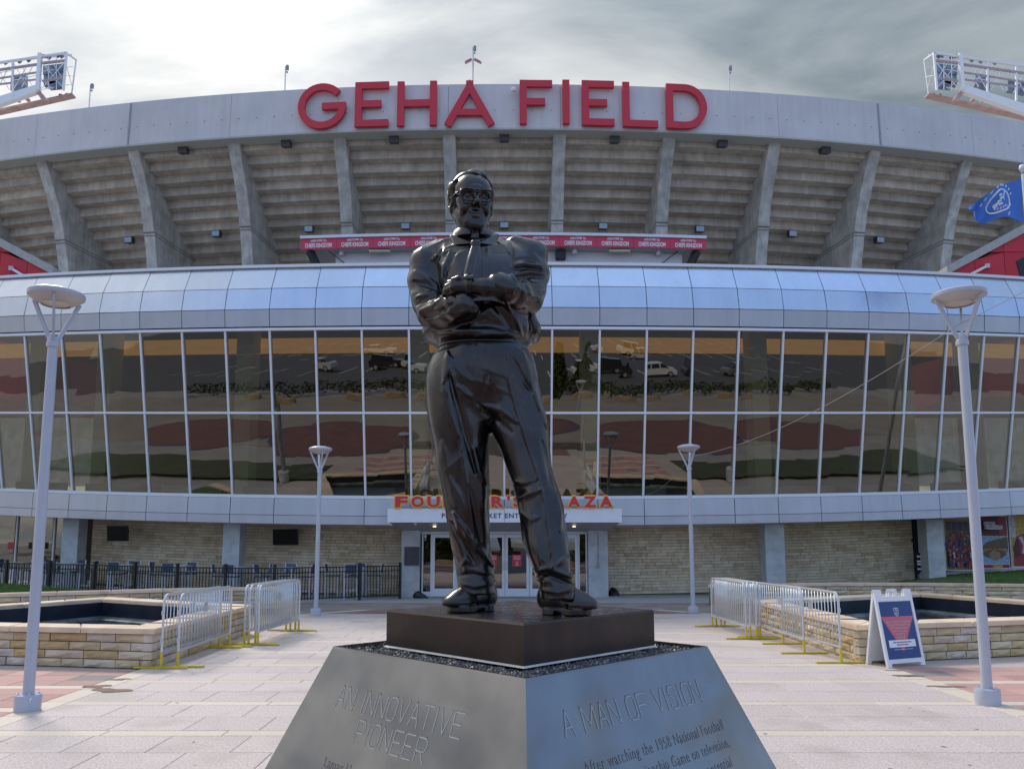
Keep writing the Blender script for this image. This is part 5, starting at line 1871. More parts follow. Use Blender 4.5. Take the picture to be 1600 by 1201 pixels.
Hf.F -= (.0065 * np.sin(70 * lx + 4 * th + 2.2 * np.sin(6 * th)) * (lz > .09) + .006 * np.sin(34 * th + 30 * ly + 2 * np.sin(40 * lz)) * (lz <= .09)).astype(np.float32)
Hf.F -= (.010 * np.exp(-((lz - .165) / .03) ** 2) * np.sin(28 * lx + .6)).astype(np.float32)
me = Hf.mesh('hair', BRONZE, SO)
hair = bpy.data.objects.new('hair', me)
COL.objects.link(hair)
hair.parent = body
# glasses
m = MB()
vx = lambda p: Vector(p) - SO
LG = MB()
for s in (-1, 1):
    loop = []
    for a in np.linspace(0, 2 * PI, 29)[:-1]:
        cx_, cz_ = math.cos(a), math.sin(a)
        u = abs(cx_) ** (2 / 3.2) * (1 if cx_ > 0 else -1)
        v = abs(cz_) ** (2 / 3.2) * (1 if cz_ > 0 else -1)
        lxx = s * .055 + u * (.047 - .004 * v * 0) - s * .006 * (v < 0) * abs(v)
        loop.append(vx(hp(lxx, .160 - .10 * max(abs(lxx) - .03, 0) ** 1.2, .010 + v * .035)))
    m.tube(loop, .0062, 8, closed=True)
    c_ = sum(loop, Vector((0, 0, 0))) / len(loop)
    off = Vector(ey) * -.004
    LG.add([p + off for p in loop] + [p - off for p in loop], [tuple(range(28)), tuple(range(28, 56))[::-1]] + [(i, (i + 1) % 28, 28 + (i + 1) % 28, 28 + i) for i in range(28)])
    m.tube([vx(hp(s * .102, .148, .028)), vx(hp(s * .118, .10, .028)), vx(hp(s * .128, .0, .026)), vx(hp(s * .126, -.03, .005))], .0062, 8)
m.tube([vx(hp(-.012, .162, .026)), vx(hp(0, .168, .030)), vx(hp(.012, .162, .026))], .006, 8)
m.tube([vx(hp(-.02, .160, .040)), vx(hp(0, .166, .042)), vx(hp(.02, .160, .040))], .005, 8)
m.build('glasses', BRONZE_SKIN, body, smooth=True, local=True)
# watch
w0, w1 = sp(733, 446, -.425), sp(738, 446, -.425)
ax = (w1 - w0) / np.linalg.norm(w1 - w0)
m = MB()
ringp = []
for a in np.linspace(0, 2 * PI, 21)[:-1]:
    ringp.append(vx(w0 + np.array((0, -math.cos(a), math.sin(a))) * .054))
for dxx in (-.010, 0, .010):
    m.tube([p + Vector(ax) * dxx for p in ringp], .009, 6, closed=True)
m.lathe([(.030, -.004), (.033, .004), (.026, .012)], (0, 0, 0), 16)
nv = 16 * 3
R_ = Vector((0, -.75, .66)).to_track_quat('Z', 'X').to_matrix()
for i in range(len(m.v) - nv, len(m.v)):
    m.v[i] = tuple(R_ @ Vector(m.v[i]) + vx(w0 + np.array((0, -.75, .66)) * .058))
m.build('wristwatch', BRONZE_SKIN, body, smooth=True, local=True)
# shoes
def shoe(heel, toe, name='shoe'):
    heel, toe = Vector((heel[0], heel[1], 0)), Vector((toe[0], toe[1], 0))
    a = (toe - heel)
    L = a.length
    a.normalize()
    b = Vector((-a.y, a.x, 0))
    Sf = Field((min(heel.x, toe.x) - .14, min(heel.y, toe.y) - .14, ZP - .01), (max(heel.x, toe.x) + .14, max(heel.y, toe.y) + .14, ZP + .30), 0.0055)
    R3 = [[a.x, b.x, 0], [a.y, b.y, 0], [0, 0, 1]]
    P = lambda u, v, w: np.array(heel + a * (u * L) + b * v) + np.array((0, 0, ZP + w))
    Sf.ell(P(.20, 0, .10), (.105, .078, .095), .03, 'u', R3)
    Sf.ell(P(.45, 0, .085), (.155, .078, .085), .03, 'u', R3)
    Sf.ell(P(.76, 0, .062), (.120, .088, .060), .04, 'u', R3)
    Sf.cone(P(.22, 0, .10), P(.24, 0, .26), .085, .09, .03)
    Sf.cone(P(.30, 0, .16), P(.62, 0, .095), .06, .045, .04)
    # welt, cap seam and laces
    for u in (.58,):
        pts = [P(u, v, .095 - .9 * v * v * 6) for v in np.linspace(-.085, .085, 9)]
        Sf.chain(pts, [.008] * 9, .008, 's')
    for u in (.36, .43, .50):
        Sf.cone(P(u, -.03, .182 - (u - .36) * .42), P(u + .02, .03, .182 - (u - .36) * .42), .009, .009, .006)
    Sf.cone(P(.30, -.055, .15), P(.56, -.062, .075), .006, .006, .01)
    Sf.cone(P(.30, .055, .15), P(.56, .062, .075), .006, .006, .01)
    X, Y, Z = Sf.grid((slice(None),) * 3)
    u = ((X - heel.x) * a.x + (Y - heel.y) * a.y) / L
    v = (X - heel.x) * b.x + (Y - heel.y) * b.y
    z = Z - ZP
    hw = np.interp(u.ravel(), [-.02, .05, .2, .45, .7, .9, .98, 1.03], [.03, .072, .08, .072, .094, .078, .05, .015]).reshape(u.shape)
    lo = np.where(u < .30, .0, np.interp(u.ravel(), [.30, .42, .55, 1.05], [.026, .016, .0, .006]).reshape(u.shape))
    sole = np.maximum(np.maximum(np.abs(v) - hw - .006, np.abs(u - .5) * L - .53 * L), np.maximum(lo - z, z - .044)).astype(np.float32)
    Sf.F = np.maximum(Sf.F, (.040 - z).astype(np.float32))
    Sf.F = np.minimum(Sf.F, sole)
    return part(name, Sf, BRONZE)
shoe((sp(766, 950, .10)[0], 5.05), (sp(703, 955, -.1)[0], 4.90))
shoe((sp(851, 950, -.2)[0], 4.80), (sp(922, 955, -.32)[0], 4.70))
# ================================================================ lamps on the walkway
LAMPGLASS = M('lamp_glass', (0.62, 0.58, 0.50), 0.3, var=0.05, coat=0.3)
BOWLIN = M('lamp_bowl', (0.46, 0.45, 0.43), 0.5, var=0.05)
def lamp(loc, h, label):
    r = thing('street_lamp', label, 'street lamp', loc, group='white saucer street lamps along the walkway')
    m = MB()
    m.lathe([(0.132, 0.0), (0.134, 0.15), (0.129, 0.172), (0.066, 0.176)], n=28)
    m.build('pole_base', POLE, r, smooth='auto', local=True)
    m = MB()
    m.lathe([(0.058, 0.15), (0.0555, h * .5), (0.053, h - 0.66)], n=20)
    m.build('pole', POLE, r, smooth='auto', local=True)
    m = MB()
    z = h - 0.66
    m.lathe([(0.055, z - 0.06), (0.070, z - 0.05), (0.070, z), (0.060, z + 0.012), (0.060, z + 0.05), (0.045, z + 0.075)], n=20)
    m.build('collar', POLE, r, smooth='auto', local=True)
    m = MB()
    m.box((0.0, -0.054, 0.62), (0.052, 0.012, 0.13))
    m.build('access_cover', POLE, r, local=True)
    for k in range(4):
        m = MB()
        m.lathe([(0.014, 0.17), (0.014, 0.19), (0.007, 0.192), (0.006, 0.205)], (0.1 * math.cos(k * PI / 2 + .6), 0.1 * math.sin(k * PI / 2 + .6), 0), 6)
        m.build('anchor_nut', GALV, r, local=True)
    for k in range(3):
        a = -PI / 2 + 0.45 + k * 2 * PI / 3
        m = MB()
        m.bar((0.045 * math.cos(a), 0.045 * math.sin(a), z + 0.03), (0.268 * math.cos(a), 0.268 * math.sin(a), h - 0.145), 0.026, 0.042)
        m.build('strut', POLE, r, local=True)
    m = MB()
    m.lathe([(0.282, h - 0.128), (0.296, h - 0.122), (0.300, h - 0.108), (0.300, h - 0.078), (0.285, h - 0.062), (0.15, h - 0.025), (0.0, h - 0.015)], n=40, caps=False)
    m.build('saucer', POLE, r, smooth='auto', local=True)
    m = MB()
    m.lathe([(0.165, h - 0.195), (0.20, h - 0.187), (0.250, h - 0.158), (0.283, h - 0.127)], n=40, caps=False)
    m.build('bowl', BOWLIN, r, smooth='auto', local=True)
    m = MB()
    m.lathe([(0.0, h - 0.206), (0.10, h - 0.205), (0.14, h - 0.202), (0.165, h - 0.192)], n=32, caps=False)
    m.build('lens', LAMPGLASS, r, smooth=True, local=True)
    m = MB()
    m.lathe([(0.150, h - 0.208), (0.163, h - 0.212), (0.172, h - 0.194), (0.165, h - 0.185)], n=32, caps=False)
    m.build('lens_ring', BOWLIN, r, smooth='auto', local=True)
    return r
lamp((-5.21, 8.66, 0), 4.77, 'tall white saucer lamp on a thick pole near the red pavers, opposite the folding sign')
lamp((5.49, 8.99, 0), 4.88, 'tall white saucer lamp in front of the fountain with the folding sign')
lamp((-4.80, 19.9, 0), 4.36, 'smaller looking white lamp between the stacked barriers and the patio fence')
lamp((4.98, 20.6, 0), 4.50, 'smaller looking white lamp before the plain stone wall, the cable runs up from it')
# cable strung from lamp to lamp
pts = []
P0, P1 = on_y(1079, 712, 20.5), on_y(1496, 508, 8.95)
for k in range(25):
    t = k / 24
    p = P0.lerp(P1, t)
    p.z -= 0.55 * 4 * t * (1 - t) * 0.55
    pts.append(p)
P2 = on_y(1660, 425, 7.0)
pts2 = [P1.lerp(P2, t / 6) for t in range(7)]
P3 = on_y(1000, 775, 25.6)
pts3 = []
for k in range(13):
    t = k / 12
    p = P3.lerp(P0, t)
    p.z -= 0.25 * 4 * t * (1 - t)
    pts3.append(p)
m = MB()
m.tube(pts3[:-1] + pts + pts2[1:], 0.0045, 5)
cable = m.build('cable', M('cable_jacket', (0.25, 0.28, 0.32), 0.5, var=0))
tag(cable, 'thin grey cable strung from lamp to lamp in front of the windows', 'cable')
centre_origin(cable)

# ================================================================ crowd barriers
def barrier_proto():
    r = thing('crowd_barrier', 'x', 'barrier', group='steel crowd barriers beside the fountains')
    L, H_ = 2.25, 1.06
    m = MB()
    lp_ = []
    z0, rad = 0.24, 0.13
    lp_ += [(-L / 2, 0, 0.20), (-L / 2, 0, H_ - rad)]
    for k in range(1, 6):
        a = PI - k * PI / 12
        lp_.append((-L / 2 + rad + rad * math.cos(a), 0, H_ - rad + rad * math.sin(a)))
    lp_ += [(-L / 2 + rad, 0, H_), (L / 2 - rad, 0, H_)]
    for k in range(1, 6):
        a = PI / 2 - k * PI / 12
        lp_.append((L / 2 - rad + rad * math.cos(a), 0, H_ - rad + rad * math.sin(a)))
    lp_ += [(L / 2, 0, H_ - rad), (L / 2, 0, 0.20)]
    m.tube(lp_, 0.0195, 8)
    m.build('frame', GALV, r, smooth='auto', local=True)
    m = MB()
    m.tube([(-L / 2, 0, z0), (L / 2, 0, z0)], 0.017, 8)
    m.build('bottom_rail', GALV, r, smooth='auto', local=True)
    m = MB()
    m.tube([(0, 0, z0), (0, 0, H_)], 0.0085, 6)
    bm = m.mesh('bar', GALV, True)
    n = 18
    for k in range(n):
        x = -L / 2 + L * (k + 1) / (n + 1)
        piece('bar', bm, r, (x, 0, 0))
    for x in (-L / 2, L / 2):
        m = MB()
        m.tube([(x, 0, 0.03), (x, 0, 0.235)], 0.0215, 8)
        m.box((x, 0, 0.018), (0.055, 0.78, 0.022))
        m.build('foot', YELLOW, r, local=True)
    m = MB()
    m.box((-0.1, 0, 0.80), (0.17, 0.012, 0.15))
    m.build('name_plate', GALV, r, local=True)
    for x, s in ((-L / 2, -1), (L / 2, 1)):
        for z in (0.42, 0.82):
            m = MB()
            m.bar((x, 0, z), (x + s * 0.045, 0, z), 0.02)
            m.bar((x + s * .045, 0, z - .05), (x + s * 0.045, 0, z + .01), 0.016)
            m.build('hook', GALV, r, local=True)
    return r
B0 = barrier_proto()
blist = [((-5.00, 12.62), -0.010, 'outer of two barriers standing alone against the flank of the fountain without the sign'),
         ((-4.83, 12.72), 0.016, 'inner of two barriers standing alone, nearest the pedestal, beside the fountain without the sign'),
         ((-4.64, 15.30), -0.055, 'back barrier of the stack near the patio fence, closest to the fountain coping'),
         ((-4.545, 15.27), -0.058, 'second barrier from the fountain in the stack near the patio fence'),
         ((-4.45, 15.33), -0.052, 'third barrier from the fountain in the stack near the patio fence'),
         ((-4.36, 15.22), -0.060, 'front barrier of the stack near the patio fence, closest to the walkway'),
         ((5.10, 13.12), 0.03, 'single barrier reaching the fountain corner by the folding sign'),
         ((4.955, 14.15), 0.015, 'single barrier overlapping its neighbour midway along the fountain with the sign'),
         ((4.60, 16.1), 0.02, 'front barrier of the stack behind the single barriers, closest to the walkway'),
         ((4.70, 16.15), 0.018, 'second barrier of the stack behind the single barriers'),
         ((4.80, 16.1), 0.022, 'third barrier of the stack behind the single barriers'),
         ((4.90, 16.2), 0.02, 'back barrier of the stack behind the single barriers, closest to the coping')]
for i, ((x, y), a, lab) in enumerate(blist):
    rz = PI / 2 + a
    if i == 0:
        B0.location, B0.rotation_euler = (x, y, 0.001), (0, 0, rz)
        B0['label'] = lab
    else:
        copy_tree(B0, (x, y, 0.001), rz, lab)

# ================================================================ patio fence, high tables and chairs
fence = thing('patio_fence', 'black metal picket fence round the patio with bar chairs', 'fence', (-8.0, 24.0, 0))
FPTS = [(-3.5, 26.1), (-5.92, 24.55), (-6.95, 23.5), (-10.1, 24.0), (-13.3, 25.2), (-16.8, 26.2), (-20.2, 27.0), (-23.6, 27.6)]
FH = 1.14
pk = MB()
pk.box((0, 0, 0.57), (0.02, 0.02, 1.0))
pk_me = pk.mesh('picket', DARK_METAL)
po = MB()
po.box((0, 0, 0.58), (0.075, 0.075, 1.16))
po.box((0, 0, 1.18), (0.09, 0.09, 0.035))
po_me = po.mesh('post', DARK_METAL)
npk = 0
FB = Vector(fence.location)
gz = lambda x: 0.0 if x > -9 else (-(x + 9)) * 0.012
posts = set()
for (xa, ya), (xb, yb) in zip(FPTS, FPTS[1:]):
    a, b_ = Vector((xa, ya, gz(xa))), Vector((xb, yb, gz(xb)))
    L = (b_ - a).length
    ns = max(1, round(L / 1.75))
    rz = math.atan2(b_.y - a.y, b_.x - a.x)
    for k in range(ns + 1):
        p = a.lerp(b_, k / ns)
        if k == 0 and xa != FPTS[0][0]:
            continue
        piece('post', po_me, fence, p - FB, rz)
    for zz in (0.12, 0.93, 1.08):
        m = MB()
        m.bar(a + Vector((0, 0, zz)), b_ + Vector((0, 0, zz)), 0.03, 0.035)
        m.build('rail', DARK_METAL, fence)
    n = int(L / 0.105)
    for k in range(1, n):
        piece('picket', pk_me, fence, a.lerp(b_, k / n) - FB, rz)
CHF = M('chair_frame', (0.58, 0.60, 0.64), 0.4, metal=0.5, var=0.05)
CHS = M('chair_sling', (0.06, 0.09, 0.15), 0.6, var=0.1)
def bar_chair():
    r = thing('bar_chair', 'x', 'chair', group='bar chairs on the patio')
    m = MB()
    for sx in (-1, 1):
        for sy in (-1, 1):
            l = MB()
            l.bar((sx * .21, sy * .21, 0), (sx * .19, sy * .19, 0.72), 0.035)
            l.build('leg', CHF, r, local=True)
    m.box((0, -.2, .28), (.40, .025, .03))
    m.box((0, .2, .28), (.40, .025, .03))
    m.box((-.2, 0, .28), (.025, .40, .03))
    m.box((.2, 0, .28), (.025, .40, .03))
    m.build('footrest', CHF, r, local=True)
    m = MB()
    m.box((0, 0, .735), (.44, .44, .035))
    m.build('seat', CHS, r, local=True)
    m = MB()
    for sx in (-1, 1):
        m.bar((sx * .2, .2, .74), (sx * .2, .27, 1.14), 0.03)
    m.build('back_frame', CHF, r, local=True)
    m = MB()
    m.bar((0, .215, .84), (0, .265, 1.13), 0.38, 0.025, up=(0, 1, 0))
    m.build('backrest', CHS, r, local=True)
    return r
def high_table():
    r = thing('high_table', 'x', 'table', group='high tables on the patio')
    m = MB()
    m.box((0, 0, 1.03), (.75, .75, .04))
    m.build('tabletop', CHF, r, local=True)
    for sx in (-1, 1):
        for sy in (-1, 1):
            l = MB()
            l.bar((sx * .32, sy * .32, 0), (sx * .32, sy * .32, 1.01), 0.04)
            l.build('leg', CHF, r, local=True)
    return r
c0, t0 = bar_chair(), high_table()
tabs = [(-5.1, 26.6, 'beside the entrance pier, last before the fence ends'), (-7.3, 25.7, 'just inside the fence corner, behind the small lamp'), (-9.0, 26.4, 'under the wall screen close to the entrance'), (-11.3, 26.9, 'next to the nearer concrete column'),
        (-13.4, 27.4, 'below the wall screen by the far column'), (-15.6, 27.6, 'in front of the far concrete column'), (-17.6, 28.2, 'outside the first shop window'), (-19.8, 28.8, 'outside the shop window with two red stickers')]
fc = True
SHORT = ['by the entrance pier', 'inside the fence corner', 'under the nearer wall screen', 'next to the nearer column', 'below the far wall screen', 'before the far column', 'outside the first shop window', 'outside the stickered shop window']
r_ = random.Random(4)
for i, (x, y, w) in enumerate(tabs):
    z = gz(x)
    if i == 0:
        t0.location = (x, y, z)
        t0['label'] = 'high grey patio table ' + w
    else:
        copy_tree(t0, (x, y, z), r_.uniform(-.1, .1), 'high grey patio table ' + w)
    for k, (dx_, dy_, rz, side) in enumerate(((-.72, 0, PI / 2, 'on the fence-end side of'), (.72, .05, -PI / 2, 'on the door side of'), (0, .74, 0, 'on the wall side of'), (0, -.74, PI, 'with its back to the fence at'))):
        if (i + k) % 5 == 4:
            continue
        if i == 1 and k == 3:
            continue
        loc = (x + dx_ + r_.uniform(-.08, .08), y + dy_ * (0.9), z)
        lab = 'bar chair %s the table %s' % (side, SHORT[i])
        if fc:
            c0.location, c0.rotation_euler = loc, (0, 0, rz)
            c0['label'] = lab
            fc = False
        else:
            copy_tree(c0, loc, rz + r_.uniform(-.2, .2), lab)

# ================================================================ screens, plaque, notices, bags
def screen(px0, px1, py0, py1, Y, label):
    a, b_ = on_y(px0, py1, Y), on_y(px1, py0, Y)
    c = (a + b_) / 2
    r = thing('wall_screen', label, 'screen', (c.x, c.y, a.z), group='black screens on the patio wall')
    m = MB()
    T_ = Matrix.Rotation(0.12, 3, 'X') @ Matrix.Identity(3)
    T_ = Matrix.Rotation(c.x / RC, 3, 'Z') @ Matrix.Rotation(0.10, 3, 'X')
    w, h = b_.x - a.x, b_.z - a.z
    m.box(c, (w, 0.07, h), mat=T_)
    m.build('housing', DARK_METAL, r)
    m = MB()
    m.box(c + T_ @ Vector((0, -0.037, 0.0)), (w - .05, 0.006, h - .05), mat=T_)
    m.build('display', M('display', (0.004, 0.004, 0.006), 0.35, var=0, spec=0.2), r)
    m = MB()
    m.bar(c + Vector((0, 0.03, 0)), c + Vector((0.0, 0.75, 0.1)), 0.1)
    m.build('bracket', DARK_METAL, r)
screen(165, 203, 821, 845, 28.35, 'black screen on the patio wall, between the two concrete columns')
screen(425.5, 467, 826, 851, 27.6, 'black screen on the patio wall, close to the entrance side')
a, b_ = on_y(631, 883, 26.55), on_y(655.5, 853.5, 26.55)
m = MB()
m.box(((a.x + b_.x) / 2, 26.645, (a.z + b_.z) / 2), (b_.x - a.x, 0.05, b_.z - a.z))
m.mi = 1
m.box(((a.x + b_.x) / 2, 26.617, (a.z + b_.z) / 2), (b_.x - a.x - .06, 0.012, b_.z - a.z - .06))
o = m.build('plaque', [M('plaque_rim', (0.10, 0.10, 0.11), 0.4, metal=0.5, var=0.1), M('plaque_face', (0.055, 0.055, 0.065), 0.45, metal=0.4, var=0.3, scale=14)])
tag(o, 'dark square plaque on the entrance pier beside the fence end', 'plaque')
centre_origin(o)
m = MB()
p, q = on_y(935, 832, 26.6), on_y(935, 884, 26.6)
m.tube([(p.x, 26.66, p.z), (q.x, 26.66, q.z)], 0.014, 6)
m.box((q.x, 26.645, q.z), (0.11, 0.09, 0.13))
o = m.build('conduit_box', GREY_METAL)
tag(o, 'small grey electrical box and conduit on the entrance pier', 'electrical box')
centre_origin(o)
for k, (px0, px1, lab) in enumerate(((765, 777, 'red paper notice on the door half hidden behind the trouser leg'), (800.5, 815, 'red paper notice fully in view on the glass door between the legs'))):
    a, b_ = on_y(px0, 884.5, YD - 0.01), on_y(px1, 866, YD - 0.01)
    r = thing('door_notice', lab, 'notice', ((a.x + b_.x) / 2, YD - 0.01, a.z), group='red notices on the doors')
    m = MB()
    m.box(((a.x + b_.x) / 2, YD - 0.012, (a.z + b_.z) / 2), (b_.x - a.x, 0.008, b_.z - a.z))
    m.build('sheet', SIGN_RED, r)
    m = MB()
    h = b_.z - a.z
    for zz, w in ((.84, .7), (.72, .8), (.60, .7), (.40, .25), (.30, .3), (.20, .25), (.11, .35)):
        m.box(((a.x + b_.x) / 2, YD - 0.018, a.z + zz * h), ((b_.x - a.x) * w, 0.003, h * .045))
    m.build('print', M('notice_print', (0.72, 0.55, 0.55), 0.6, var=0), r)
def bag(px, py, Y, w, h, label, seed):
    p = on_y(px, py, Y)
    r_ = random.Random(seed)
    m = MB()
    n, k = 16, 8
    vs = []
    for j in range(k + 1):
        t = j / k
        for i in range(n):
            a = 2 * PI * i / n
            q = 1 + .16 * math.sin(2 * a + seed) + r_.uniform(-.1, .1)
            rr = (1 - t ** 2.2) ** .5 if t < 1 else 0.02
            vs.append((w / 2 * math.cos(a) * q * rr - (.15 * w * t), .16 * math.sin(a) * q * rr, h * t * (1 + .3 * math.cos(a + seed))))
    fs = [(j * n + i, j * n + (i + 1) % n, (j + 1) * n + (i + 1) % n, (j + 1) * n + i) for j in range(k) for i in range(n)]
    m.add(vs, fs)
    r = thing('bag', label, 'bag', (p.x, Y, 0))
    m.build('sack', DARK_METAL, r, smooth=True, local=True)
    m = MB()
    m.tube([(-w * .3, -.05, h * .75), (-w * .25, -.08, h * 1.15), (w * .02, -.08, h * 1.1), (w * .05, -.05, h * .7)], 0.014, 5)
    m.build('strap', DARK_METAL, r, smooth=True, local=True)
bag(657, 934, 26.3, .42, .20, 'black bag slumped at the foot of the pier with the plaque', 2)
bag(960, 929, 27.6, .46, .24, 'black bag slumped by the stone wall next to the pier with the conduit', 5)

# ================================================================ lettering over the entrance
psign = thing('plaza_sign', "red and yellow raised letters FOUNDER'S PLAZA standing on the entrance canopy", 'sign', (0, 25.0, cz1 + .02))
YEL = M('sign_yellow', (0.85, 0.47, 0.07), 0.45, var=0.04)
z0, z1 = zat(794, 24.95), zat(773, 24.95)
xa, xb = X(614, 24.95), X(960.5, 24.95)
H_ = z1 - z0
word = "FOUNDER'S PLAZA"
def glyph(ch, bold, ext):
    vs, fs = text_mb(ch, 1.0, 0.02, bold, 1.0, 'LEFT')
    return vs, fs
ws = []
for ch in word:
    if ch == ' ':
        ws.append(0.42)
        continue
    vs, fs = glyph(ch, 0.03, 0)
    ws.append({"'": 0.36}.get(ch, 1.0))
tot = sum(ws)
cx_ = xa
cap = None
for ch, w in zip(word, ws):
    W_ = (xb - xa) * w / tot
    if ch != ' ':
        L_ = None
        for nm, mat_, bold, dep, grow in (('letter', YEL, 0.075, 0.07, 0.0), ('letter_face', SIGN_RED, 0.03, 0.05, 0.045)):
            vs, fs = glyph(ch, bold, 0)
            ax, bx = min(v.x for v in vs), max(v.x for v in vs)
            az, bz = min(v.z for v in vs), max(v.z for v in vs)
            x0_, x1_ = cx_ + .03 * W_ + grow, cx_ + .97 * W_ - grow
            za_, zb_ = z0 + grow, z1 - grow
            if ch == "'":
                za_, zb_ = z0 + H_ * .55 + grow * .6, z1 - grow * .6
                x0_, x1_ = cx_ + .15 * W_ + grow * .5, cx_ + .85 * W_ - grow * .5
            m = MB()
            yo = 24.95 if nm == 'letter' else 24.90
            m.add([Vector((x0_ + (v.x - ax) / (bx - ax) * (x1_ - x0_), yo + v.y / .02 * dep, za_ + (v.z - az) / (bz - az) * (zb_ - za_))) for v in vs], fs)
            L_ = m.build(nm, mat_, psign if nm == 'letter' else L_)
    cx_ += W_
m = MB()
m.box(((xa + xb) / 2, 25.03, z0 + .05), (xb - xa, 0.05, 0.05))
for k in range(9):
    m.box((xa + (xb - xa) * (k + .5) / 9, 25.03, (z0 + cz1) / 2), (0.05, 0.05, z0 - cz1 + .06))
m.build('sign_rail', GREY_METAL, psign)

# ================================================================ canopy with the banner on the club roof
YR = 31.0
def arc(px, py, dY=0.0):
    p = on_y(px, py, YR)
    return p
rc = thing('rooftop_canopy', 'long flat roof canopy with a red lettered banner along its edge', 'canopy', (0, YR, zat(412, YR)))
zt0, zt1, zr0 = zat(368.0, YR), zat(363.6, YR), zat(384.5, YR)
RR = 100.0
def rp_(s, o, z):
    a = s / RR
    return Vector(((RR + o) * math.sin(a), YR + RR - (RR + o) * math.cos(a), z))
s0, s1 = -8.68, 8.60
def strip(m, o0, o1, za, zb, s0, s1, n=8):
    for k in range(n):
        a, c = s0 + (s1 - s0) * k / n, s0 + (s1 - s0) * (k + 1) / n
        b4 = [rp_(a, o1, za), rp_(c, o1, za), rp_(c, o0, za), rp_(a, o0, za)]
        m.hexa(b4, [v + Vector((0, 0, zb - za)) for v in b4])
m = MB()
strip(m, -3.0, 0.06, zt0, zt1, s0, s1)
m.build('roof_edge', WHITE_METAL, rc)
m = MB()
strip(m, -3.0, -0.05, zr0, zt0 - .004, s0 + .05, s1 - .05)
m.build('roof_soffit', SOFF, rc)
nb = 11
for k in range(nb):
    a, c = s0 + (s1 - s0) * k / nb, s0 + (s1 - s0) * (k + 1) / nb
    m = MB()
    strip(m, -0.04, 0.0, zr0 - .01, zt0 - .006, a + .006, c - .006, 1)
    bp = m.build('banner_panel', BANNER_RED, rc)
    mid = (a + c) / 2
    hb = zt0 - zr0
    m = MB()
    for body, za, zb, w in (('CHIEFS KINGDOM', .12, .54, 1.16), ('WELCOME TO', .64, .86, .68)):
        vs, fs = fit_text(body, -w / 2, w / 2, zr0 + za * hb, zr0 + zb * hb, 0.006, 0.035)
        ang = mid / RR
        base = rp_(mid, 0.008, 0)
        m.add([base + Vector((v.x * math.cos(ang), v.x * math.sin(ang) + v.y, v.z + (0.025 * math.cos(v.x * 5) if za > .6 else 0))) for v in vs], fs)
    m.build('banner_lettering', WHITE, bp)
za_, zb_ = zat(413.5, YR) - .3, zr0 - .002
m = MB()
strip(m, -1.0, -0.55, za_ - .3, zb_, -7.3, 7.7)
m.build('backdrop_wall', M('backdrop', (0.74, 0.75, 0.80), 0.6, var=0.04), rc)
for s, sx in ((s0 + .35, 1), (s1 - .35, -1)):
    m = MB()
    m.bar(rp_(s, -0.2, zr0), rp_(s + sx * .5, -0.6, za_), 0.22, 0.3)
    m.build('support_arm', DARK_METAL, rc)
    m = MB()
    m.bar(rp_(s + sx * .8, -0.3, zr0), rp_(s + sx * 2.2, -0.7, za_ + .1), 0.03)
    m.build('stay_rod', DARK_METAL, rc)
for s in (-7.0, -3.8, -1.0, 3.0, 6.6):
    m = MB()
    p = rp_(s, -0.35, zr0 - .18)
    m.lathe([(0.09, 0), (0.11, .05), (0.10, .18)], p, 12)
    m.build('downlight', WHITE_METAL, rc)
for s, w in ((-5.3, .9), (4.9, .9)):
    m = MB()
    p = rp_(s, -0.2, zr0 - .08)
    m.box(p, (w, .12, .1))
    m.build('strip_light', M('strip_light', (0.72, 0.66, 0.5), 0.4, var=0), rc)
m = MB()
m.box(rp_(2.4, -0.4, zr0 - .22), (.42, .3, .36))
m.build('loudspeaker', DARK_METAL, rc)

# ================================================================ red sloping walls either side
REDCORE = M('red_core', (0.30, 0.009, 0.018), 0.6, var=0.05)
def red_wall(pts, Y, dep, label, sgn):
    P = [on_y(px, py, Y) for px, py in pts]
    r = thing('red_wall', label, 'wall', (P[0].x, Y, P[-1].z), group='red sloping panel walls')
    lo, hi = P[0], P[1]            # foot and upper end of the slope
    zb = min(lo.z, hi.z) - 6
    n = 5
    for k in range(n):
        a, c = lo.lerp(hi, k / n), lo.lerp(hi, (k + 1) / n)
        g_ = 0.012 * sgn
        for zlo, zhi in ((zb, lo.z + 1.15), (lo.z + 1.18, 99)):
            pa, pc = [a.x + g_, min(a.z, zhi)], [c.x - g_, min(c.z, zhi)]
            if min(a.z, c.z) < zlo - 1.2:
                continue
            pa[1], pc[1] = max(pa[1], zlo), max(pc[1], zlo)
            if pc[1] - zlo < .05 and pa[1] - zlo < .05:
                continue
            m = MB()
            poly = [(pa[0], Y, zlo), (pc[0], Y, zlo), (pc[0], Y, pc[1]), (pa[0], Y, pa[1])]
            if sgn < 0:
                poly = poly[::-1]
            m.prism(poly[::-1], (0, 0.1, 0))
            m.build('red_panel', RED, r)
    m = MB()
    m.prism([(lo.x, Y + .08, zb), (hi.x, Y + .08, zb), (hi.x, Y + .08, hi.z - .1), (lo.x, Y + .08, lo.z - .1)], (0, dep, 0))
    m.build('wall_core', REDCORE, r)
    m = MB()
    u = Vector((0, 0, .42))
    m.prism([lo + Vector((0, -.12, 0)), hi + Vector((0, -.12, 0)), hi + Vector((0, -.12, .42)), lo + Vector((0, -.12, .42))], (0, dep + .2, 0))
    m.build('coping_edge', M('coping_grey', (0.42, 0.41, 0.39), 0.7, var=0.1), r)
    return r
rw = red_wall(((84, 430), (-120, 322)), 36.0, 6, 'red panel wall sloping down to the cladding, without a window', -1)
rw2 = red_wall(((1478, 430), (1700, 310)), 36.0, 6, 'red panel wall sloping down to the cladding below the flag', 1)
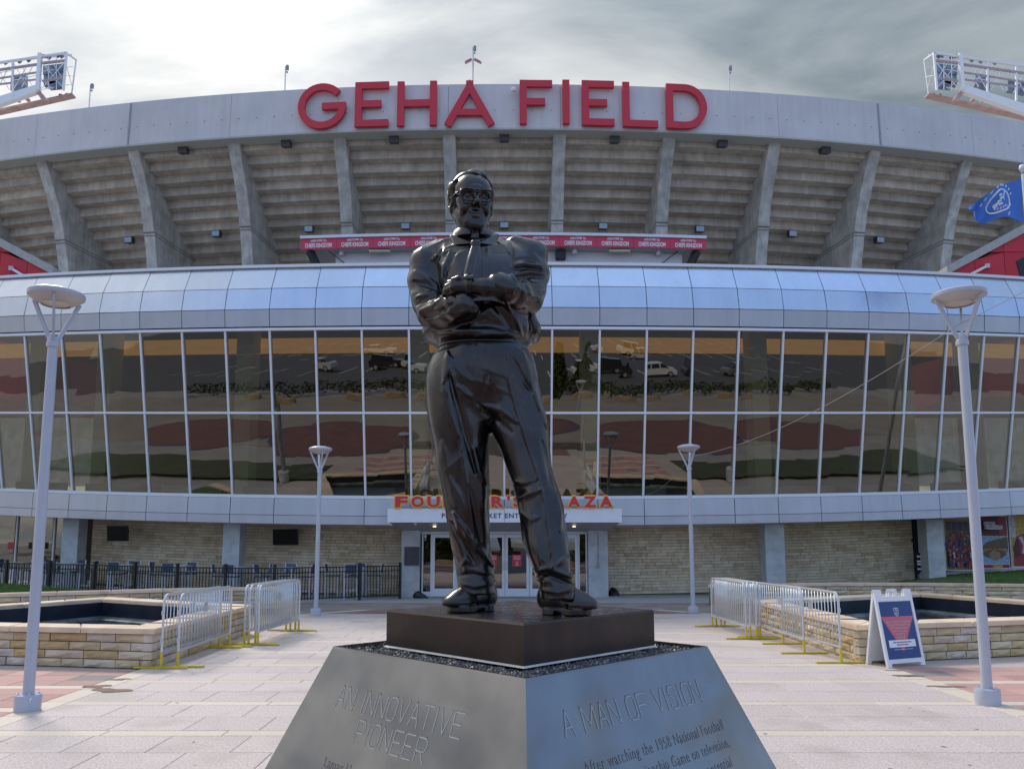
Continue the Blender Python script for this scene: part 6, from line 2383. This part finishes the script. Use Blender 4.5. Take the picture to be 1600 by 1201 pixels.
def hand(r, p0, p1):
    m = MB()
    m.bar(on_y(*p0, 35.6), on_y(*p1, 35.6), .12)
    m.bar(on_y(*p0, 35.5), on_y(*p0, 36.0), .2)
    m.build('pipe_rail', WHITE_METAL, r)
hand(rw, (17, 419), (46, 436))
hand(rw2, (1543, 415), (1514, 430))
m = MB()
q = [on_y(px, py, 35.97) for px, py in ((1588, 408), (1640, 380), (1640, 440), (1597, 440))]
m.prism(q, (0, .06, 0))
m.build('window', GLASS if False else DARK_METAL, rw2)

# ================================================================ flag and pole
YF = 24.0
pt = on_y(1598, 262, YF)
pole = thing('flagpole', 'white flagpole with a ball finial at the picture edge', 'flagpole', (pt.x, YF, 0))
m = MB()
m.tube([(pt.x, YF, 0), (pt.x, YF, pt.z - .1)], [0.085, 0.06], 12)
m.build('pole', WHITE_METAL, pole, smooth='auto')
m = MB()
m.lathe([(0.02, -.14), (.09, -.10), (.115, 0), (.09, .08), (0.0, .115)], pt, 16)
m.build('ball', WHITE_METAL, pole, smooth=True)
m = MB()
m.lathe([(.05, -.24), (.065, -.22), (.065, -.16), (.03, -.12)], pt, 12)
m.build('truck', GREY_METAL, pole, smooth='auto')
FLAG = M('flag_blue', (0.055, 0.17, 0.55), 0.7, var=0.08, scale=3)
FLAGW = M('flag_white', (0.66, 0.70, 0.80), 0.7, var=0.05)
fl_tl, fl_tr = on_y(1530, 308, YF), on_y(1595, 281, YF)
def flag_pt(u, v, off=0.0):
    """u from the pole outwards 0..1, v from the top 0..1"""
    px_ = 1594 - 80 * u + 4 * v * (1 - u)
    top = 281 + 36 * u ** 1.15 - 3 * math.sin(u * 5)
    bot = 346 - 6 * math.sin(u * 6.0) * u - 4 * u - 3 * max(0, u - .7)
    py_ = top + (bot - top) * v
    if u > 0.75:
        py_ = py_ + (0.5 - v) * 26 * (u - .75)
    d = 0.22 * math.sin(u * 9 + v * 1.6) * (0.25 + u) + 0.06 * math.sin(u * 21 - v * 5) * u
    p = on_y(px_, py_, YF)
    return Vector((p.x, YF - .07 + d - off, p.z))
m = MB()
nu, nv = 36, 16
for side in (0.0, -0.012):
    base = len(m.v)
    vs = [flag_pt(i / nu, j / nv, side) for j in range(nv + 1) for i in range(nu + 1)]
    m.add(vs, [(j * (nu + 1) + i, j * (nu + 1) + i + 1, (j + 1) * (nu + 1) + i + 1, (j + 1) * (nu + 1) + i) if side else
               (j * (nu + 1) + i, (j + 1) * (nu + 1) + i, (j + 1) * (nu + 1) + i + 1, j * (nu + 1) + i + 1) for j in range(nv) for i in range(nu)])
flag = thing('flag', 'blue flag with a white outlined emblem blowing from the pole', 'flag', fl_tr)
fm = m.build('cloth', FLAG, flag, smooth=True)
m = MB()
def fstroke(pts, w):
    q = [flag_pt(u, v, .012) for u, v in pts]
    for a, b_ in zip(q, q[1:]):
        d = (b_ - a)
        s = Vector((-d.z, 0, d.x)).normalized() * w
        m.add([a - s, b_ - s, b_ + s, a + s], [(0, 1, 2, 3)])
CU, CV = .47, .47
# emblem
ringp = [(CU + .20 * math.cos(a) * (1 + .15 * math.sin(a)), CV + .34 * math.sin(a)) for a in [2 * PI * k / 26 for k in range(27)]]
fstroke(ringp, .028)
m.build('emblem_ring', FLAGW, fm)
m = MB()
fstroke([(CU - .13, CV + .26), (CU - .05, CV - .05), (CU - .10, CV - .25)], .015)
for k in range(9):
    a = math.radians(200 + k * 17)
    u, v = CU + .285 * math.cos(a), CV + .47 * math.sin(a)
    fstroke([(u - .012, v - .03), (u + .012, v + .03)], .02)
for k in range(5):
    a = math.radians(55 + k * 17)
    u, v = CU + .13 * math.cos(a), CV + .24 * math.sin(a)
    fstroke([(u - .008, v - .03), (u + .008, v + .03)], .02)
for u, v in ((CU + .0, CV - .18), (CU - .02, CV - .08), (CU + .02, CV), (CU + .0, CV + .1), (CU + .06, CV + .06), (CU + .08, CV + .12)):
    fstroke([(u - .03, v), (u + .03, v + .02)], .035)
for u, v in ((.24, .60), (.30, .86), (.33, .92), (.58, .55)):
    for a in (0, PI / 3, 2 * PI / 3):
        fstroke([(u - .014 * math.cos(a), v - .035 * math.sin(a)), (u + .014 * math.cos(a), v + .035 * math.sin(a))], .014)
m.build('emblem_lettering', FLAGW, fm, kind='stuff')

# ================================================================ window posters at the far side
def poster(px0, px1, py0, py1, Y, label, paint):
    a, b_ = on_y(px0, py1, Y), on_y(px1, py0, Y)
    c = (a + b_) / 2
    rz = c.x / RC * .9
    w, h = (b_.x - a.x) / math.cos(rz), b_.z - a.z
    r = thing('window_poster', label, 'poster', (c.x, Y, a.z), rz, group='printed window posters')
    m = MB()
    m.box((0, .03, h / 2), (w + .05, .04, h + .05))
    m.build('backing', WHITE_METAL, r, local=True)
    groups = {}
    lay = [0.0]
    def blob(mat_, pts):
        lay[0] += 0.0006
        mm = groups.setdefault(mat_.name, (mat_, MB()))[1]
        mm.add([((x - .5) * w, .005 - lay[0], z * h) for x, z in pts], [tuple(range(len(pts)))])
    paint(blob)
    for nm, (mat_, mm) in groups.items():
        mm.build('print', mat_, r, local=True)
    return r
def flat(n, c):
    return M(n, c, 0.6, var=0.45, scale=12)
PR, PD, PN, PW, PO, PG, PS, PY_ = flat('print_red', (.25, .03, .035)), flat('print_maroon', (.10, .012, .02)), flat('print_navy', (.03, .04, .09)), flat('print_white', (.45, .43, .43)), flat('print_ochre', (.27, .17, .08)), flat('print_brown', (.12, .075, .045)), flat('print_sky', (.22, .33, .48)), flat('print_yellow', (.42, .29, .06))
def rect(x0, z0, x1, z1):
    return [(x0, z0), (x1, z0), (x1, z1), (x0, z1)]
def oval(cx, cz, rx, rz_, n=12):
    return [(cx + rx * math.cos(2 * PI * k / n), cz + rz_ * math.sin(2 * PI * k / n)) for k in range(n)]
def crowd(blob):
    blob(PO, rect(0, 0, 1, 1))
    blob(PG, rect(.05, .08, .88, .95))
    for k in range(4):
        blob(PN, rect(.08 + k * .2, .77, .22 + k * .2, .93))
    blob(PN, rect(.05, .08, .88, .5))
    rr = random.Random(12)
    for row in range(9):
        z = .70 - row * .07
        for k in range(7):
            x = .1 + k * .122 + rr.uniform(-.05, .05)
            zz_ = z + rr.uniform(-.02, .02)
            blob(rr.choice((PR, PD, PN, PD, PN, PG)), oval(x, zz_ - .05, rr.uniform(.05, .09), rr.uniform(.04, .07)))
            blob(rr.choice((PO, PG, PR, PD, PN)), oval(x + rr.uniform(-.01, .01), zz_ + .02, .03, .026, 9))
            if rr.random() < .45:
                a = rr.uniform(0, 3.1)
                blob(rr.choice((PW, PO, PR, PG)), [(x - .05 * math.cos(a), zz_ - .05 - .05 * math.sin(a)), (x + .05 * math.cos(a), zz_ - .05 + .05 * math.sin(a)), (x + .05 * math.cos(a) + .015, zz_ - .035 + .05 * math.sin(a)), (x - .05 * math.cos(a) + .015, zz_ - .035 - .05 * math.sin(a))])
    for x, ch in ((.2, '2'), (.75, '15')):
        vs, fs = text_mb(ch, .14, .001, .008)
        lay = [(v.x * .9 + x, v.z + .24) for v in vs]
        for f in fs:
            ps = [lay[i] for i in f]
            if len(ps) > 2:
                blob(PW, ps)
def panel2(blob):
    blob(PD, rect(0, .62, 1, 1))
    blob(PR, rect(.72, .62, 1, 1))
    blob(PS, rect(0, .08, 1, .62))
    blob(PG, [(0, .38), (.25, .5), (.6, .55), (1, .6), (1, .36), (0, .34)])
    blob(PO, rect(0, .30, 1, .37))
    blob(PR, rect(0, 0, 1, .07))
    blob(PY_, rect(.4, .0, .75, .06))
    blob(PG, oval(.5, .27, .42, .09))
    blob(PO, oval(.5, .24, .2, .10))
    for z, t in ((.82, 'CITY NFL'), (.75, 'COLLECTION')):
        vs, fs = text_mb(t, .09, .001, .01)
        for f in fs:
            ps = [(vs[i].x * 1.15 + .36, vs[i].z + z) for i in f]
            if len(ps) > 2:
                blob(PW, ps)
def player(blob):
    blob(PY_, rect(0, 0, 1, 1))
    blob(PW, rect(0, .55, .2, 1))
    blob(PR, [(.05, .02), (1, .02), (1, .62), (.6, .66), (.2, .56), (.08, .35)])
    blob(PW, [(.28, .55), (.42, .58), (.5, .4), (.42, .24), (.36, .26), (.42, .4)])
    blob(PW, rect(.68, .43, 1, .48))
    blob(PG, oval(.78, .76, .2, .2))
    blob(PD, oval(.78, .9, .2, .09))
    blob(PD, [(.05, .35), (.2, .54), (.3, .5), (.3, .2), (.1, .16)])
poster(1476, 1524, 810, 890, 29.1, 'window poster of a red and navy team crowd in an ochre frame', crowd)
poster(1530, 1576, 806, 887, 29.55, 'window poster with a maroon block over a sky and landscape', panel2)
poster(1578, 1625, 802, 885, 29.95, 'window poster of a player in a red jersey on yellow', player)
a, b_ = on_y(1432, 893, 28.9), on_y(1439, 863, 28.9)
m = MB()
m.box(((a.x + b_.x) / 2, 28.9, (a.z + b_.z) / 2), (b_.x - a.x, .03, b_.z - a.z))
m.mi = 1
for k, z in enumerate((.15, .4, .55, .8)):
    m.box(((a.x + b_.x) / 2, 28.88, a.z + z * (b_.z - a.z)), ((b_.x - a.x) * .6, .01, .06))
o = m.build('wall_sign', [DARK_METAL, WHITE])
tag(o, 'narrow black wall sign beside the far concrete column', 'sign')
centre_origin(o)

# ================================================================ folding sign
SB = M('sign_board', (0.78, 0.78, 0.80), 0.4, var=0.03, coat=0.1)
NAV = M('sign_navy', (0.022, 0.055, 0.20), 0.4, var=0.03)
PINK = M('sign_pink', (0.62, 0.13, 0.17), 0.4, var=0.03)
fa, fb = on_z(1386.5, 1043), on_z(1445, 1038)
rz = math.atan2(fb.y - fa.y, fb.x - fa.x)
w_ = (fb - fa).length
af = thing('folding_sign', 'white A-frame sign with a navy poster and pink triangle by the fountain corner', 'sign', ((fa.x + fb.x) / 2, (fa.y + fb.y) / 2, 0), rz)
Hs = 1.13
lean = math.radians(9.5)
def leaf(sgn, y0):
    T_ = Matrix.Rotation(-lean if sgn > 0 else lean, 4, 'X')
    T_.translation = Vector((0, y0, 0))
    return T_
Yb = 2 * Hs * math.sin(lean)
for sgn, y0 in ((1, 0.0), (-1, Yb)):
    T_ = leaf(sgn, y0)
    m = MB()
    hw = w_ / 2
    def bb(x0, x1, z0_, z1_, t=.035):
        m.box(((x0 + x1) / 2, 0, (z0_ + z1_) / 2), (x1 - x0, t, z1_ - z0_))
    bb(-hw, -hw + .045, .05, Hs)
    bb(hw - .045, hw, .05, Hs)
    bb(-hw, -hw + .085, 0, .05)
    bb(hw - .085, hw, 0, .05)
    bb(-hw + .045, hw - .045, .05, .105)
    bb(-hw + .045, hw - .045, .96, Hs - .10)
    bb(-hw + .045, -hw + .15, Hs - .10, Hs)
    bb(hw - .15, hw - .045, Hs - .10, Hs)
    for sx in (-1, 1):
        bb(min(sx * .045, sx * .09), max(sx * .045, sx * .09), Hs - .10, Hs - .02)
    bb(-.09, .09, Hs - .035, Hs + .005)
    bb(-hw + .045, hw - .045, .105, .96, .012)
    m.v = [tuple(T_ @ Vector(v)) for v in m.v]
    brd = m.build('board', SB, af, local=True)
    if sgn > 0:
        def lay(mb, pts, k):
            mb.add([tuple(T_ @ Vector((x, -.008 - .0012 * k, z))) for x, z in pts], [tuple(range(len(pts)))])
        pw, p0, p1 = hw - .05, .112, .952
        m = MB(); lay(m, [(-pw, p0), (pw, p0), (pw, p1), (-pw, p1)], 0)
        pos_ = m.build('poster', NAV, brd, local=True)
        ht = p1 - p0
        zz = lambda t: p1 - ht * t
        m = MB(); lay(m, [(-pw, zz(.265)), (0, zz(.885)), (pw, zz(.265))], 1)
        lay(m, [(-pw, zz(.2655)), (-pw, zz(.264)), (0, zz(.264))], 1)
        m.build('poster_triangle', PINK, af, local=True)
        m = MB(); lay(m, [(-pw * .80, zz(.80)), (pw * .82, zz(.80)), (pw * .82, zz(.675)), (-pw * .80, zz(.675))], 2)
        m.build('poster_box', SB, af, local=True)
        m = MB()
        for body, t, cap_, ww in (('UNAUTHORIZED TRANSMISSION', .36, .020, 1.5), ('OF ACCOUNTS OR DESCRIPTIONS', .415, .020, 1.36), ('OF THE GAME, INCLUDING', .47, .020, 1.05), ('PLAY-BY-PLAY DATA,', .525, .020, .84), ('IS STRICTLY', .58, .020, .6), ('PROHIBITED.', .632, .016, .5)):
            vs, fs = fit_text(body, -pw * ww / 2, pw * ww / 2, zz(t) - cap_ * .7, zz(t) + cap_ * .8, .001, .02)
            m.add([tuple(T_ @ Vector((v.x, -.0112, v.z))) for v in vs], fs)
        for k in range(16):
            x = -pw * .55 + k * pw * 1.1 / 15
            lay(m, [(x, zz(.842)), (x + pw * .05, zz(.842)), (x + pw * .05, zz(.833)), (x, zz(.833))], 3)
        m.build('poster_lettering', WHITE, af, local=True)
        m = MB()
        rr = random.Random(2)
        for t, n_, w2 in ((.715, 11, .55), (.758, 7, .34)):
            x = -pw * w2
            while x < pw * w2:
                l = rr.uniform(.02, .05) * pw * 1.6
                lay(m, [(x, zz(t + .010)), (x + l, zz(t + .010)), (x + l, zz(t - .010)), (x, zz(t - .010))], 3)
                x += l + .006
        m.build('poster_small_print', M('print_blue', (.05, .09, .26), .5, var=0), af, local=True)
        # league shield
        def shield(s, k, mat_, nm):
            m = MB()
            cx0, cz0, hw_, hh_ = .0, zz(.185), .052 * s, .068 * s
            pts = [(-1, .78), (-.55, .9), (-.28, .78), (0, 1), (.28, .78), (.55, .9), (1, .78), (.95, -.2), (.72, -.62), (0, -1), (-.72, -.62), (-.95, -.2)]
            lay(m, [(cx0 + x * hw_, cz0 + z * hh_) for x, z in pts][::-1], k)
            return m.build(nm, mat_, af, local=True)
        shield(1.0, 2, WHITE, 'shield_rim')
        shield(.86, 3, NAV, 'shield')
        m = MB()
        vs, fs = fit_text('NFL', -.034, .034, zz(.185) - .045, zz(.185) + .008, .001, .05)
        m.add([tuple(T_ @ Vector((v.x, -.0135, v.z))) for v in vs], fs)
        for x in (-.032, -.02, .02, .032):
            lay(m, [(x - .004, zz(.185) + .022), (x + .004, zz(.185) + .022), (x + .004, zz(.185) + .030), (x - .004, zz(.185) + .030)], 4.5)
        lay(m, [(-.008, zz(.185) + .014), (.008, zz(.185) + .014), (.006, zz(.185) + .044), (-.006, zz(.185) + .044)], 4.5)
        m.build('shield_lettering', WHITE, af, local=True)
# ================================================================ what stands behind the camera and shows only mirrored in the windows
LOT = M('asphalt', (0.085, 0.088, 0.095), 0.9, var=0.15, scale=0.5)
PLZ = M('plaza_grey', (0.27, 0.23, 0.195), 0.85, var=0.15, scale=0.3)
HEDGE = M('hedge_leaf', (0.045, 0.07, 0.022), 0.8, var=0.4, scale=1.5)
m = MB()
m.quad((-60, -15, -0.012), (60, -15, -0.012), (60, 4.4, -0.012), (-60, 4.4, -0.012))
o = m.build('plaza_behind', PLZ)
o['kind'] = 'structure'
m = MB()
m.quad((-160, -260, -0.012), (160, -260, -0.012), (160, -19, -0.012), (-160, -19, -0.012))
o = m.build('parking_lot', LOT)
o['kind'] = 'structure'
m = MB()
for k in range(-24, 25):
    for y in (-32, -48, -64):
        m.box((k * 2.8, y - 2.5, -0.004), (0.12, 5.0, 0.008))
o = m.build('parking_markings', WHITE)
o['kind'] = 'structure'
BLUEP = M('border_purple', (0.10, 0.06, 0.10), 0.8, var=0.1)
REDB = M('red_plaza', (0.165, 0.068, 0.06), 0.8, var=0.2, scale=1)
m1, m2 = MB(), MB()
for cx0, cy0, rx, ry in ((0, -3.6, 7.5, 4.6), (-15.5, 1.0, 8.0, 5.6), (15.5, 1.0, 8.0, 5.6), (-31, 0.5, 8, 5.5), (31, 0.5, 8, 5.5)):
    for mm, q, z in ((m1, 1.0, -0.006), (m2, .93, -0.002)):
        n = 30
        mm.add([(cx0 + rx * q * math.cos(2 * PI * k / n), cy0 + ry * q * math.sin(2 * PI * k / n), z) for k in range(n)], [tuple(range(n))])
for mm, mt, nm in ((m1, BLUEP, 'round_paving_border'), (m2, REDB, 'round_paving')):
    o = mm.build(nm, mt)
    o['kind'] = 'structure'
# boulders
BOUL = M('boulder_stone', (0.34, 0.25, 0.16), 0.9, var=0.25, scale=1.5, bump=0.3, bscale=5)
r_ = random.Random(21)
def boulder(seed):
    q = random.Random(seed)
    m = MB()
    n, k = 14, 6
    vs = []
    for j in range(k + 1):
        t = j / k
        for i in range(n):
            a = 2 * PI * i / n
            c, s = math.cos(a), math.sin(a)
            x = 1.0 * abs(c) ** .6 * (1 if c > 0 else -1)
            y = .5 * abs(s) ** .6 * (1 if s > 0 else -1)
            f = (1 - .12 * t) * (1 + q.uniform(-.06, .06)) if j < k else .55
            vs.append((x * f, y * f, .75 * t * (1 + q.uniform(-.08, .08))))
    m.add(vs, [(j * n + i, j * n + (i + 1) % n, (j + 1) * n + (i + 1) % n, (j + 1) * n + i) for j in range(k) for i in range(n)] + [tuple(k * n + i for i in range(n))])
    return m.mesh('boulder', BOUL)
ORD = ['first', 'second', 'third', 'fourth', 'fifth', 'sixth', 'seventh', 'middle', 'seventh from last', 'sixth from last', 'fifth from last', 'fourth from last', 'third from last', 'second from last', 'last']
bm3 = [boulder(s) for s in range(3)]
for k in range(15):
    x = -42 + k * 6.0 + r_.uniform(-.7, .7)
    o = bpy.data.objects.new('boulder', bm3[k % 3])
    COL.objects.link(o)
    o.location = (x * .8, -14.2 + r_.uniform(-.3, .3), 0)
    o.rotation_euler = (0, 0, r_.uniform(-.15, .15))
    o.scale = (r_.uniform(.7, 1.2), .7, r_.uniform(.55, .8))
    tag(o, 'tan boulder mirrored in the windows, %s in the row before the hedge' % ORD[k], 'boulder', 'tan boulders in a row mirrored in the windows')
def leafmass(m, c, r, n, rr, s=(.12, .3)):
    for _ in range(n):
        d = Vector((rr.gauss(0, 1), rr.gauss(0, 1), rr.gauss(0, 1))).normalized() * rr.random() ** .4
        p = Vector(c) + Vector((d.x * r[0], d.y * r[1], d.z * r[2]))
        u = Vector((rr.gauss(0, 1), rr.gauss(0, 1), rr.gauss(0, 1))).normalized()
        v = u.orthogonal().normalized()
        q = rr.uniform(*s)
        m.add([p + u * q, p - u * q * .5 + v * q * .5, p - u * q * .5 - v * q * .5], [(0, 1, 2)])
m = MB()
for k in range(50):
    x = -48 + k * 2
    if abs(x) > 4:
        leafmass(m, (x, -16.9 + r_.uniform(-.6, .6), .7), (1.4, 1.0, .62), 130, r_)
o = m.build('hedge', HEDGE)
o['kind'] = 'stuff'
o['label'] = 'low dark hedge mirrored in the windows behind the boulders'
BARK = M('bark', (0.09, 0.065, 0.045), 0.9, var=0.2)
def cypress(x, y, h, label):
    r = thing('cypress_tree', label, 'tree', (x, y, 0), group='dark upright trees mirrored in the windows')
    m = MB()
    m.tube([(0, 0, 0), (0, 0, h * .9)], [.16, .03], 7)
    m.build('trunk', BARK, r, local=True)
    m = MB()
    for j in range(9):
        t = j / 8
        leafmass(m, (0, 0, .6 + t * (h - .8)), (1.3 * (1 - t * .8), 1.3 * (1 - t * .8), h / 9), 170, r_, (.15, .35))
    m.build('crown', HEDGE, r, local=True)
for x, lab in ((-8.2, 'dark upright tree mirrored in the windows, outermost of the trio beside the statue shoulder'), (-6.6, 'dark upright tree mirrored in the windows, middle of the trio'), (-5.0, 'dark upright tree mirrored in the windows, innermost of the trio'),
               (7.6, 'dark upright tree mirrored in the windows beside the white parked car'), (10.4, 'dark upright tree mirrored in the windows behind the white parked car')):
    cypress(x, -18.2, 4.3 + r_.uniform(-.4, .4), lab)
# parked cars
TYRE = M('tyre', (0.02, 0.02, 0.02), 0.8, var=0.05)
CARG = M('car_glass', (0.02, 0.025, 0.03), 0.08, var=0)
def car(x, y, rz, col, label, suv=False):
    r = thing('parked_car', label, 'car', (x, y, 0), rz, group='cars parked in the lot mirrored in the windows')
    pm = M('car_paint', col, 0.25, var=0, coat=0.6)
    h = 1.72 if suv else 1.42
    side = [(-2.2, .35), (-2.25, .75), (-2.1, .92), (-1.15, 1.0), (1.95, 1.02), (2.2, .9), (2.25, .5), (2.15, .32)]
    m = MB()
    m.prism([(a, -.88, b_) for a, b_ in side], (0, 1.76, 0))
    m.build('body', pm, r, local=True)
    m = MB()
    g_ = [(-1.2, 1.0), (-.45, h - .03), (1.1 if not suv else 1.7, h - .03), (1.9, 1.02)]
    m.hexa([(g_[0][0], -.80, g_[0][1]), (g_[3][0], -.80, g_[3][1]), (g_[3][0], .80, g_[3][1]), (g_[0][0], .80, g_[0][1])],
           [(g_[1][0], -.66, g_[1][1]), (g_[2][0], -.66, g_[2][1]), (g_[2][0], .66, g_[2][1]), (g_[1][0], .66, g_[1][1])])
    m.build('windows', CARG, r, local=True)
    m = MB()
    m.box(((g_[1][0] + g_[2][0]) / 2, 0, h), (g_[2][0] - g_[1][0] + .1, 1.34, .06))
    for xx in (-.3, .6):
        for s in (-1, 1):
            m.bar((xx + .1, s * .665, h), (xx, s * .81, 1.02), .07)
    m.build('roof', pm, r, local=True)
    for xx in (-1.4, 1.4):
        for s in (-1, 1):
            m = MB()
            m.tube([(xx, s * .70, .33), (xx, s * .90, .33)], .33, 18)
            w = m.build('wheel', TYRE, r, local=True)
            m = MB()
            m.tube([(xx, s * .895, .33), (xx, s * .91, .33)], .2, 12)
            m.build('rim', GALV, w, local=True)
    for s in (-1, 1):
        m = MB()
        m.box((-2.22, s * .62, .76), (.12, .4, .14))
        m.build('headlight', WHITE, r, local=True)
cars = [(-31, -33, (.6, .6, .6), 0, 'silver car mirrored in the windows, outermost by the tall lamp'), (-20, -34, (.03, .03, .035), 1, 'dark car mirrored in the windows, next to the silver one'),
        (-15.5, -33, (.72, .72, .72), 1, 'white car mirrored in the windows beside the trio of upright trees'), (12.8, -30, (.75, .75, .75), 1, 'white car mirrored in the windows just past the statue elbow'),
        (17.6, -31, (.025, .025, .03), 1, 'black car mirrored in the windows between two white ones'), (25.0, -30, (.75, .75, .74), 0, 'white low car mirrored in the windows near the tall lamp with the cable'),
        (31.0, -31, (.03, .03, .03), 1, 'black pickup-sized car mirrored in the windows near the tall lamp with the cable'), (40, -32, (.2, .21, .23), 0, 'grey car mirrored in the windows at the picture edge'),
        (20, -50, (.7, .7, .7), 0, 'white car mirrored in the second parking row'), (27, -51, (.65, .66, .68), 1, 'pale car mirrored in the second parking row near its end'), (-26, -51, (.68, .68, .68), 0, 'white car mirrored in the second parking row beside the dark one')]
for x, y, c, suv, lab in cars:
    car(x, y, r_.choice((0, PI)) + r_.uniform(-.05, .05), c, lab, suv)
# two tall lot poles
for x, lab in ((-15.0, 'tall dark pole mirrored leaning in the windows on the fence side'), (15.6, 'tall dark pole mirrored in the windows on the side of the folding sign')):
    r = thing('lot_pole', lab, 'lamp post', (x, 12.4, 0), group='tall dark poles mirrored in the windows')
    m = MB()
    m.tube([(0, 0, 0.7), (0, 0, 11)], [.13, .09], 10)
    m.build('pole', GREY_METAL, r, local=True)
    m = MB()
    m.lathe([(.35, 0), (.35, .65), (.3, .72)], n=16)
    m.build('pole_base', CONC_COL, r, local=True)
    m = MB()
    m.box((0, -.5, 11), (.4, 1.0, .15))
    m.build('lamp_head', GREY_METAL, r, local=True)
# lawns to both sides of the plaza
for sx, lab in ((-1, 'lawn mirrored low in the windows on the fence side'), (1, 'lawn mirrored low in the windows on the folding sign side')):
    m = MB()
    xa, xb = sx * 12.8, sx * 40
    q = [(xa, 8.5, .02), (xb, 8.5, .02), (xb, 15, .3), (xa, 12, .1)]
    m.add(q if sx > 0 else q[::-1], [(0, 1, 2, 3)])
    o = m.build('lawn', M('far_lawn', (0.045, 0.058, 0.022), 0.9, var=0.3, scale=1))
    o['kind'] = 'stuff'
    o['label'] = lab
